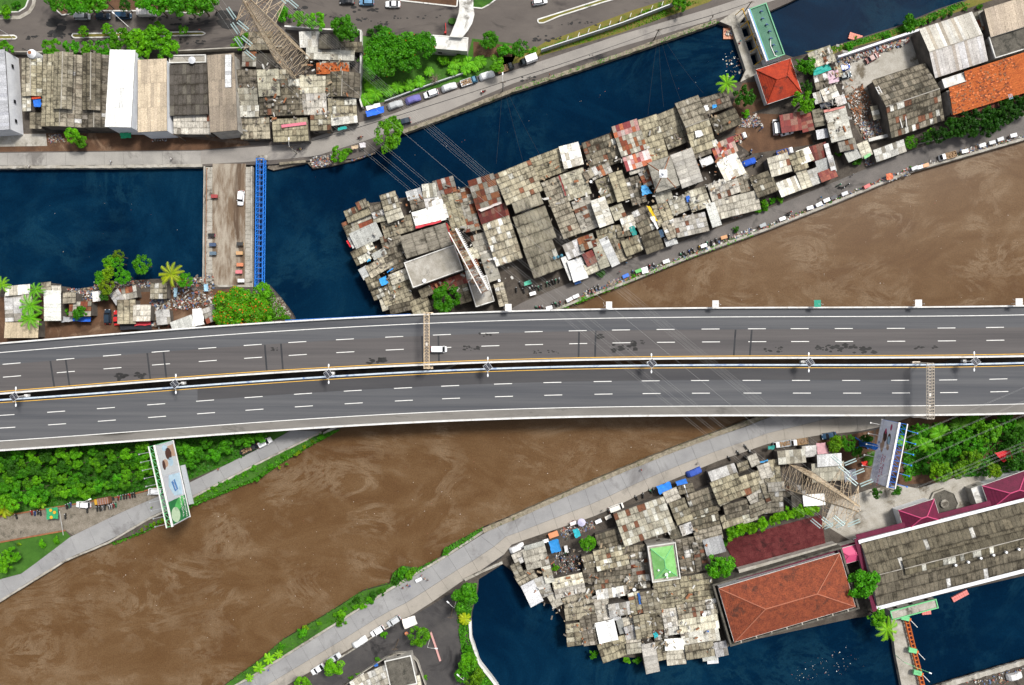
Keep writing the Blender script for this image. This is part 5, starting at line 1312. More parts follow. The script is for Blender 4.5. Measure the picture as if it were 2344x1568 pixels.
# house at the bottom edge
hs_(1, 3, '''
960 1490 1180 1390 160 a0 bt
860 1550 985 1470 110 wd bt
''' )
ROWS['bt'] = 'in the walled block at the bottom edge'
tile(1, 3); flat_house(1175, 1345, 1420, 1290, 270, 4, 'mossy_roof', 'blackened flat roof with pale rim, bottom edge block', name='flat_roofed_house', parapet=.3)
house(1250, 1530, 1500, 1480, 160, 3.6, 'a0', None, '', 'cream roof strip cut by the bottom edge beside the black roof', 'house', 'house')
wall_strip('painted_wall', q_([(800, 1568), (960, 1450), (1180, 1310), (1290, 1262), (1400, 1262), (1480, 1330), (1560, 1560)]), .25, 1.6, M['concrete_old'], 0, None, 8, 0, 0, 'wall', 'curved painted wall around the bottom edge block')
# gate with curved concrete slab beside the park
tile(1, 0)
flat_house(1600, 318, 1945, 345, 125, 5, 'concrete_white', 'flat white gatehouse roof beside the park', parapet=.15, name='gatehouse')
m = MB(); prof = [(1905, -40), (1925, 40), (1928, 120), (1905, 200), (1870, 270), (1830, 335)]; wd = [105, 125, 145, 150, 140, 115]; rings = []
for (x, y), w_ in zip(prof, wd):
    a, b = T(x - w_ / 2, y, 6.3), T(x + w_ / 2, y + 8, 6.3); rings.append([a, b, b - Vector((0, 0, .5)), a - Vector((0, 0, .5))])
e = m_ = MB(); m.loft([[p for p in r_] for r_ in rings]); root = empty('gate_canopy', T(1890, 150)); local(m.build('slab', M['concrete_white'], root)); tag(root, 'curved white concrete gate canopy over the road at the park', 'canopy')
m = MB()
for (x, y) in ((1920, 20), (1860, 290)): p = T(x, y, 6); m.box((p.x, p.y, 2.9), (1.2, 1.2, 5.8))
local(m.build('column', M['concrete_white'], root)); m = MB(); m.tube([T(1735, 210, 1), T(1740, 300, 1)], .12, 6); m.box(tuple(T(1735, 300, .5)), (.5, .5, 1.0)); o = m.build('barrier_arm', M['taillight']); tag(o, 'red and white boom barrier beside the curved gate canopy', 'barrier')
p = T(1800, 200, 0); m = MB(); m.loft([[(1.2 * math.cos(a), .9 * math.sin(a), z) for a in [k * .628 for k in range(10)]] for z in (0, .7)]); o = m.build('gate_planter', M['lawn'], None, (p.x, p.y, 0)); tag(o, 'small oval hedge planter beside the curved gate canopy', 'planter')
# ================================================================ TREES AND PLANTS
ROWS.update({
 'tg': 'in the street garden at the top edge', 'ts': 'along the wall behind the left warehouses', 'tm': 'on the narrow road median at upper left', 'tp': 'in the park below the gatehouse',
 'pp': 'along the park fence above the parked cars', 'tb': 'by the wall beside the left pylon', 'td': 'along the kerb below the orange tiled hall', 'tl': 'between the left canal and the highway', 'ty': 'around the yard at upper right',
 'tu': 'on the grassy bank of the upper right canal', 'tr': 'around the right billboard', 'bk': 'on the river bank at the bottom', 'bw': 'on the river bank at lower left', 'tc': 'beside the southern canal wall', 'tv': 'along the shanty road by the river'})
tile(0, 0)
for x, y, r in [(520, 40, 95), (640, 60, 100), (760, 20, 110), (880, 50, 100), (960, 10, 80), (1320, 20, 90), (1440, 60, 110), (1560, 40, 120), (1700, 60, 120), (1830, 50, 120), (1920, 20, 100), (1600, -30, 120)]: tree(x, y, r, 'clump', GREEN, 'tg')
tree(1150, 55, 60, 'round', DARK, 'tg')
for x, y, r, c in [(480, 440, 95, LIME), (660, 445, 85, GREEN), (820, 455, 80, LIME), (960, 440, 90, GREEN), (1120, 380, 120, LIME), (1280, 410, 140, LIME), (1460, 400, 150, LIME), (1380, 340, 110, LIME), (1560, 440, 90, LIME), (1300, 490, 90, LIME), (60, 450, 80, LIME), (-20, 440, 60, LIME)]: tree(x, y, r, 'loose', c, 'ts', h=3.2)
for x, y, r in [(765, 290, 55), (985, 275, 60), (1455, 255, 62), (1680, 275, 50)]: tree(x, y, r, 'loose', LIME, 'tm', h=2.5)
tree(670, 1240, 75, 'round', LIME, None, 'small bright green tree on the dirt strip below the warehouses'); tree(755, 1300, 60, 'round', LIME, None, 'smaller bright green tree beside the dirt strip tree', h=2)
tree(150, 50, 45, 'bush', GREEN, None, 'dark bush on the round corner lawn at top left'); tree(60, 110, 70, 'bush', LIME, None, 'hedge clump at the kerb of the corner lawn')
tree(2180, 400, 70, 'bush', LIME, 'tb'); tree(2260, 350, 60, 'bush', LIME, 'tb')
tile(1, 0)
for x, y, r, k, c in [(410, 180, 80, 'loose', LIME), (560, 205, 95, 'loose', LIME), (260, 150, 80, 'bush', GREEN)]: tree(x, y, r, k, c, 'tb')
tree(822, 275, 140, 'round', GREEN, None, 'dense round green tree at the corner of the white boundary wall')
for x, y, r, k in [(1180, 420, 130, 'flower'), (1100, 540, 120, 'flower'), (1300, 480, 140, 'flower'), (1400, 440, 140, 'flower'), (1540, 420, 120, 'flower'), (1220, 620, 120, 'flower'), (1400, 590, 110, 'flower'), (1080, 430, 80, 'round'), (1070, 640, 90, 'round'), (1200, 310, 70, 'round')]: tree(x, y, r, k, GREEN, 'tp', h=5)
tree(1225, 1235, 155, 'round', LIME, None, 'large bright tree at the water edge casting shadow on the canal', h=6.5, asp=.88)
tree(760, 1420, 85, 'loose', LIME, None, 'bushy tree beside the rubbish pile on the canal edge', h=2.2); tree(845, 1385, 40, 'bush', LIME, None, 'small bush beside the rubbish pile on the canal edge')
tree(2130, 370, 90, 'flower', GREEN, 'tp', h=3); tree(2210, 590, 85, 'clump', LIME, 'tp', h=3); tree(2290, 470, 80, 'bush', GREEN, 'tp'); tree(1710, 560, 60, 'bush', LIME, 'tp'); tree(945, 550, 28, 'bush', LIME, 'tp'); tree(1120, 260, 45, 'bush', DARK, 'tp'); tree(1060, 300, 45, 'bush', DARK, 'tp')
for x, y, r in [(1300, 800, 62), (1400, 780, 60), (1495, 748, 58), (1205, 830, 60), (1090, 850, 75), (1010, 905, 70), (1830, 580, 60), (1940, 575, 60), (1800, 640, 55), (2050, 560, 65), (1880, 515, 55), (1585, 655, 50), (1030, 690, 60), (1040, 790, 60), (2010, 610, 50), (1130, 770, 55), (1020, 600, 45), (1920, 640, 50)]: palm(x, y, r, 'palm', GREEN, 'pp')
m = MB(); rs = np.random.RandomState(3)
for k in range(46):
    az, el = rs.uniform(0, 6.28), rs.uniform(.3, 1.3); l = rs.uniform(1.2, 2.6); s = Vector((rs.uniform(-.6, .6), rs.uniform(-.6, .6), rs.uniform(.6, 2))); e_ = s + Vector((math.cos(az) * math.cos(el), math.sin(az) * math.cos(el), math.sin(el))) * l
    m.tube([s, s.lerp(e_, .5) + Vector((0, 0, .1)), e_], [.05, .035, .015], 4)
m.tube([(0, 0, -.1), (0, 0, 1.8)], .14, 6); p = T(1640, 720, 2); tag(m.build('dead_tree', plain('dead_wood', (.28, .2, .17), .9), None, (p.x, p.y, 0)), 'leafless brown tree among the park palms', 'tree')
tile(2, 0)
tree(75, 455, 85, 'round', GREEN, None, 'dense dark round tree above the white roadside truck'); tree(190, 470, 45, 'bush', LIME, None, 'lime bush at the end of the long metal fence'); tree(1545, 40, 85, 'loose', LIME, None, 'bright tree at the upper end of the metal sheet fence', h=2.5)
palm(1965, 765, 95, 'coco', LIME, None, 'coconut palm leaning over the canal by the red roof'); tree(2125, 880, 105, 'loose', DARK, 'ty', h=3.5); tree(2140, 1040, 45, 'bush', LIME, 'ty')
tile(3, 0)
tree(335, 620, 90, 'round', GREEN, 'ty', h=5, asp=.8); tree(390, 560, 45, 'loose', GREEN, 'ty', h=4); tree(325, 930, 112, 'loose', LIME, 'ty', h=4); tree(350, 790, 60, 'loose', DARK, 'ty', h=3)
for x, y, r in [(1290, 235, 95), (1095, 338, 40), (740, 445, 52), (1420, 215, 30), (1480, 190, 28), (1535, 165, 25), (1610, 150, 25), (1670, 120, 28), (1930, 70, 35), (1800, 85, 26)]: tree(x, y, r, 'bush', GREEN, 'tu')
for x, y, r in [(1560, 1235, 85), (1690, 1185, 110), (1800, 1130, 110), (1920, 1100, 120), (2040, 1080, 115), (2150, 1030, 120), (2270, 980, 115), (2370, 940, 110), (1850, 1190, 80), (2000, 1180, 80), (1440, 1270, 60), (2080, 1140, 80)]: tree(x, y, r, 'loose', BLK, 'td', h=3.5)
tree(1300, 1310, 68, 'round', LIME, 'td', h=1.6); tree(1490, 1225, 55, 'loose', LIME, 'td', h=2.5); tree(640, 1410, 35, 'bush', GREEN, 'tv'); tree(810, 1485, 50, 'bush', GREEN, 'tv')
tile(2, 1); tree(800, 915, 60, 'bush', DARK, 'tv'); tree(2300, 310, 60, 'bush', LIME, 'tv'); tree(2250, 360, 40, 'bush', LIME, 'tv'); tree(1110, 955, 24, 'bush', LIME, 'tv'); tree(2050, 530, 35, 'bush', DARK, 'tv')
tile(3, 1); tree(110, 262, 42, 'bush', LIME, 'tv'); tree(40, 270, 36, 'bush', GREEN, 'tv')
tile(1, 1); tree(1740, 1165, 140, 'round', GREEN, None, 'round bright green tree between the flat roof and the highway', h=5)
tile(0, 1)
for x, y, r, c in [(1090, 780, 60, YEL), (1000, 830, 65, LIME), (1080, 840, 65, GREEN), (930, 960, 60, GREEN), (1000, 930, 70, YEL), (1310, 860, 95, GREEN), (1135, 965, 80, GREEN), (985, 1060, 80, YEL), (920, 1010, 50, GREEN), (960, 1150, 45, DARK), (1700, 1000, 75, GREEN)]: tree(x, y, r, 'round', c, 'tl', h=4.5)
palm(1570, 945, 120, 'coco', YEL, None, 'yellowing coconut palm beside the shacks left of the bridge', h=6)
for x, y, r in [(330, 1090, 80), (280, 1230, 110), (280, 1350, 105)]: palm(x, y, r, 'coco', GREEN, 'tl', h=6)
palm(20, 1040, 80, 'coco', LIME, None, 'coconut palm at the left picture edge by the canal', h=5)
tree(555, 1215, 45, 'bush', GREEN, 'tl'); tree(600, 1290, 40, 'bush', GREEN, 'tl'); tree(735, 1300, 72, 'round', GREEN, 'tl', h=3.5)
for x, y, r in [(2080, 1200, 130), (2200, 1140, 110), (2150, 1310, 140), (2290, 1230, 130), (2330, 1330, 110), (2040, 1330, 100)]: tree(x, y, r, 'flame', LIME, None, None) if False else tree(x, y, r, 'flame', (1.3, 1.1, .9), 'tl', h=4.5)
tile(1, 1); tree(60, 1100, 90, 'round', LIME, 'tl', h=3.5); tree(40, 1250, 100, 'flame', (1.3, 1.1, .9), 'tl', h=4); tree(110, 1330, 80, 'bush', LIME, 'tl')
# plantation below the highway
rs = np.random.RandomState(21); pts = []
poly = [(-20, 1045), (120, 1030), (250, 1022), (345, 1012), (352, 1090), (300, 1112), (200, 1130), (100, 1148), (-20, 1168)]
def inpoly(x, y, P):
    c = False
    for i in range(len(P)):
        (x1, y1), (x2, y2) = P[i - 1], P[i]
        if (y1 > y) != (y2 > y) and x < (x2 - x1) * (y - y1) / (y2 - y1) + x1: c = not c
    return c
t_ = 0
while len(pts) < 78 and t_ < 6000:
    t_ += 1; x, y = rs.uniform(-20, 360), rs.uniform(1010, 1170)
    if inpoly(x, y, poly) and all(math.dist((x, y), p) > 15.5 for p in pts): pts.append((x, y))
TC[0], TC[1], TC[2] = 0, 0, 1.0
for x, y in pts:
    lo = (y - 1040) / 120; c = DARK if R() < .3 - lo * .3 else (LIME if R() < .65 else GREEN)  # more dark crowns near the deck, its shade put into their colour
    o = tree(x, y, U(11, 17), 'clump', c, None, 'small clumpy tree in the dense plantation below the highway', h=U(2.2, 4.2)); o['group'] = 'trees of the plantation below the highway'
for x, y, r in [(430, 1030, 20), (455, 1040, 18), (415, 1020, 16), (475, 1012, 16), (490, 1040, 19), (520, 1022, 18), (545, 1005, 15), (570, 1008, 16), (440, 1060, 14), (600, 1000, 14)]:
    tree(x, y, r, 'clump', GREEN, 'tq', h=3)
ROWS['tq'] = 'between the highway and the lower left road'; ROWS['hg'] = 'in the hedge along the red mulch bed'
palm(10, 1165, 22, 'palm', YEL, None, 'yellow green palm at the left edge of the gravel parking'); palm(95, 1150, 14, 'banana', LIME, 'bw')
tree(15, 1285, 26, 'loose', LIME, 'bw', h=3); tree(30, 1270, 20, 'loose', LIME, 'bw', h=2.5); tree(98, 1243, 11, 'bush', LIME, 'bw'); tree(130, 1235, 10, 'bush', LIME, 'bw'); tree(45, 1245, 6, 'bush', YEL, 'bw')
for x, y in [(440, 1146), (452, 1140), (462, 1136), (478, 1124), (487, 1117), (495, 1122), (640, 1070), (657, 1062), (678, 1040), (686, 1034), (697, 1022), (715, 1010), (325, 1212), (335, 1205), (345, 1202), (353, 1198), (363, 1194), (373, 1190)]:
    tree(x, y, U(4.5, 6.5), 'bush', YEL if R() < .6 else LIME, 'bw')
for x, y in [(505, 1108), (520, 1102), (540, 1094), (560, 1085), (580, 1072), (600, 1086), (620, 1066), (650, 1045), (590, 1098), (735, 1000), (748, 994)]: tree(x, y, U(6, 9), 'bush', GREEN, 'bw')
cover('bank_plants', [(430, 1146), (586, 1066), (735, 990), (775, 985), (650, 1055), (590, 1098), (540, 1118), (440, 1160)], 6500, .28, (-1.2, .7), label='thick green plants on the lower left river bank')
cover('bank_plants', [(250, 1243), (330, 1195), (437, 1150), (437, 1162), (325, 1222), (255, 1250)], 1300, .25, (-1.2, .4), label='green plants on the river bank below the left billboard')
cover('plantation_undergrowth', [(-20, 1000), (600, 985), (560, 1045), (420, 1100), (300, 1128), (-20, 1180)], 9000, .35, (.1, 1.1), col=(.6, .7, .8), label='dark green undergrowth between the plantation trees')
tile(1, 3)
for x, y, r, c in [(1340, 540, 60, GREEN), (1400, 560, 50, LIME), (1300, 600, 55, DARK), (1440, 530, 40, LIME), (1040, 790, 45, GREEN), (985, 845, 40, LIME), (910, 850, 38, LIME), (815, 865, 28, LIME), (790, 930, 55, LIME), (780, 985, 60, LIME), (730, 915, 32, LIME), (920, 790, 40, DARK), (1080, 750, 45, DARK), (1150, 710, 45, DARK), (430, 1080, 55, GREEN), (460, 1040, 35, YEL), (240, 1210, 40, GREEN), (575, 1000, 28, LIME)]: tree(x, y, r, 'bush', c, 'bk')
for x, y, r in [(120, 1325, 55), (30, 1410, 55), (210, 1285, 40), (-60, 1500, 40)]: palm(x, y, r, 'banana', LIME, 'bk')
cover('bank_plants', [(515, 1568), (586, 1518), (646, 1466), (761, 1398), (831, 1353), (893, 1336), (900, 1345), (773, 1424), (586, 1542), (540, 1570)], 8500, .25, (-1.2, .6), label='green and brown plants on the lower river bank', col=(.9, .8, .8))
cover('bank_plants', [(893, 1336), (898, 1316), (918, 1298), (956, 1303), (1011, 1276), (1016, 1258), (1106, 1208), (1112, 1214), (1021, 1272), (900, 1350)], 5500, .28, (-1.1, .8), label='dark leafy plants at the bend of the lower river bank')
cover('canal_bank_plants', [(1044, 1390), (1062, 1335), (1092, 1335), (1079, 1400), (1074, 1451), (1094, 1516), (1133, 1568), (1085, 1580), (1058, 1500)], 3000, .26, (.1, .9), label='leafy strip between side street and southern canal')
tree(1900, 750, 135, 'clump', GREEN, 'tc', h=5); tree(1940, 1350, 95, 'round', LIME, 'tc', h=4); tree(2030, 1480, 80, 'round', (1.9, 1.05, .9), 'tc', h=3.5); tree(1880, 1475, 70, 'round', GREEN, 'tc', h=3); tree(1940, 1230, 50, 'bush', GREEN, 'tc'); palm(1910, 960, 60, 'palm', YEL, 'tc'); tree(1980, 1540, 70, 'round', (1.9, 1.05, .9), 'tc', h=3)
tree(1500, 1110, 105, 'round', LIME, None, 'bright tree beside the white awning on the side street', h=4); tree(735, 1395, 100, 'clump', LIME, None, 'bright clumpy tree between the parked white cars', h=4); tree(430, 1550, 80, 'round', LIME, None, 'lime tree cut by the bottom edge beside the road', h=3.5); tree(1170, 1105, 38, 'bush', GREEN, None, 'small bush under the white parked cars')
for k, (x, y) in enumerate([(870, 1500), (940, 1470), (1120, 1330), (1545, 1500)]): tree(x, y, 30, 'bush', LIME, 'bt')
tile(2, 3)
tree(690, 265, 78, 'round', LIME, None, 'bright round tree beside the road stalls of the southern block', h=4); tree(1905, 470, 140, 'round', GREEN, None, 'big green tree between the shanty roofs and the brown hall', h=5); tree(400, 490, 40, 'bush', LIME, None, 'narrow green bush in the motorbike yard'); tree(750, 1280, 50, 'bush', GREEN, 'cb'); tree(1055, 1340, 40, 'bush', LIME, 'cb'); tree(1140, 1340, 45, 'bush', GREEN, 'cb'); tree(1945, 265, 40, 'bush', GREEN, 'cb')
ROWS['cb'] = 'against the canal side of the southern block'
TC[0], TC[1], TC[2] = 0, 0, 1.0
for x, y, r in [(1672, 1222, 15), (1690, 1215, 15), (1708, 1208, 15), (1726, 1205, 14), (1745, 1200, 14), (1790, 1180, 14), (1810, 1172, 15), (1828, 1166, 15), (1848, 1165, 14), (1865, 1160, 12), (1770, 1190, 13)]:
    tree(x, y, r * 1.25, 'bush', (2.6, 1.5, .9), 'hg', h=1.6)
tree(1968, 1332, 36, 'clump', GREEN, None, 'green tree between the brown hall and the long hall', h=5, asp=.85); tree(2006, 1410, 24, 'round', LIME, None, 'round lime tree on the canal corner below the long hall', h=3.5); palm(2030, 1440, 30, 'coco', LIME, None, 'coconut palm at the head of the canal pier', h=4.5)
for x, y, r, k, c in [(1910, 1016, 22, 'round', (1.9, 1.05, .9)), (1940, 1014, 20, 'round', GREEN), (2148, 1078, 27, 'round', (1.9, 1.05, .9)), (2220, 1050, 26, 'round', (1.9, 1.05, .9)), (2272, 1076, 20, 'round', (2.2, 1.0, .9)), (2256, 985, 34, 'loose', PALE), (2180, 1020, 25, 'loose', GREEN), (2200, 1000, 28, 'loose', GREEN), (2140, 1040, 22, 'loose', GREEN), (2190, 1075, 22, 'round', (1.9, 1.05, .9)), (2105, 985, 20, 'loose', GREEN), (2230, 1020, 26, 'loose', GREEN), (2320, 1000, 28, 'loose', DARK), (2330, 1050, 30, 'loose', DARK), (2300, 965, 24, 'loose', GREEN), (2075, 1085, 16, 'bush', LIME), (2005, 1130, 14, 'bush', DARK), (2050, 1125, 14, 'bush', DARK), (1980, 1005, 16, 'bush', DARK), (1960, 1036, 16, 'bush', DARK)]: tree(x, y, r, k, c, 'tr', h=3)
for x, y, r in [(2150, 990, 24), (2100, 1005, 18), (2195, 975, 22), (2225, 965, 22), (2120, 1020, 18), (2340, 975, 20), (2065, 1010, 14), (1996, 1050, 18)]: palm(x, y, r, 'palm', GREEN if R() < .7 else DARK, 'tr')
cover('garden_undergrowth', [(2060, 975), (2360, 955), (2360, 1080), (2230, 1090), (2120, 1085), (2070, 1090)], 7000, .35, (.1, 1.2), col=(.7, .8, .9), label='dense undergrowth right of the right billboard')
cover('verge_plants', [(1235, 110), (1412, 52), (1532, 0), (1600, 5), (1480, 55), (1240, 125)], 1500, .2, (.05, .35), col=(1.6, 1, .8), label='weedy strip along the long metal sheet fence')
cover('bank_weeds', [(1180, 200), (1420, 122), (1640, 46), (1645, 52), (1420, 130), (1172, 212)], 500, .2, (.3, .55), label='sparse weeds on the northern canal wall')
cover('river_wall_weeds', [(1280, 702), (1447, 636), (1582, 580), (1720, 532), (1724, 540), (1582, 590), (1447, 646), (1285, 710)], 700, .22, (.3, .7), col=(1.4, 1.2, .8), label='weeds along the shanty road river wall')
cover('bank_weeds', [(1840, 122), (1918, 104), (2053, 64), (2148, 24), (2200, 4), (2220, 10), (2130, 45), (2080, 70), (1920, 116)], 2200, .22, (.05, .4), label='weeds on the bank of the upper right canal')
cover('promontory_plants', [(590, 650), (613, 652), (640, 690), (666, 730), (590, 735)], 1500, .28, (.1, 1.0), col=(1.3, 1, .9), label='plants on the stony promontory beside the blue truss')
# ================================================================ VEHICLES, PEOPLE, STREET FURNITURE
WHT, SIL, BLA, NAV = (.8, .81, .83), (.5, .52, .54), (.02, .022, .025), (.02, .05, .14)
tile(0, 0)
car(745, 145, 0, 'van', SIL, 'silver van parked under the trees at top left'); car(935, 142, 0, 'suv', (.03, .05, .08), 'dark car half under the trees at top left'); car(1125, 138, 0, 'van', (.02, .06, .12), 'dark blue van right of the dark car'); car(1345, 118, 0, 'truck', WHT, 'small white truck with a red edged box at top left', (.75, .72, .7))
tile(1, 0)
car(1250, 32, 180, 'sedan', WHT, 'white car parked on the upper asphalt road'); car(1010, 12, 180, 'suv', (.12, .25, .4), 'blue grey car cut by the top edge'); car(830, 2, 180, 'sedan', BLA, 'black car cut by the top edge')
car(1270, 955, 20, 'covered', (.45, .47, .48), 'car under a grey cover, leftmost of the roadside row'); car(1435, 905, 20, 'covered', (.16, .15, .4), 'car under a violet cover beside the canal road')
car(1600, 852, 199, 'suv', WHT, 'white car between the violet and white covered cars'); car(1765, 792, 20, 'covered', (.6, .62, .64), 'car under a white cover in the middle of the roadside row'); car(1950, 742, 18, 'pickup', (.02, .14, .25), 'blue pickup with a white cargo bed', WHT); car(2112, 685, 19, 'covered', (.72, .74, .76), 'car under a white cover below the lime tree'); car(2285, 620, 20, 'pickup', (.04, .05, .05), 'dark truck with a brown wooden bed', (.35, .2, .08))
car(1347, 1112, 195, 'suv', (.015, .03, .05), 'dark blue car driving on the canal road', z=.06)
tile(2, 0); car(150, 548, 200, 'truck', (.03, .04, .05), 'small truck with a white box beside the dense round tree', WHT); car(255, 5, 10, 'suv', WHT, 'white car on the top right asphalt road')
car(2080, 1258, 22, 'pickup', (.6, .6, .6), 'open truck with a red and blue load in the dirt yard', (.4, .03, .03)); car(2170, 1485, 22, 'covered', (.03, .1, .5), 'car under a blue cover in the dirt yard')
tile(3, 0); car(78, 1160, 95, 'van', WHT, 'white van in front of the rust red carport'); car(160, 1390, 15, 'pickup', WHT, 'white pickup with a blue load by the dirt yard', (.03, .1, .5)); car(690, 620, 15, 'van', (.02, .1, .5), 'bright blue van in the concrete yard'); car(705, 688, 15, 'sedan', (.03, .06, .08), 'dark car below the blue van in the concrete yard'); car(965, 522, 30, 'sedan', (.18, .06, .05), 'old rusty brown car in the concrete yard'); car(1650, 1425, 195, 'pickup', WHT, 'white pickup with a brown load by the river wall', (.4, .25, .12)); car(180, 1205, 15, 'sedan', WHT, 'white car half under the rust red carport', scale=.9)
tile(0, 1); car(2200, 242, 265, 'suv', WHT, 'white car parked on the canal bridge', z=.14); car(978, 1330, 92, 'suv', (.015, .03, .05), 'dark blue and silver car in the dirt yard by the highway'); car(1063, 1342, 92, 'sedan', (.5, .02, .02), 'red car half under the shack roof by the highway')
tile(1, 2); car(1672, 62, 0, 'van', WHT, 'white van driving on the highway beside the left gantry', z=ZD); car(75, 918, 28, 'suv', WHT, 'white car on the lower left road by the highway', z=.16)
tile(0, 2); car(755, 1487, 178, 'suv', WHT, 'white car on the gravel parking by the yellow truck'); car(935, 1450, 190, 'truck', (.55, .3, .03), 'yellow truck with a brown open bed on the gravel parking', (.22, .1, .06)); car(1420, 1365, 180, 'van', WHT, 'white van half hidden by the left billboard'); car(2280, 975, 25, 'pickup', BLA, 'black pickup at the upper end of the lower left road')
tile(2, 2); car(955, 1515, 20, 'van', (.68, .66, .62), 'cream van with a brown side beside the southern road'); car(1670, 1190, 22, 'covered', (.05, .1, .4), 'car under a blue violet cover beside the southern road')
tile(3, 2); car(130, 930, 188, 'pickup', WHT, 'white pickup with a grey bed by the right pylon', SIL); car(290, 910, 188, 'pickup', WHT, 'white pickup with a wooden bed by the right pylon', (.35, .22, .1)); car(565, 855, 190, 'sedan', (.02, .06, .12), 'dark blue car beside the yellow green tree')
tile(1, 3); car(1260, 988, 212, 'suv', SIL, 'silver car beside the white awning on the side street', z=.16); car(1108, 1080, 212, 'suv', WHT, 'white car below the silver car', z=.16); car(945, 1182, 32, 'covered', (.72, .73, .74), 'car under a white cover in the lower parked row', z=.16); car(710, 1330, 32, 'suv', SIL, 'silver car half under the bright clumpy tree', z=.16); car(562, 1430, 212, 'sedan', WHT, 'white car at the lower end of the parked row', z=.16)
tile(2, 3); car(45, 320, 25, 'covered', (.75, .75, .76), 'car under a white cover at the western tip of the block')
TC[0], TC[1], TC[2] = 0, 0, 1.0; car(2325, 1550, 12, 'covered', (.6, .6, .6), 'car under a white cover at the bottom right corner')
tile(0, 3); 
# motorbikes
ROWS.update({'b1': 'parked by the long corrugated roof', 'b2': 'parked along the river wall', 'b3': 'on the gravel parking below the plantation', 'b4': 'in the southern block yard', 'b5': 'in the dirt yard at upper right', 'b6': 'beside the southern road stalls', 'k1': 'along the shanty road river wall', 'k2': 'parked on the canal bridge'})
tile(2, 1)
for x, y in [(320, 1030), (346, 1024), (374, 1012), (400, 1004), (432, 994), (216, 1070), (244, 1066), (270, 1054), (166, 1080), (74, 1030), (106, 1090), (40, 1082), (190, 1060)]: bike(x, y, 105 + U(-15, 15), random.choice(BKC), 'b1')
for x, y in [(1550, 765), (1580, 755), (1624, 738), (1656, 724), (1756, 680), (1788, 662), (1828, 655), (1868, 636), (1984, 600), (1260, 872), (1302, 860), (1106, 925), (226, 1250), (254, 1252), (280, 1246), (372, 1228), (402, 1214), (440, 1206), (700, 1100), (730, 1095), (760, 1075), (790, 1060)]: bike(x, y, 110 + U(-20, 20), random.choice(BKC), 'b2')
bike(1715, 700, 100, (.6, .35, .02), 'b2')
tile(0, 2)
for x, y in [(1085, 1420), (1110, 1415), (1135, 1410), (1160, 1405), (1185, 1400), (1210, 1395), (1232, 1392), (890, 1520), (915, 1518), (940, 1512), (960, 1508), (1000, 1500), (1020, 1495), (1040, 1490), (1060, 1485), (610, 1500), (630, 1490), (648, 1482), (290, 1555), (320, 1560), (350, 1552), (372, 1560), (800, 1535), (600, 1590), (150, 1590)]: bike(x, y, 95 + U(-12, 12), random.choice(BKC), 'b3')
tile(2, 3)
for x, y in [(440, 370), (465, 375), (490, 365), (515, 360), (530, 330), (450, 410), (640, 450), (660, 440), (510, 450), (545, 510), (620, 480)]: bike(x, y, 100 + U(-25, 25), random.choice(BKC), 'b4')
tile(2, 0)
for x, y in [(2260, 1150), (2280, 1180), (2190, 1390), (2170, 1410), (2230, 1500), (2270, 1440)]: bike(x, y, 60 + U(-30, 30), random.choice(BKC), 'b5')
tile(2, 2)
for x, y in [(1270, 1360), (1300, 1350), (1200, 1400), (1140, 1420), (1990, 1060), (2070, 1010), (2140, 955), (2180, 1000)]: bike(x, y, 110 + U(-20, 20), random.choice(BKC), 'b6')
tile(3, 1)
for x, y in [(650, 125), (675, 148), (725, 128), (200, 375), (180, 400)]: bike(x, y, 20 + U(-40, 40), random.choice(BKC), 'b2')
# handcarts
tile(2, 1)
for x, y, c in [(525, 1175, WHT), (585, 1145, WHT), (340, 1250, WHT), (1410, 825, WHT), (1212, 895, WHT), (1218, 918, WHT), (190, 1120, WHT), (600, 1015, (.03, .15, .5)), (1040, 958, (.03, .15, .6)), (1157, 912, (.1, .4, .1)), (2295, 495, (.3, .33, .35)), (1755, 682, WHT), (1940, 605, (.5, .25, .1))]: cart(x, y, 22 + U(-8, 8), c, row='k1')
tile(3, 1)
for x, y, c in [(382, 335, WHT), (465, 304, WHT), (535, 265, WHT), (700, 205, (.5, .52, .55)), (600, 240, (.04, .04, .05)), (905, 138, (.5, .1, .1)), (130, 435, WHT)]: cart(x, y, 20 + U(-6, 6), c, row='k1')
tile(3, 0)
for x, y, c in [(2125, 1275, SIL), (2245, 1240, WHT), (2050, 1305, SIL), (1960, 1330, WHT), (1800, 1385, WHT), (1440, 1515, (.6, .3, .15)), (1390, 1530, WHT), (1340, 1540, SIL)]: cart(x, y, 18 + U(-6, 6), c, row='k1')
tile(0, 1)
for x, y, a, c, l in [(1940, 586, 180, (.5, .05, .15), (.02, .02, .02)), (1950, 672, 180, (.05, .08, .15), None), (1953, 752, 180, (.1, .15, .2), None), (2200, 666, 0, (.5, .3, .1), (.04, .04, .04)), (2195, 750, 0, (.5, .35, .1), (.5, .3, .15)), (2200, 856, 0, (.55, .2, .1), None), (2190, 922, 0, (.6, .18, .2), None), (2210, 1002, 0, (.7, .7, .7), None), (1965, 230, 180, (.3, .05, .05), None)]: cart(x, y, a, c, row='k2', lid=l, z=.16)
tile(2, 3); cart(560, 85, 20, (.5, .05, .08), 'red and white food cart beside the lilac parasol', lid=(.75, .7, .7)); cart(378, 185, 20, (.6, .2, .08), 'orange food cart on the southern road', lid=(.65, .25, .12), scale=1.5); cart(495, 320, 100, (.6, .6, .6), 'white cart with red seat in the motorbike yard'); cart(790, 68, 25, WHT, 'white cart beside the southern road wall'); cart(880, 30, 25, (.7, .66, .6), 'pale cart near the corner of the large pale roof')
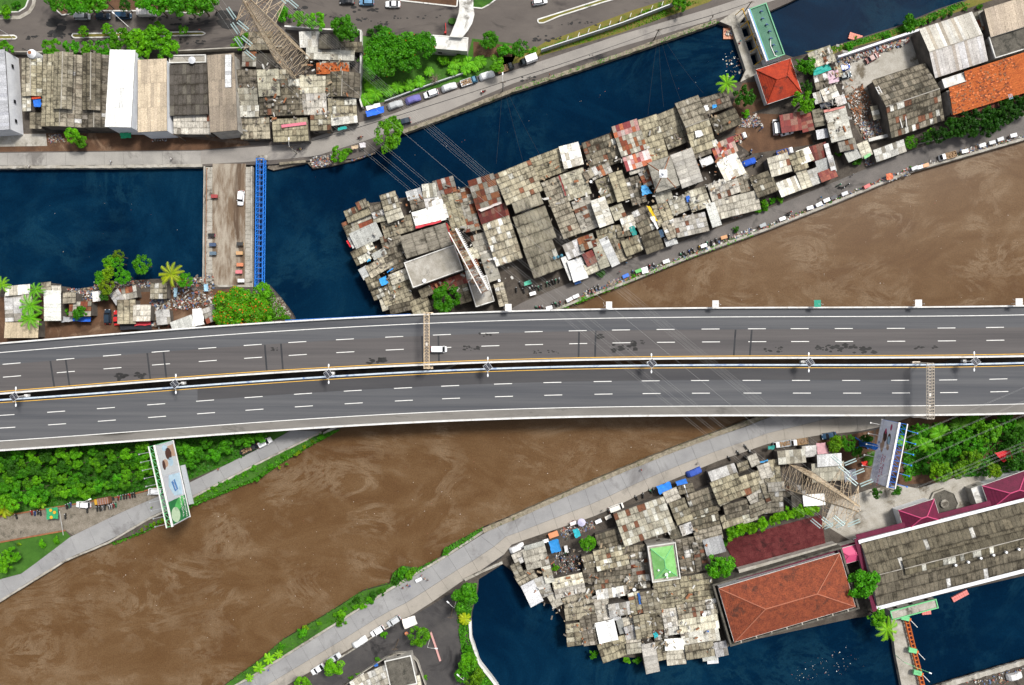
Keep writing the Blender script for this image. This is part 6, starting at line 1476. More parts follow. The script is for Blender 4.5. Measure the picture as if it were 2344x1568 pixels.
# parasols, tarpaulins, canopies
def parasol(x, y, r, color, label, h=2.3):
    p = T(x, y, h); rm = r * TC[2] / 8; e = empty('parasol', (p.x, p.y, 0), .2); m = MB(); ring_ = [(rm * math.cos(k * math.pi / 4), rm * math.sin(k * math.pi / 4), h) for k in range(8)]; top = (0, 0, h + rm * .35)
    for k in range(8): m.poly([ring_[k], ring_[(k + 1) % 8], top])
    c = m.build('canopy', M['cloth'], e); c.color = (*color, 1); m = MB(); m.tube([(0, 0, -.02), (0, 0, h + rm * .33)], .04, 6); m.build('pole', M['steel_white'], e)
    m = MB()
    for k in range(8): m.tube([ring_[k], (0, 0, h + rm * .33)], .03, 4)
    m.build('rib', M['steel_grey'], e); tag(e, label, 'parasol')
tile(2, 3); parasol(637, 80, 38, (.5, .48, .66), 'lilac parasol over a street stall on the southern road')
tile(0, 0); parasol(1757, 550, 34, (.6, .62, .66), 'grey white parasol on the terrace behind the warehouse', h=5.5)
tile(2, 1); parasol(70, 780, 0.1, WHT, 'x') if False else None
def tarp(pts, z, color, label, name='tarpaulin', wr=.06): return box_patch(name, pts, z, M['tarp'], color, label=label, cat='tarpaulin' if name == 'tarpaulin' else name.replace('_', ' '), wrinkle=wr)
BLU = (.02, .15, .62)
tile(0, 0); tarp([(300, 908), (376, 905), (376, 978), (312, 978)], 4, BLU, 'bright blue tarpaulin among the upper left warehouses'); tarp([(283, 868), (368, 864), (370, 898), (290, 908)], 4.3, (.5, .06, .02), 'red sheet above the blue tarpaulin'); tarp([(1100, 1218), (1197, 1216), (1200, 1264), (1102, 1266)], 2.4, (.02, .35, .16), 'green awning on the dirt strip below the white warehouse')
tile(1, 0); tarp([(1002, 1015), (1168, 970), (1175, 1025), (1018, 1075)], 2.8, (.02, .14, .7), 'bright blue roadside tarpaulin with white sheets above', wr=.12); tarp([(1005, 975), (1130, 940), (1145, 975), (1015, 1010)], 3.1, (.75, .76, .8), 'white sheet with blue print above the blue roadside tarpaulin'); tarp([(750, 1168), (828, 1155), (832, 1178), (752, 1192)], 2.6, (.02, .35, .33), 'teal awning at the roadside below the shanty roofs'); tarp([(945, 1308), (1002, 1305), (1008, 1345), (955, 1352)], 2, (.65, .62, .65), 'small white canopy on the canal bank stall'); tarp([(870, 1335), (930, 1325), (935, 1358), (880, 1368)], 1.8, (.5, .38, .25), 'tan canopy on the canal bank stall')
m = MB(); m.box((0, 0, 0), (7, .8, .15)); p = T(347, 1143, 4.7); o = m.build('plank', plain('pink_paint', (.6, .16, .22)), None, (p.x, p.y, 4.75), rad(7)); tag(o, 'long pink board lying on a brown shanty roof', 'board')
tile(1, 1); tarp([(1125, 985), (1190, 955), (1212, 1025), (1150, 1050)], 4.6, (.03, .3, .75), 'bright blue tarpaulin on the western shanty roofs'); tarp([(1015, 825), (1035, 798), (1050, 815), (1022, 832)], 4.6, (.05, .35, .6), 'small blue cloth on the western shanty roofs'); tarp([(1198, 920), (1255, 885), (1258, 895), (1200, 930)], 4.6, (.03, .3, .75), 'narrow blue sheet above the blue tarpaulin'); tarp([(826, 640), (845, 625), (876, 690), (862, 695)], 2.4, (.6, .02, .03), 'bright red cloth hanging at the canal edge'); tarp([(1462, 500), (1695, 445), (1700, 462), (1465, 528)], 5.4, (.55, .05, .07), 'red awning strip between white roof and concrete roof'); tarp([(1730, 470), (1752, 480), (1802, 655), (1780, 640)], 5.4, (.35, .02, .03), 'dark red strip right of the corrugated roof'); tarp([(2035, 355), (2240, 278), (2250, 295), (2060, 370)], 5.4, (.6, .55, .52), 'long pale sheet on the rusty canal-side roof')
tile(2, 1); tarp([(1230, 318), (1262, 320), (1338, 455), (1315, 460)], 5, (.75, .5, .01), 'yellow tarpaulin strip between dark shanty roofs'); tarp([(1262, 420), (1300, 405), (1345, 520), (1330, 530)], 5, (.75, .75, .74), 'white tarpaulin strip below the yellow one'); tarp([(1065, 512), (1120, 500), (1148, 580), (1105, 592)], 4.2, (.01, .22, .2), 'teal tarpaulin between road-side shanty roofs'); tarp([(1180, 135), (1230, 125), (1280, 200), (1195, 220)], 5, (.08, .35, .7), 'blue and white tarpaulin left of the roof-top mast', wr=.2); tarp([(1330, 545), (1375, 530), (1395, 600), (1350, 612)], 4, (.03, .07, .13), 'dark blue sheet on the road-side shanty roofs'); tarp([(105, 1015), (170, 995), (182, 1030), (115, 1050)], 2.6, (.08, .4, .28), 'mint green awning over parked motorbikes'); tarp([(1590, 230), (1625, 215), (1632, 270), (1605, 285)], 4.4, (.02, .12, .5), 'blue cloth between grey shanty roofs'); tarp([(425, 40), (440, 38), (500, 220), (485, 225)], 5.4, (.22, .03, .03), 'long dark red gutter between the pale sheet roofs')
tile(2, 0); tarp([(1830, 965), (1865, 952), (1878, 978), (1840, 992)], 5, (.03, .3, .75), 'small blue sheet on the dark roof by the palm'); tarp([(1755, 970), (1790, 958), (1805, 1010), (1775, 1018)], 4.8, (.7, .7, .7), 'white sheet on the dark roof by the palm'); tarp([(1672, 1205), (1735, 1188), (1752, 1240), (1690, 1260)], 6.6, (.75, .75, .74), 'white square sheet on the two-slope grey roof')
tile(3, 0); tarp([(408, 612), (545, 575), (582, 635), (420, 698)], 3.4, (.01, .33, .28), 'teal tarpaulin over a shed left of the concrete yard', wr=.15); tarp([(535, 662), (640, 632), (655, 745), (555, 770)], 3.6, (.6, .42, .5), 'pink patterned sheet below the teal tarpaulin'); tarp([(475, 955), (588, 920), (598, 965), (490, 998)], 4, (.06, .065, .08), 'dark printed banner over the left yard sheds'); tarp([(875, 1430), (940, 1395), (945, 1420), (885, 1455)], 3.8, (.25, .55, .25), 'pale green cloth beside the white roadside stall'); tarp([(1078, 1590), (1140, 1585), (1142, 1640), (1088, 1645)], 1.6, (.7, .2, .1), 'orange cloth hanging over the river wall', wr=.2); tarp([(510, 1012), (700, 965), (704, 985), (514, 1032)], 4.8, (.5, .2, .17), 'narrow salmon strip on the left yard sheds')
o = bpy.data.objects['hut']; 
m = MB()
for k in range(4): m.box((-.5, -.6 + k * .42, 0), (.95, .06, .05)); 
for k in range(3): m.box((-1.0 + k * .48, .03, 0), (.06, 1.32, .05))
p = T(2242, 878, 6.4); tag(m.build('skylight', M['banner_sky'], None, (p.x, p.y, 6.2), rad(17)), 'small blue skylight on the orange tiled roof edge', 'skylight')
tile(0, 1); tarp([(668, 1332), (832, 1338), (828, 1376), (666, 1374)], 2.4, (.02, .12, .6), 'blue tarpaulin awning below the left roadside shacks'); tarp([(550, 1332), (665, 1330), (664, 1374), (560, 1384)], 2.4, (.35, .36, .38), 'grey tarpaulin awning left of the blue one'); tarp([(1230, 1372), (1378, 1366), (1380, 1408), (1232, 1416)], 2.6, (.6, .05, .07), 'red awning strip below the left shacks'); tarp([(1095, 1398), (1388, 1410), (1392, 1448), (1100, 1452)], 2.3, (.02, .022, .03), 'black awning strip beside the highway'); tarp([(1760, 1262), (1850, 1255), (1872, 1400), (1765, 1422)], 2.8, (.8, .8, .8), 'crumpled white sheet heap by the flame trees', wr=.3); tarp([(1865, 1035), (1905, 1030), (1908, 1098), (1870, 1098)], 1.6, (.3, .5, .68), 'pale blue tank cover at the bridge foot'); tarp([(1590, 1070), (1625, 1068), (1615, 1150), (1592, 1150)], 1.6, (.25, .4, .5), 'small blue boat-like sheet by the coconut palm')
tile(2, 2); tarp([(1322, 1318), (1445, 1270), (1470, 1332), (1352, 1395)], 3, (.02, .2, .72), 'bright blue awning at the roadside beside grey roofs'); tarp([(1495, 1275), (1590, 1248), (1612, 1290), (1515, 1322)], 2.8, (.02, .16, .6), 'smaller blue awning right of the large blue awning'); tarp([(2255, 1095), (2344, 1072), (2344, 1085), (2265, 1105)], 4.2, (.05, .3, .6), 'blue gutter strip near the right pylon roofs')
tile(2, 3); tarp([(335, 255), (420, 228), (450, 340), (362, 362)], 3, (.02, .22, .55), 'blue awning in front of the motorbike yard'); tarp([(555, 148), (605, 130), (632, 200), (582, 222)], 2.6, (.02, .38, .45), 'turquoise awning under the lilac parasol'); tarp([(1148, 725), (1168, 722), (1185, 830), (1165, 832)], 4.8, (.02, .1, .35), 'dark blue narrow sheet in the southern block'); tarp([(280, 240), (330, 225), (335, 258), (292, 270)], 3, (.8, .8, .8), 'white awning left of the blue awning'); tarp([(1295, 1095), (1325, 1080), (1345, 1120), (1305, 1140)], 3.4, (.03, .4, .45), 'turquoise cloth in a dark yard near the canal edge', wr=.2); tarp([(1775, 1075), (1800, 1070), (1806, 1085), (1782, 1092)], 4.4, (.02, .15, .5), 'small blue cloth on the pale patched roofs')
tile(1, 3); tarp([(1335, 965), (1455, 932), (1475, 1010), (1360, 1058)], 3, (.78, .75, .7), 'white awning at the corner of the side street'); tarp([(1082, 1385), (1112, 1368), (1120, 1390), (1090, 1405)], 3, (.03, .14, .5), 'small blue sheet at the bottom edge block'); parasol(1378, 1097, 18, (.7, .2, .05), 'orange parasol below the white awning on the side street', h=2)
tile(3, 2); tarp([(2075, 1010), (2220, 985), (2240, 1070), (2150, 1095)], 2.6, (.55, .01, .02), 'bright red tarpaulin among the shrubs at right'); tarp([(855, 1095), (905, 1085), (930, 1125), (865, 1130)], 1.6, (.65, .03, .02), 'small red cloth beside the right billboard'); tarp([(0, 945), (60, 945), (60, 975), (0, 980)], 2.6, (.02, .25, .22), 'teal awning beside the white pickups')
tile(0, 2); tarp([(420, 1520), (525, 1508), (535, 1610), (430, 1620)], 2.6, (.03, .3, .12), 'green printed awning on the gravel parking'); 
for k, (x, y) in enumerate([(465, 1535), (500, 1555), (470, 1600)]): p = T(x, y, 2.75); m = MB(); m.cyl((0, 0, 0), .45, .03, 12); tag(m.build('printed_disc', M['steel_yellow'], None, (p.x, p.y, 2.82)), 'yellow round print on the green parking awning', 'print', 'prints on the green awning')
# tanks and dishes on roofs
def dish(x, y, z, label, r=.7):
    e = empty('satellite_dish', T(x, y, z)); m = MB(); n = 12; prev = None
    rings = [[(rr * math.cos(2 * math.pi * k / n), rr * math.sin(2 * math.pi * k / n), rr * rr * .35 + .45) for k in range(n)] for rr in (r * .05, r * .5, r)]; m.loft(rings, cap=False); m.build('bowl', M['lamp_white'], e); m = MB(); m.tube([(0, 0, .45), (0, 0, -.05)], .05, 6); m.tube([(r * .8, 0, .7), (0, 0, .95)], .02, 4); m.build('mount', M['steel_grey'], e); e.rotation_euler = (rad(12), rad(8), U(0, 6)); tag(e, label, 'satellite dish')
def tank(x, y, z, label, color=(.5, .3, .2), r=.75):
    e = empty('water_tank', T(x, y, z)); m = MB(); m.cyl((0, 0, .7), r, 1.4, 16); m.cyl((0, 0, 1.5), r * .95, .25, 16, 0, 2, r * .5); o = m.build('body', M['plastic'], e); o.color = (*color, 1); m = MB(); m.cyl((0, 0, 1.66), r * .35, .12, 12); o = m.build('lid', M['plastic'], e); o.color = (*[c * .7 for c in color], 1); tag(e, label, 'water tank')
tile(0, 0); e = empty('silo_tank', T(395, 555, 0)); m = MB(); m.cyl((0, 0, 2.8), 1.25, 5.6, 18); m.cyl((0, 0, 6.0), 1.25, .9, 18, 0, 2, .6); m.build('body', M['wall_white'], e); m = MB(); m.cyl((0, 0, 6.5), .5, .12, 12); m.build('lid', M['rust_dark'], e); tag(e, 'white cylindrical tank with a brown lid behind the warehouses', 'tank')
tile(1, 1); dish(1548, 1005, 7, 'satellite dish on the large flat concrete roof', .6); tank(1988, 1010, 5.7, 'brown water tank on the stone paved terrace', (.5, .33, .2), .6); dish(2183, 803, 5, 'white dish at the edge of the long brown roof', .45); dish(2225, 1005, 5, 'white dish below the pale striped roof strip', .4)
tile(2, 1); dish(718, 95, 4.6, 'white dish beside the dark roof opening', .4)
for k, (x, y) in enumerate([(385, 798), (418, 788), (452, 775)]): tank(x, y, 4.6, ['left', 'middle', 'right'][k] + ' blue water tank in a row of three', (.05, .2, .28), .42)
tile(2, 3); dish(1122, 688, 5, 'white dish on the dark roof left of the white terrace', .5); dish(1755, 922, 5, 'white dish on the pale roofs left of the brown hall', .5); dish(815, 1175, 4.4, 'white dish below the white southern roof', .45)
# people
tile(0, 0); person(262, 1520, 20, (.7, .7, .7), 'person in white walking at the left canal edge'); person(1010, 1478, 10, (.6, .65, .7), 'person in white walking on the slab road'); person(1565, 1452, 200, (.7, .7, .72), 'person in white on the slab road near the bridge'); person(1825, 270, 90, (.5, .12, .1), 'person in red standing on the road median')
tile(2, 0); person(2090, 375, 80, (.05, .45, .5), 'person in turquoise on the sluice walkway'); person(2082, 400, 80, (.6, .08, .12), 'person in red on the sluice walkway'); person(1838, 150, 10, (.05, .05, .05), 'person in black near the sluice'); person(345, 682, 20, (.6, .15, .08), 'person in orange sitting on the canal wall')
tile(2, 1); person(988, 920, 80, (.7, .25, .3), 'person in pink walking on the shanty road'); person(1048, 838, 60, (.1, .4, .7), 'person in blue at the shanty shop fronts')
tile(3, 1); person(487, 238, 30, (.03, .35, .7), 'person in bright blue on the shanty road'); person(780, 30, 20, (.7, .7, .7), 'person in white walking by the road junction')
tile(0, 2); person(1995, 1162, 30, (.55, .15, .1), 'person in red walking on the lower left road'); person(1385, 1512, 20, (.3, .6, .1), 'rider in lime green left of the billboard')
tile(1, 3)
for x, y, c, l in [(1345, 680, (.3, .05, .05), 'person in dark red sitting on the river parapet'), (1385, 655, (.35, .08, .06), 'person in maroon beside the river parapet'), (1408, 662, (.05, .08, .4), 'person in blue beside the river parapet'), (1515, 568, (.5, .2, .25), 'person in pink behind the white street table'), (1545, 595, (.6, .35, .25), 'person in tan right of the white street table'), (1570, 610, (.08, .08, .1), 'person in black right of the white street table'), (112, 1435, (.1, .15, .5), 'person in blue on the lower river road')]: person(x, y, U(0, 360), c, l)
e = empty('street_table', T(1490, 605, .8)); e.location.z = .15; m = MB(); m.box((0, 0, .75), (1.9, .9, .06)); o = m.build('table_top', M['plastic'], e); o.color = (.75, .78, .8, 1); m = MB()
for sx in (-.8, .8):
    for sy in (-.35, .35): m.box((sx, sy, .36), (.06, .06, .72))
m.build('leg', M['steel_grey'], e); e.rotation_euler.z = rad(25); tag(e, 'white street table on the lower river road', 'table')
tile(2, 2); person(1185, 1167, 20, (.6, .03, .05), 'person in red walking on the southern road'); person(1705, 1110, 70, (.7, .7, .72), 'person in white by the blue violet covered car'); person(830, 1540, 10, (.75, .75, .75), 'person in white behind the cream van')
tile(2, 3); person(505, 230, 10, (.1, .3, .3), 'person beside the turquoise awning')
# riders on the northern road
tile(1, 0)
for x, y, a, c, l in [(2080, 838, 200, (.5, .02, .03), 'red'), (955, 1255, 20, (.6, .3, .1), 'orange'), (400, 1365, 15, (.2, .4, .1), 'green')]:
    bike(x, y, a, (.4, .02, .02), 'b7'); person(x, y, a, c, 'rider in ' + l + ' on a motorbike on the canal road', 'sit', .12)
ROWS['b7'] = 'ridden along the northern canal road'
# ---------------------------------------------------------------- rubbish and debris
def rb(c, r, pts, n, size, label, **k): tile(c, r); return rubbish(q_(pts), n, size, label, **k)
rb(1, 0, [(480, 1445), (690, 1415), (700, 1500), (520, 1535)], 900, .35, 'pile of white and red rubbish at the canal edge', z=-.9, zt=1.0)
tile(1, 0); struct(flat('rubble_bank', q_([(120, 1480), (430, 1460), (470, 1440), (700, 1400), (1060, 1360), (1090, 1400), (900, 1470), (690, 1520), (520, 1545), (470, 1490), (160, 1560), (105, 1540)]), -.7, M['rubble'], 2))
rb(1, 0, [(860, 1390), (1060, 1340), (1090, 1400), (880, 1470)], 260, .4, 'dark stones on the canal bank by the stall', z=-.6)
rb(2, 0, [(2060, 1110), (2240, 1040), (2300, 1150), (2080, 1170)], 380, .35, 'scrap heap at the edge of the dirt yard')
rb(3, 0, [(720, 870), (860, 770), (960, 1000), (800, 1150)], 700, .4, 'brown scrap in the rubble yard', mats=[M['rust_dark'], M['dirt'], M['rubble'], M['scrap_1'], M['rust_dark'], M['scrap_0']])
rb(3, 0, [(820, 1130), (1090, 1030), (1130, 1200), (880, 1280)], 700, .45, 'dark rubble heap in the rubble yard')
rb(3, 0, [(640, 560), (1280, 350), (1290, 385), (660, 600)], 420, .5, 'scrap stacked along the white yard wall', zt=.8, elong=1.6)
rb(0, 1, [(1560, 960), (1960, 950), (1960, 1240), (1600, 1280)], 420, .5, 'scrap between the shacks and the bridge', zt=.6)
rb(0, 1, [(860, 1010), (1380, 1000), (1380, 1060), (860, 1080)], 420, .35, 'debris along the left canal shore')
rb(0, 1, [(560, 1080), (860, 1070), (860, 1190), (560, 1200)], 400, .4, 'debris between the left shacks', zt=.6)
rb(0, 1, [(1390, 1160), (1560, 1160), (1560, 1420), (1390, 1420)], 420, .45, 'planks and boxes beside the left shacks', zt=.8, elong=1.8)
rb(2, 1, [(880, 1010), (1050, 960), (1060, 1000), (900, 1050)], 160, .4, 'planks and pots along the river wall', z=.1)
rb(2, 1, [(640, 1110), (800, 1045), (815, 1085), (660, 1150)], 220, .35, 'bottles and crates along the river wall', z=.1)
rb(2, 1, [(2020, 590), (2200, 510), (2220, 560), (2040, 620)], 130, .5, 'cardboard and crates heaped by the river wall', z=.1)
rb(2, 1, [(2000, 400), (2100, 370), (2110, 410), (2010, 440)], 120, .4, 'brown scrap in front of the road-side roofs', z=.1)
rb(3, 0, [(880, 1450), (960, 1420), (980, 1490), (890, 1530)], 140, .35, 'colourful goods beside the white roadside stall')
rb(3, 0, [(1750, 1380), (2000, 1310), (2010, 1340), (1780, 1410)], 150, .5, 'goods heaped along the river wall at right', z=.1)
rb(3, 1, [(1040, 80), (1300, 0), (1310, 30), (1060, 110)], 120, .4, 'goods along the river wall left of the corner', z=.1)
rb(1, 1, [(130, 1150), (230, 1160), (330, 1330), (180, 1330)], 420, .4, 'stones on the promontory beside the blue truss', mats=[M['rubble'], M['concrete_old'], M['dirt'], M['rubble'], M['concrete_old'], M['quay_stone']])
rb(2, 3, [(440, 130), (740, 60), (760, 130), (460, 220)], 260, .35, 'goods of the street stalls on the southern road')
rb(2, 3, [(390, 380), (620, 380), (620, 520), (390, 540)], 200, .3, 'clutter in the motorbike yard')
rb(0, 0, [(440, 1240), (560, 1230), (600, 1300), (450, 1310)], 160, .3, 'white litter beside the dirt strip tree'); rb(0, 0, [(1380, 1240), (1520, 1230), (1540, 1290), (1400, 1300)], 90, .3, 'litter on the dirt strip')
for k, (a_, b_2) in enumerate([((1290, 690), (1447, 630)), ((1447, 630), (1582, 577)), ((1582, 577), (1758, 513)), ((1758, 513), (1908, 454)), ((1908, 454), (2083, 382)), ((2083, 382), (2344, 308))]):
    rubbish([a_, b_2, (b_2[0] + 2, b_2[1] + 7), (a_[0] + 2, a_[1] + 7)], 150, .45, ORD[k + 1] + ' stretch from left of goods along the shanty river wall', [M['scrap_0'], M['scrap_1'], M['scrap_2'], M['scrap_3'], M['scrap_4'], M['lawn']], z=.08, zt=.4)
# loose boards and scrap that weigh the shanty roofs down
def roofclutter(poly, n, z, label): P = poly; return rubbish(P, int(n * .6), .5, label, [M['scrap_0'], M['scrap_1'], M['scrap_4'], M['scrap_5'], M['scrap_1'], M['rust_dark']], 'roof_scrap', z, .7, 1.7)
roofclutter([(810, 500), (1050, 420), (1180, 640), (900, 700)], 380, 4.1, 'loose boards and scrap on the western shanty roofs'); roofclutter([(1180, 400), (1640, 260), (1740, 420), (1330, 620)], 620, 4.4, 'loose boards and scrap on the central shanty roofs')
roofclutter([(1180, 1280), (1600, 1180), (1640, 1480), (1300, 1460)], 620, 4.4, 'loose boards and scrap on the southern shanty roofs'); roofclutter([(560, 160), (800, 130), (810, 290), (560, 310)], 260, 4.4, 'loose boards and scrap on the roofs beside the left pylon')
roofclutter([(1860, 130), (1920, 110), (1960, 300), (1880, 330)], 200, 4.2, 'loose boards and scrap on the roofs left of the yard')
# floating litter
def flecks(poly, n, size, label, mats): 
    o = rubbish(poly, n, size, label, mats, 'floating_litter', WZ + .04, .02); return o
LM = [M['concrete_white'], M['paint_white'], M['quay_stone'], M['scrap_4'], M['concrete_old'], M['scrap_2']]
flecks([(1500, 420), (2344, 360), (2344, 690), (1450, 690)], 120, .13, 'tiny litter floating on the upper brown river', LM); flecks([(100, 1350), (800, 1020), (1650, 975), (560, 1500)], 260, .13, 'tiny litter floating on the lower brown river', LM)
flecks([(640, 420), (1200, 300), (1640, 80), (1640, 200)], 22, .14, 'tiny litter floating on the middle canal', LM); flecks([(1800, 1540), (1950, 1480), (1990, 1540), (1830, 1568)], 70, .16, 'litter drifting on the southern canal', LM); flecks([(1655, 120), (1690, 110), (1705, 160), (1670, 180)], 60, .3, 'litter gathered at the sluice', LM); flecks([(30, 420), (440, 420), (440, 620), (30, 620)], 14, .14, 'tiny litter floating on the left canal', LM)
# ================================================================ HIGHWAY FURNITURE, BILLBOARDS, PYLONS, WIRES
hv = Vector((0, 0, 1))
def lamp_post(x, i):
    y = yN(x) + 126; base = D(x, y, ZD); e = empty('solar_street_lamp', base); m = MB(); m.box((0, 0, -.1), (.9, .7, 1.4)); m.build('pedestal', M['concrete_white'], e)
    m = MB(); m.tube([(0, 0, .5), (0, 0, 5.2)], [.13, .09], 8); m.tube([(0, -2.0, 5.0), (0, 0, 5.3), (0, 2.0, 5.0)], .06, 6); m.build('pole', M['steel_white'], e)
    lm = MB(); lm.loft([[(-.1, -.05, 0), (.1, -.05, 0), (.1, -.05, .1), (-.1, -.05, .1)], [(-.22, .35, 0), (.22, .35, 0), (.2, .35, .14), (-.2, .35, .14)], [(-.12, .8, .02), (.12, .8, .02), (.1, .8, .1), (-.1, .8, .1)]])
    lme = lm.mesh('lamp_head', M['lamp_white'])
    put('lamp_head', lme, e, (0, 1.9, 4.95)); put('lamp_head', lme, e, (0, -1.9, 4.95), math.pi)
    a = rad(38 + 4 * math.sin(i * 2.1)); m = MB(); m.box((0, 0, 0), (1.9, 1.9, .06)); fr = m.build('panel_frame', M['lamp_white'], e, (0, 0, 5.75), a); fr.rotation_euler = (rad(-8), 0, a)
    for cx in (-.47, .47):
        m = MB(); m.box((0, 0, 0), (.87, 1.78, .03)); c = m.build('solar_panel', M['solar_cell'], fr, (cx, 0, .045)); g = MB()
        for k in range(1, 4): g.box((0, -.95 + k * .475, .02), (.87, .012, .012))
        g.build('grid_line', M['lamp_white'], c)
    m = MB(); m.tube([(0, 0, 5.2), (0, 0, 5.72)], .06, 6); m.build('bracket', M['steel_grey'], e)
    reg(e, 'twin-armed solar street lamp', 'lp', 'street lamp')
ROWS['lp'] = 'between the highway decks'
for i, x in enumerate([62, 420, 762, 1118, 1484, 1836, 2206]): lamp_post(x, i)
def gantry(x, y0, y1, w_, mat, label, fat):
    z = ZD + 6.2; e = empty('sign_gantry', D(x, (y0 + y1) / 2, z)); A, B = D(x, y0, z), D(x, y1, z)
    local(truss_ladder('truss', A, B, w_, 1.2, 18, 0.06 if fat else .055, M[mat], e, True)); m = MB()
    for P in (A, B):
        for s in (-w_ / 2, w_ / 2): m.tube([P + Vector((s, 0, .6)), Vector((P.x + s * .6, P.y, ZD - 2.5))], .16, 8)
        m.box((P.x, P.y, ZD - 1.2), (w_ + .6, .8, 1.2))
    local(m.build('post', M[mat], e)); m = MB(); m.box((0, 0, 0), (.5, .8, .5)); c = m.build('camera_box', M['steel_white'], e); c.location = (0, -1, .3); tag(e, label, 'gantry')
gantry(977, 716, 843, 1.35, 'rust_steel', 'tan lattice gantry across the upper carriageway', 0); gantry(2127, 832, 958, 1.5, 'steel_cream', 'pale lattice gantry across the lower carriageway near the right edge', 1)
# roadside sign boards on the highway edge
for i, (x, gr) in enumerate([(1159, 0), (1387, 0), (1640, 0), (1871, 1), (2100, 0), (2328, 0)]):
    p = D(x, yN(x) - 4, ZD + 1); e = empty('roadside_sign', (p.x, p.y, ZD)); m = MB()
    for s in (-.55, .55): m.tube([(s, 0, -.6), (s, .1, 3.6)], .07, 6); m.tube([(s, .1, 3.0), (s - .1, 1.2, .2)], .05, 5)
    m.build('post', M['steel_white'], e); m = MB(); m.box((0, .3, 3.3), (1.7, 1.9, .08)); b = m.build('board', M['sign_green' if gr else 'steel_white'], e); b.rotation_euler = (0, rad(-14 if x > 1400 else 10), 0)
    reg(e, 'green roadside sign' if gr else 'white-backed roadside sign', 'sg', 'sign')
ROWS['sg'] = 'on the upper highway parapet'
def text(body, size, mat, parent, Mx, name='lettering', ext=.01, al='LEFT'):
    cu = bpy.data.curves.new('lettering', 'FONT'); cu.body = body; cu.size = size; cu.extrude = ext; cu.align_x = al; cu.resolution_u = 2
    o = bpy.data.objects.new('tmp', cu); COL.objects.link(o); me = bpy.data.meshes.new_from_object(o.evaluated_get(bpy.context.evaluated_depsgraph_get())); bpy.data.objects.remove(o)
    me.materials.clear(); me.materials.append(mat); t = put(name, me, parent); t.matrix_basis = Mx; return t
def billboard(P0, P1, z0, z1, side, label, framemat, depth=1.6):
    """board whose lower edge runs P0-P1 (picture px at z0), up to z1; face local frame: u along the edge (reading direction), v up, n out"""
    a, b = D(*P0, z0), D(*P1, z0); u = (b - a).normalized(); L = (b - a).length; n = u.cross(hv); Hh = z1 - z0; c = (a + b) / 2
    e = empty('billboard', (c.x, c.y, 0)); F = Matrix(((u.x, 0, n.x, a.x), (u.y, 0, n.y, a.y), (0, 1, 0, z0), (0, 0, 0, 1)))
    def onface(mb, name, mat, parent=None):
        o = mb.build(name, mat, e); o.matrix_basis = Matrix.Translation(-Vector(e.location)) @ F; return o
    m = MB(); m.box((L / 2, Hh / 2, -.03), (L, Hh, .02)); onface(m, 'panel', M['vinyl'])
    m = MB(); m.box((L / 2, Hh + .15, -.15), (L + .3, .3, .5)); m.box((L / 2, Hh + .15, -depth - .1), (L + .3, .3, .25)); m.box((L / 2, -.15, -.1), (L + .2, .25, .4)); onface(m, 'rim', M['steel_white'])
    m = MB()
    for k in range(13):
        x = L * k / 12; m.tube([(x, 0, -.3), (x, Hh, -.3)], .07, 4); m.tube([(x, 0, -depth), (x, Hh, -depth)], .07, 4); m.tube([(x, Hh, -.3), (x, Hh, -depth)], .06, 4)
        for hh in (.0, .5): m.tube([(x, Hh * hh, -.3), (x, Hh * (hh + .5), -depth)], .05, 4)
        if k < 12: m.tube([(x, Hh, -.3), (x + L / 12, Hh, -depth)], .05, 4)
    for hh in (0, .33, .66, 1): m.tube([(0, Hh * hh, -depth), (L, Hh * hh, -depth)], .08, 4); m.tube([(0, Hh * hh, -.35), (L, Hh * hh, -.35)], .07, 4)
    onface(m, 'frame', M[framemat])
    tag(e, label, 'billboard'); return e, F, L, Hh, onface
def fl(pts, z=.004): m = MB(); m.poly([(x, y, z) for x, y in pts]); return m
def ell(cx, cy, rx, ry, z, n=18, rot=0): return fl([(cx + rx * math.cos(t) * math.cos(rot) - ry * math.sin(t) * math.sin(rot), cy + rx * math.cos(t) * math.sin(rot) + ry * math.sin(t) * math.cos(rot)) for t in [2 * math.pi * k / n for k in range(n)]], z)
def rect(x0, y0, x1, y1, z): return fl([(x0, y0), (x1, y0), (x1, y1), (x0, y1)], z)
plain('print_pale', (.6, .63, .66), .6); plain('print_skyblue', (.5, .68, .82), .6, dirt=.25, scale=.6); plain('print_leaf', (.1, .5, .12), .6, dirt=.4, scale=.4); plain('print_glow', (.55, .72, .5), .6, dirt=.2)
# left billboard: reads from south to north, faces east
e, F, L_, Hh, onf = billboard((435, 1183), (396, 1008), 9, 20, 1, 'tall billboard with two heads, water and green leaf print over the lower left road', 'steel_green')
T_e = Matrix.Translation(-Vector(e.location))
k_ = L_ / 21.5
onf(rect(.3, .2, 6.3, Hh - .2, .012), 'printed_leaf_field', M['banner_green']); onf(ell(2.4, 8.0, 2.0, 2.6, .02), 'printed_glow', M['print_glow']); onf(ell(4.8, 4.4, 1.3, 3.6, .02, rot=.3), 'printed_leaf', M['print_leaf'])
text('Terlindungi', 1.25, M['paint_white'], e, T_e @ F @ Matrix.Translation((.9, 3.2, .05))); text('untuk', .5, M['paint_white'], e, T_e @ F @ Matrix.Translation((2.4, 2.5, .05))); text('Melindungimu', 1.25, M['paint_white'], e, T_e @ F @ Matrix.Translation((.5, 1.2, .05)))
onf(fl([(6.6, 1.2), (12.6, .4), (12.9, 7.2), (10.2, 8.6), (7.2, 6.4)], .012), 'printed_water', M['print_skyblue']); onf(fl([(8.5, 3.4), (11.4, 4.2), (11.0, 6.6), (8.2, 5.6)], .02), 'printed_label', M['banner_blue']); text('ADIVA', .95, M['paint_white'], e, T_e @ F @ Matrix.Translation((8.6, 4.4, .05)) @ Matrix.Rotation(.25, 4, 'Z'))
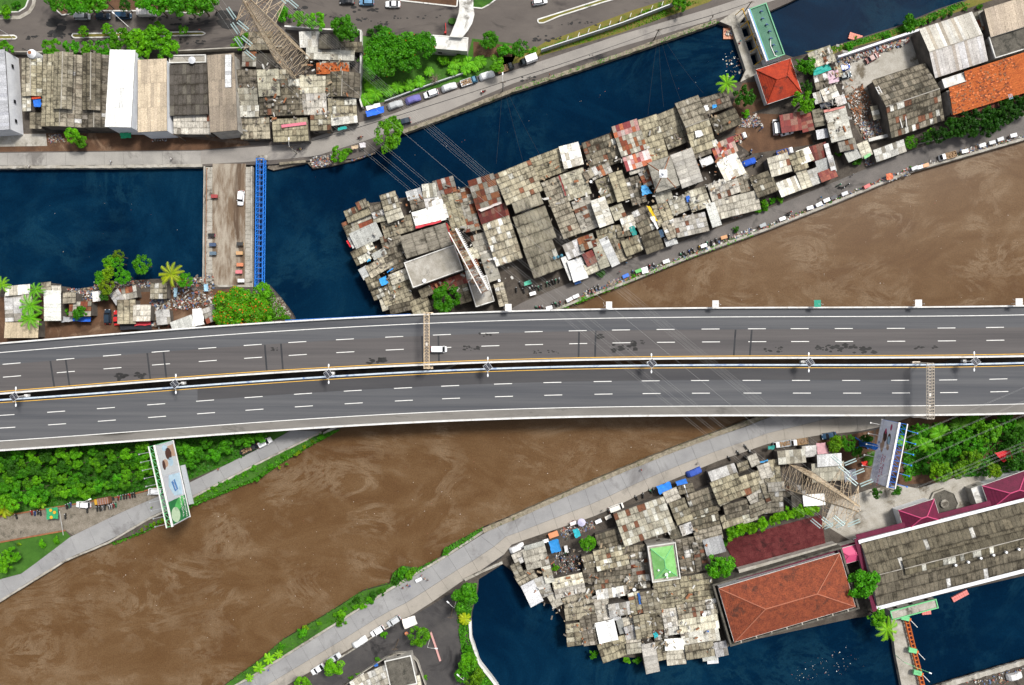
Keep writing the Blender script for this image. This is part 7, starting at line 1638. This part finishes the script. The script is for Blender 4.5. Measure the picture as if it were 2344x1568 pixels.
onf(rect(13.2, .4, 21.0, Hh - .4, .012), 'printed_backdrop', M['print_pale']); onf(ell(16.2, 7.6, 1.1, 1.7, .02), 'printed_face', M['skin_print']); onf(ell(15.9, 8.6, 1.3, .9, .028), 'printed_hair', M['hair_print']); onf(ell(18.4, 4.6, 1.7, 1.9, .02), 'printed_hair', M['hair_print']); onf(fl([(17.2, .6), (20.6, .6), (20.4, 4.6), (19.0, 2.6), (17.6, 3.2)], .02), 'printed_arm', M['skin_print']); onf(ell(16.2, 4.2, 1.2, 1.5, .02), 'printed_sleeve', M['print_skyblue']); onf(ell(20.2, 6.2, .8, 1.6, .02), 'printed_sleeve', M['print_skyblue'])
m = MB()
for k in range(10): x = .8 + k * L_ / 10; m.tube([(x, Hh - .1, -1.6), (x, Hh - .1, -4.6)], .07, 5); m.box((x, Hh - .2, -4.7), (.35, .3, .3))
o = onf(m, 'light_arm', M['steel_grey'])
m = MB(); m.box((L_ / 2 - 2, -.6, .9), (11, .25, 1.4)); onf(m, 'catwalk', M['steel_grey'])
m = MB(); c = D(430, 1098, 0); m.tube([(c.x - e.location.x - 1.5, c.y - e.location.y, -.2), (c.x - e.location.x - 1.5, c.y - e.location.y, 9.2)], .75, 14); m.build('support_post', M['steel_grey'], e)
# right billboard: reads from north to south, faces west
e, F, L_, Hh, onf = billboard((2019, 960), (1992, 1100), 8, 17.5, 1, 'white health campaign billboard with red lettering on a blue post at right', 'steel_blue', 2.2)
T_e = Matrix.Translation(-Vector(e.location))
for s, sz, x, y, mt in [('Tak Kenal', 1.35, 9.2, 5.2, 'banner_red'), ('Maka Tak Kebal', 1.35, 9.2, 3.9, 'banner_red'), ('Vaksin - cek nama dan jadwal kamu', .5, 9.4, 3.2, 'banner_purple'), ('Yuk Cari tahu manfaat Kebal dan Kenali', .5, 9.4, 2.5, 'banner_purple'), ('Pastikan terdaftar di pusat layanan', .45, 9.4, 1.8, 'banner_purple'), ('dinas kesehatan', .4, 13, .6, 'banner_purple')]: text(s, sz, M[mt], e, T_e @ F @ Matrix.Translation((x, y, .04)))
onf(rect(.2, 1.25, L_ - .2, 1.32, .012), 'printed_rule', M['banner_purple'])
for k, (cx, cy, rx, ry, mt) in enumerate([(6.2, 3.2, 2.6, .8, 'skin_print'), (4.2, 3.6, 1.6, 1.1, 'hair_print'), (7.4, 2.6, 1.4, .6, 'skin_print'), (5.0, 6.0, 1.7, 1.0, 'hair_print'), (5.2, 6.1, 1.2, .7, 'banner_sky'), (7.0, 6.2, .9, .7, 'skin_print'), (1.6, 6.2, .9, .5, 'banner_red'), (2.9, 3.6, .8, .5, 'banner_red'), (6.3, .9, .35, .35, 'banner_blue')]): onf(ell(cx, cy, rx, ry, .012 + .006 * k, rot=.3 * (k % 3)), 'printed_figure', M[mt])
m = MB()
for k in range(5): x = 1.5 + k * 3.0; m.tube([(x, 1, 0), (x, .3, 3.0)], .07, 5); m.box((x, .3, 3.1), (.4, .35, .3))
onf(m, 'light_arm', M['steel_white']); m = MB()
for k in range(6): x = 1.5 + k * 2.9; m.tube([(x, Hh - 1, -2.6), (x + .3, Hh - 1.4, -6.0)], .07, 5); m.box((x + .3, Hh - 1.4, -6.1), (.4, .35, .3))
onf(m, 'light_arm', M['steel_blue'])
m = MB(); bx = D(1972, 1014, 0) - Vector(e.location); m.tube([(bx.x, bx.y, -.2), (bx.x, bx.y, 8.6)], .85, 16); m.tube([(bx.x, bx.y, 8.2), (bx.x + 5, bx.y - 1, 8.6)], .6, 12)
for s in (-1, 1): m.tube([(bx.x + s * 1.8, bx.y - 1.6, 0), (bx.x, bx.y, 2.2)], .2, 6); m.tube([(bx.x + s * 1.8, bx.y + 1.6, 0), (bx.x, bx.y, 2.2)], .2, 6)
m.build('support_post', M['steel_blue'], e)
# billboard seen edge-on in the central block
e, F, L_, Hh, onf = billboard((1120, 664), (1048, 530), 9, 14.5, 1, 'white billboard seen edge-on with rusty scaffolding in the central block', 'rust_dark', 2.2)
m = MB()
for k in range(34): x = L_ * k / 34 + .2; m.box((x, Hh + .3, .28), (.16, .3, .5))
onf(m, 'rim_slat', M['steel_white']); m = MB()
for k in range(60): x, y = U(0, L_), U(0, Hh); m.tube([(x, y, -.5 - U(0, .5)), (x + U(-1.6, 1.6), min(Hh, y + U(.5, 2)), -2.2 - U(0, 1.2))], .045, 4, mi=k % 2)
o = onf(m, 'scaffold', [M['rust_dark'], M['steel_grey']]); m = MB()
for x in (3, L_ - 3): m.tube([(x, -9.2, -1.2), (x, .2, -1.2)], .3, 10)
onf(m, 'support_post', M['rust_dark'])

# ---------------------------------------------------------------- lattice pylons
def pylon(base, hgt, bw, line_dir, label, n=11):
    c = D(*base); an = math.atan2(line_dir[1], line_dir[0]); e = empty('power_pylon', (c.x, c.y, 0), an)
    def hw(z): t = z / hgt; return bw / 2 * (1 - t) + .75 * t if t < .62 else (bw / 2 * .38 + .75 * .62) * (1 - (t - .62) / .38) + .6 * (t - .62) / .38
    zs = [0]
    while zs[-1] < hgt - 1.2: zs.append(min(hgt, zs[-1] + max(1.5, hw(zs[-1]) * 1.35)))
    m = MB(); cr = [(-1, -1), (1, -1), (1, 1), (-1, 1)]
    for a, b in cr: m.tube([(a * hw(z), b * hw(z), z) for z in zs], .13, 4)
    m.build('leg', M['rust_steel'], e); m = MB()
    for z0, z1 in zip(zs[:-1], zs[1:]):
        w0, w1 = hw(z0), hw(z1)
        for i in range(4):
            a, b = cr[i], cr[(i + 1) % 4]; m.tube([(a[0] * w0, a[1] * w0, z0), (b[0] * w1, b[1] * w1, z1)], .035, 4); m.tube([(b[0] * w0, b[1] * w0, z0), (a[0] * w1, a[1] * w1, z1)], .035, 4); m.tube([(a[0] * w1, a[1] * w1, z1), (b[0] * w1, b[1] * w1, z1)], .045, 4)
            zm = (z0 + z1) / 2; wm = hw(zm); m.tube([(a[0] * wm, a[1] * wm, zm), (b[0] * wm, b[1] * wm, zm)], .03, 4)
    m.build('bracing', M['rust_steel'], e); tips = []
    for k, zc in enumerate((hgt * .66, hgt * .79, hgt * .92)):
        for s in (-1, 1):
            m = MB(); w_ = hw(zc); ln = 6.6 - 1.25 * k; tip = Vector((0, s * (w_ + ln), zc + .4))
            for a in (-1, 1):
                m.tube([(a * w_, s * w_, zc), tip], .07, 4); m.tube([(a * hw(zc + 2.2), s * hw(zc + 2.2), zc + 2.2), tip], .06, 4)
                for t in (.25, .5, .75): lo = Vector((a * w_, s * w_, zc)).lerp(tip, t); hi = Vector((a * hw(zc + 2.2), s * hw(zc + 2.2), zc + 2.2)).lerp(tip, t); m.tube([lo, hi], .035, 4); m.tube([hi, Vector((a * w_, s * w_, zc)).lerp(tip, t - .25)], .035, 4)
            for t in (.2, .4, .6, .8): m.tube([Vector((-w_, s * w_, zc)).lerp(tip, t), Vector((w_, s * w_, zc)).lerp(tip, t)], .035, 4)
            m.build('crossarm', M['rust_steel'], e); tips.append(tip)
    m = MB(); m.tube([(0, 0, hgt), (0, 0, hgt + 1.5)], .12, 5)
    m.build('earth_peak', M['rust_steel'], e); tag(e, label, 'pylon'); R3 = Matrix.Translation(e.location) @ Matrix.Rotation(an, 4, 'Z')
    return e, [R3 @ t for t in tips], R3 @ Vector((0, 0, hgt + 1.4)), R3
LB, RB = (681, 150), (1812, 1092); dl = (D(*RB) - D(*LB)).normalized()
e1, t1, k1, R1 = pylon(LB, 45, 7.4, dl, 'rusty lattice power pylon leaning out of the top left edge'); e2, t2, k2, R2 = pylon(RB, 44, 7.4, Vector((dl.x * .8 + .35, dl.y * .8 + .2, 0)).normalized(), 'rusty lattice power pylon beside the right billboard')
def insul(e, Rm, p, d, n=0):
    """double string of pale discs from the arm tip along the line"""
    m = MB(); inv = Rm.inverted(); s = Vector((-d.y, d.x, 0)).normalized() * .3; mi = MB()
    for sg in (-1, 1):
        for k in range(13): q0 = p + s * sg + d * (.5 + k * .24); mi.tube([inv @ q0, inv @ (q0 + d * .16)], [.17, .14], 7)
    mi.build('insulator', M['insulator'], e)
def wire(a, b, sag, r, mat, label, group, n=22):
    m = MB(); pts = [a.lerp(b, i / n) - hv * (sag * 4 * (i / n) * (1 - i / n)) for i in range(n + 1)]; c = (a + b) / 2; m.tube([p - c for p in pts], r, 4); o = m.build('power_line', M[mat], None, c); tag(o, label, 'power line', group); return o
far = [t + Vector((150, 62, 2)) for t in t2]; near = [t + Vector((-90, 130, 0)) for t in t1]
for k in range(6):
    d = (t2[k] - t1[k]); d.z = -6; d.normalize(); d2 = (t1[k] - t2[k]); d2.z = -6; d2.normalize(); d3 = (far[k] - t2[k]).normalized(); d4 = (near[k] - t1[k]).normalized()
    insul(e1, R1, t1[k], d); insul(e2, R2, t2[k], d2); insul(e2, R2, t2[k], d3); insul(e1, R1, t1[k], d4)
    s = Vector((-d.y, d.x, 0)).normalized() * .25
    for sg in (-1, 1):
        wire(t1[k] + d * 3.8 + s * sg, t2[k] + d2 * 3.8 + s * sg, 9, .015, 'cable_pale', 'thin overhead cable spanning between the two pylons', 'cables between the pylons')
        wire(t2[k] + d3 * 3.8 + s * sg, far[k] + s * sg, 3, .014, 'cable_pale', 'thin overhead cable leaving the right pylon towards the right edge', 'cables right of the right pylon')
    wire(t1[k] + d4 * 3.8, near[k], 3, .014, 'cable_pale', 'thin overhead cable leaving the left pylon over the top edge', 'cables beyond the left pylon')
wire(k1, k2, 7, .02, 'cable_pale', 'topmost earth wire between the two pylon peaks', None)
# ---------------------------------------------------------------- utility poles with their wires
def upole(x, y, h, label, lamp=False):
    p = T(x, y, 0); e = empty('utility_pole', (p.x, p.y, 0)); m = MB(); m.tube([(0, 0, -.3), (0, 0, h)], [.17, .1], 8); m.build('pole', M['concrete_old'] if lamp else M['bark'], e); m = MB(); m.tube([(-.9, 0, h - .5), (.9, 0, h - .5)], .06, 5); m.tube([(-.7, 0, h - 1.1), (.7, 0, h - 1.1)], .05, 5); m.build('crossbar', M['bark'], e)
    if lamp:
        m = MB(); m.tube([(0, 0, h), (0, .8, h + .4), (0, 1.8, h + .4)], .05, 5); m.build('lamp_arm', M['steel_white'], e); m = MB(); m.box((0, 2.1, h + .38), (.35, .7, .14)); m.build('lamp_head', M['lamp_white'], e)
    tag(e, label, 'utility pole'); return Vector((p.x, p.y, h - .5))
P = []
tile(0, 0); P.append(upole(1700, 1290, 8, 'utility pole on the dirt strip below the left warehouses'))
tile(1, 0); P.append(upole(375, 1405, 8, 'utility pole with a lamp beside the blue truss', True)); P.append(upole(2262, 830, 8, 'utility pole with a lamp on the canal wall', True))
tile(2, 0); P.append(upole(1300, 365, 8, 'utility pole on the canal wall above the middle canal')); P.append(upole(2120, 120, 8, 'utility pole at the sluice corner'))
for a, b in zip(P[:-1], P[1:]):
    for s in (-.6, 0, .6): wire(a + Vector((s, s * .4, 0)), b + Vector((s, s * .4, 0)), 1.2, .03, 'cable_dark', 'dark service wire between the canal road poles', 'service wires along the canal road')
tile(2, 0); far_ = [T(1560, 960, 5), T(1390, 980, 5), T(1750, 850, 5), T(1245, 1060, 5)]
for f_ in far_: wire(P[3], f_, 1.5, .025, 'cable_dark', 'dark drop wire crossing the canal to the shanty roofs', 'drop wires across the canal')
tile(1, 0); far_ = [T(2200, 1500, 5), T(2450, 1500, 5), T(2600, 1420, 5)]
for f_ in far_: wire(P[2], f_, 1.5, .025, 'cable_dark', 'dark drop wire crossing the canal to the shanty roofs', 'drop wires across the canal')
tile(1, 3); a = upole(1305, 1150, 8, 'utility pole beside the white awning on the side street'); b = upole(1800, 870, 8, 'utility pole under the canal side tree')
for s in (-.5, .5): wire(a + Vector((s, 0, 0)), b + Vector((s, 0, 0)), 1, .03, 'cable_dark', 'dark wire over the side street', 'wires over the side street')
wire(a, T(700, 1560, 8), 1, .03, 'cable_dark', 'dark wire along the side street towards the bottom edge', None)
def street_lamp(x, y, dx, dy, label, h=7, mat='steel_white'):
    p = T(x, y, 0); e = empty('street_lamp', (p.x, p.y, 0)); v = Vector((dx, -dy, 0)) * (TC[2] / 8); m = MB(); m.tube([(0, 0, 0), (0, 0, h), v * .5 + hv * (h + .4), v + hv * (h + .4)], [.1, .07, .05, .05], 6); m.build('pole', M[mat], e); m = MB(); c = v + hv * (h + .36); an = math.atan2(v.y, v.x); m.box(tuple(c + v.normalized() * .3), (.8, .32, .14), 0, an); m.build('lamp_head', M['lamp_white'], e); tag(e, label, 'street lamp')
tile(0, 0); street_lamp(1280, 330, -120, -110, 'curved street lamp over the upper left road'); street_lamp(120, 345, -100, -40, 'street lamp at the left edge of the upper road')
tile(1, 3); street_lamp(1830, 800, -50, -50, 'white street lamp under the canal side tree', 6); street_lamp(1910, 1440, -40, -40, 'white street lamp at the lower canal bend', 6); street_lamp(1590, 1150, 70, 5, 'pale street lamp over the side street divider', 6)
tile(2, 2); street_lamp(1570, 1380, -30, -90, 'white street lamp above the small blue awning', 6); tile(0, 2); street_lamp(820, 1440, 100, -40, 'thin street lamp above the yellow truck', 6)
tile(0, 3); m = MB(); m.tube([T(580, 195, 0), T(545, -20, 7)], .1, 6); o = m.build('flag_pole', M['steel_white']); tag(o, 'leaning white pole with a cloth at the roadside garden', 'pole')
wall_strip('divider_kerb', [(986, 1446), (996, 1475), (1008, 1512)], .5, .5, plain('pink_kerb', (.55, .3, .28)), 0, None, 4, 0, 0, 'kerb', 'pink painted divider kerb on the side street')
wall_strip('parking_kerb', [(720, 1540), (800, 1492), (880, 1440), (892, 1434)], .4, .25, M['concrete_old'], 0, None, 6, 0, 0, 'kerb', 'kerb between the parked white cars and the side street')
wall_strip('parking_kerb', [(-160, 1215), (0, 1182), (300, 1132), (366, 1114)], .4, .3, M['rust_dark'], 0, None, 8, 0, 0, 'kerb', 'brown kerb above the gravel parking'); wall_strip('parking_kerb', [(-160, 1290), (0, 1241), (150, 1214)], .4, .3, M['rust_dark'], 0, None, 8, 0, 0, 'kerb', 'orange brown kerb below the gravel parking')
# mast on the cream roof
tile(2, 1); tp = T(1385, 22, 11); e = empty('roof_mast', (tp.x, tp.y, 6)); m = MB()
for x, y in ((1232, -78), (1440, -132), (1300, 195), (1500, 150)): f_ = T(x, y, 6.9); m.tube([f_ - Vector(e.location), Vector((0, 0, 5))], .14, 5)
m.build('leg', M['rust_dark'], e); m = MB(); m.box((0, 0, 5), (2.1, 2.1, .25)); m.cyl((0, 0, 5.6), .45, 1.0, 10); m.box((.6, .5, 5.3), (.5, .5, .4)); m.box((-.6, -.5, 5.3), (.5, .4, .5)); m.build('platform', M['lamp_white'], e); m = MB(); m.tube([(0, 0, 5), (0, 0, 9)], .08, 6); m.build('antenna', M['steel_grey'], e); tag(e, 'white antenna platform on four rusty legs above the cream roof', 'mast')
# exposed frame of the large shed
tile(3, 0); e = empty('steel_roof_frame', T(1050, 1000, 0)); m = MB()
for (x0, y0, x1, y1) in ((985, 800, 1110, 1040), (1010, 790, 1130, 1030), (1180, 1000, 1230, 1170), (1250, 980, 1270, 1160), (1110, 1090, 1310, 1040)): m.tube([T(x0, y0, 5.2), T(x1, y1, 5.2)], .14, 5); m.tube([T(x0, y0, 0), T(x0, y0, 5.2)], .14, 5)
for k in range(9): a, b = T(985 + k * 13.9, 800 + k * 26, 5.2), T(1010 + k * 13.4, 803 + k * 26, 5.2); m.tube([a, b], .09, 4)
local(m.build('beam', M['steel_white'], e)); tag(e, 'white exposed steel frame at the left end of the dark shed', 'steel frame')
# rafts and canal pier
def raft(x, y, ang, L, W, col, label, nx=6, ny=3):
    p = T(x, y, WZ); e = empty('pontoon_raft', (p.x, p.y, WZ + .25), rad(ang))
    for i in range(nx):
        for j in range(ny): m = MB(); m.box((0, 0, 0), (L / nx * .94, W / ny * .94, .5)); o = m.build('float', M['plastic'], e, ((i + .5) * L / nx - L / 2, (j + .5) * W / ny - W / 2, 0)); o.color = (*col, 1)
    tag(e, label, 'raft')
tile(2, 0); raft(1978, 312, 0, 3.0, 3.2, (.5, .2, .1), 'orange edged pontoon raft loaded with bags by the sluice', 4, 5); rb(2, 0, [(1960, 270), (2010, 270), (2020, 315), (1970, 320)], 60, .45, 'white bags on the pontoon raft', z=WZ + .5)
tile(3, 0); raft(795, 345, -17, 3.8, 1.9, (.6, .16, .1), 'salmon pontoon raft with plants at the upper right bank'); tree(800, 342, 20, 'bush', GREEN, None, 'small plant growing on the salmon raft', h=.1)
TC[0], TC[1], TC[2] = 0, 0, 1.0; raft(2196, 1363, 28, 5, 1.5, (.65, .2, .18), 'salmon pontoon row drifting below the long hall', 7, 2); raft(2119, 1401, 5, 2.6, 1.2, (.65, .2, .18), 'small salmon pontoon raft under the landing stage', 4, 2)
pr = struct(flat('canal_pier', [(2038, 1402), (2066, 1402), (2094, 1500), (2112, 1572), (2130, 1600), (2070, 1600), (2050, 1500)], .1, M['concrete_old'], 3.2))
e = empty('gate_truss', D(2085, 1480)); local(truss_ladder('truss', D(2069, 1398, .6), D(2114, 1584, .6), 1.0, .6, 20, .16, M['steel_orange'], e)); tag(e, 'orange steel ladder truss along the canal pier', 'truss')
for k, (x, y) in enumerate([(2070, 1413), (2087, 1487), (2098, 1538)]):
    p = D(x, y, 1.2); e = empty('gate_winch', (p.x, p.y, .9), rad(-12)); m = MB(); m.box((0, 0, .5), (2.1, 1.1, .9)); m.box((0, 0, 1.0), (2.3, 1.3, .12)); m.build('housing', M['steel_green'], e); m = MB(); m.box((1.4, -.2, .5), (.9, .7, .5)); m.build('gearbox', M['steel_orange'], e); m = MB(); m.tube([(1.8, -.4, .6), (4.2, -2.0, .4)], .1, 6); m.build('arm', M['steel_white'], e)
    tag(e, ['upper', 'middle', 'lower'][k] + ' green winch box on the orange canal truss', 'winch')
street_lamp(2050, 1500, 55, 22, 'green curved street lamp on the canal pier', 5, 'steel_green')
rubbish([(2160, 1575), (2344, 1525), (2344, 1550), (2170, 1600)], 160, .4, 'clutter behind the bottom right wall')
# ---------------------------------------------------------------- labels of repeated things
for row, items in REG.items():
    items.sort(key=lambda t: t[0].location.x); ph = ROWS[row]
    for i, (o, look, cat) in enumerate(items):
        lab = look + ' ' + ph if len(items) == 1 else look + ', ' + ordw(i + 1) + ' from left ' + ph
        tag(o, lab, cat, cat + 's ' + ph)
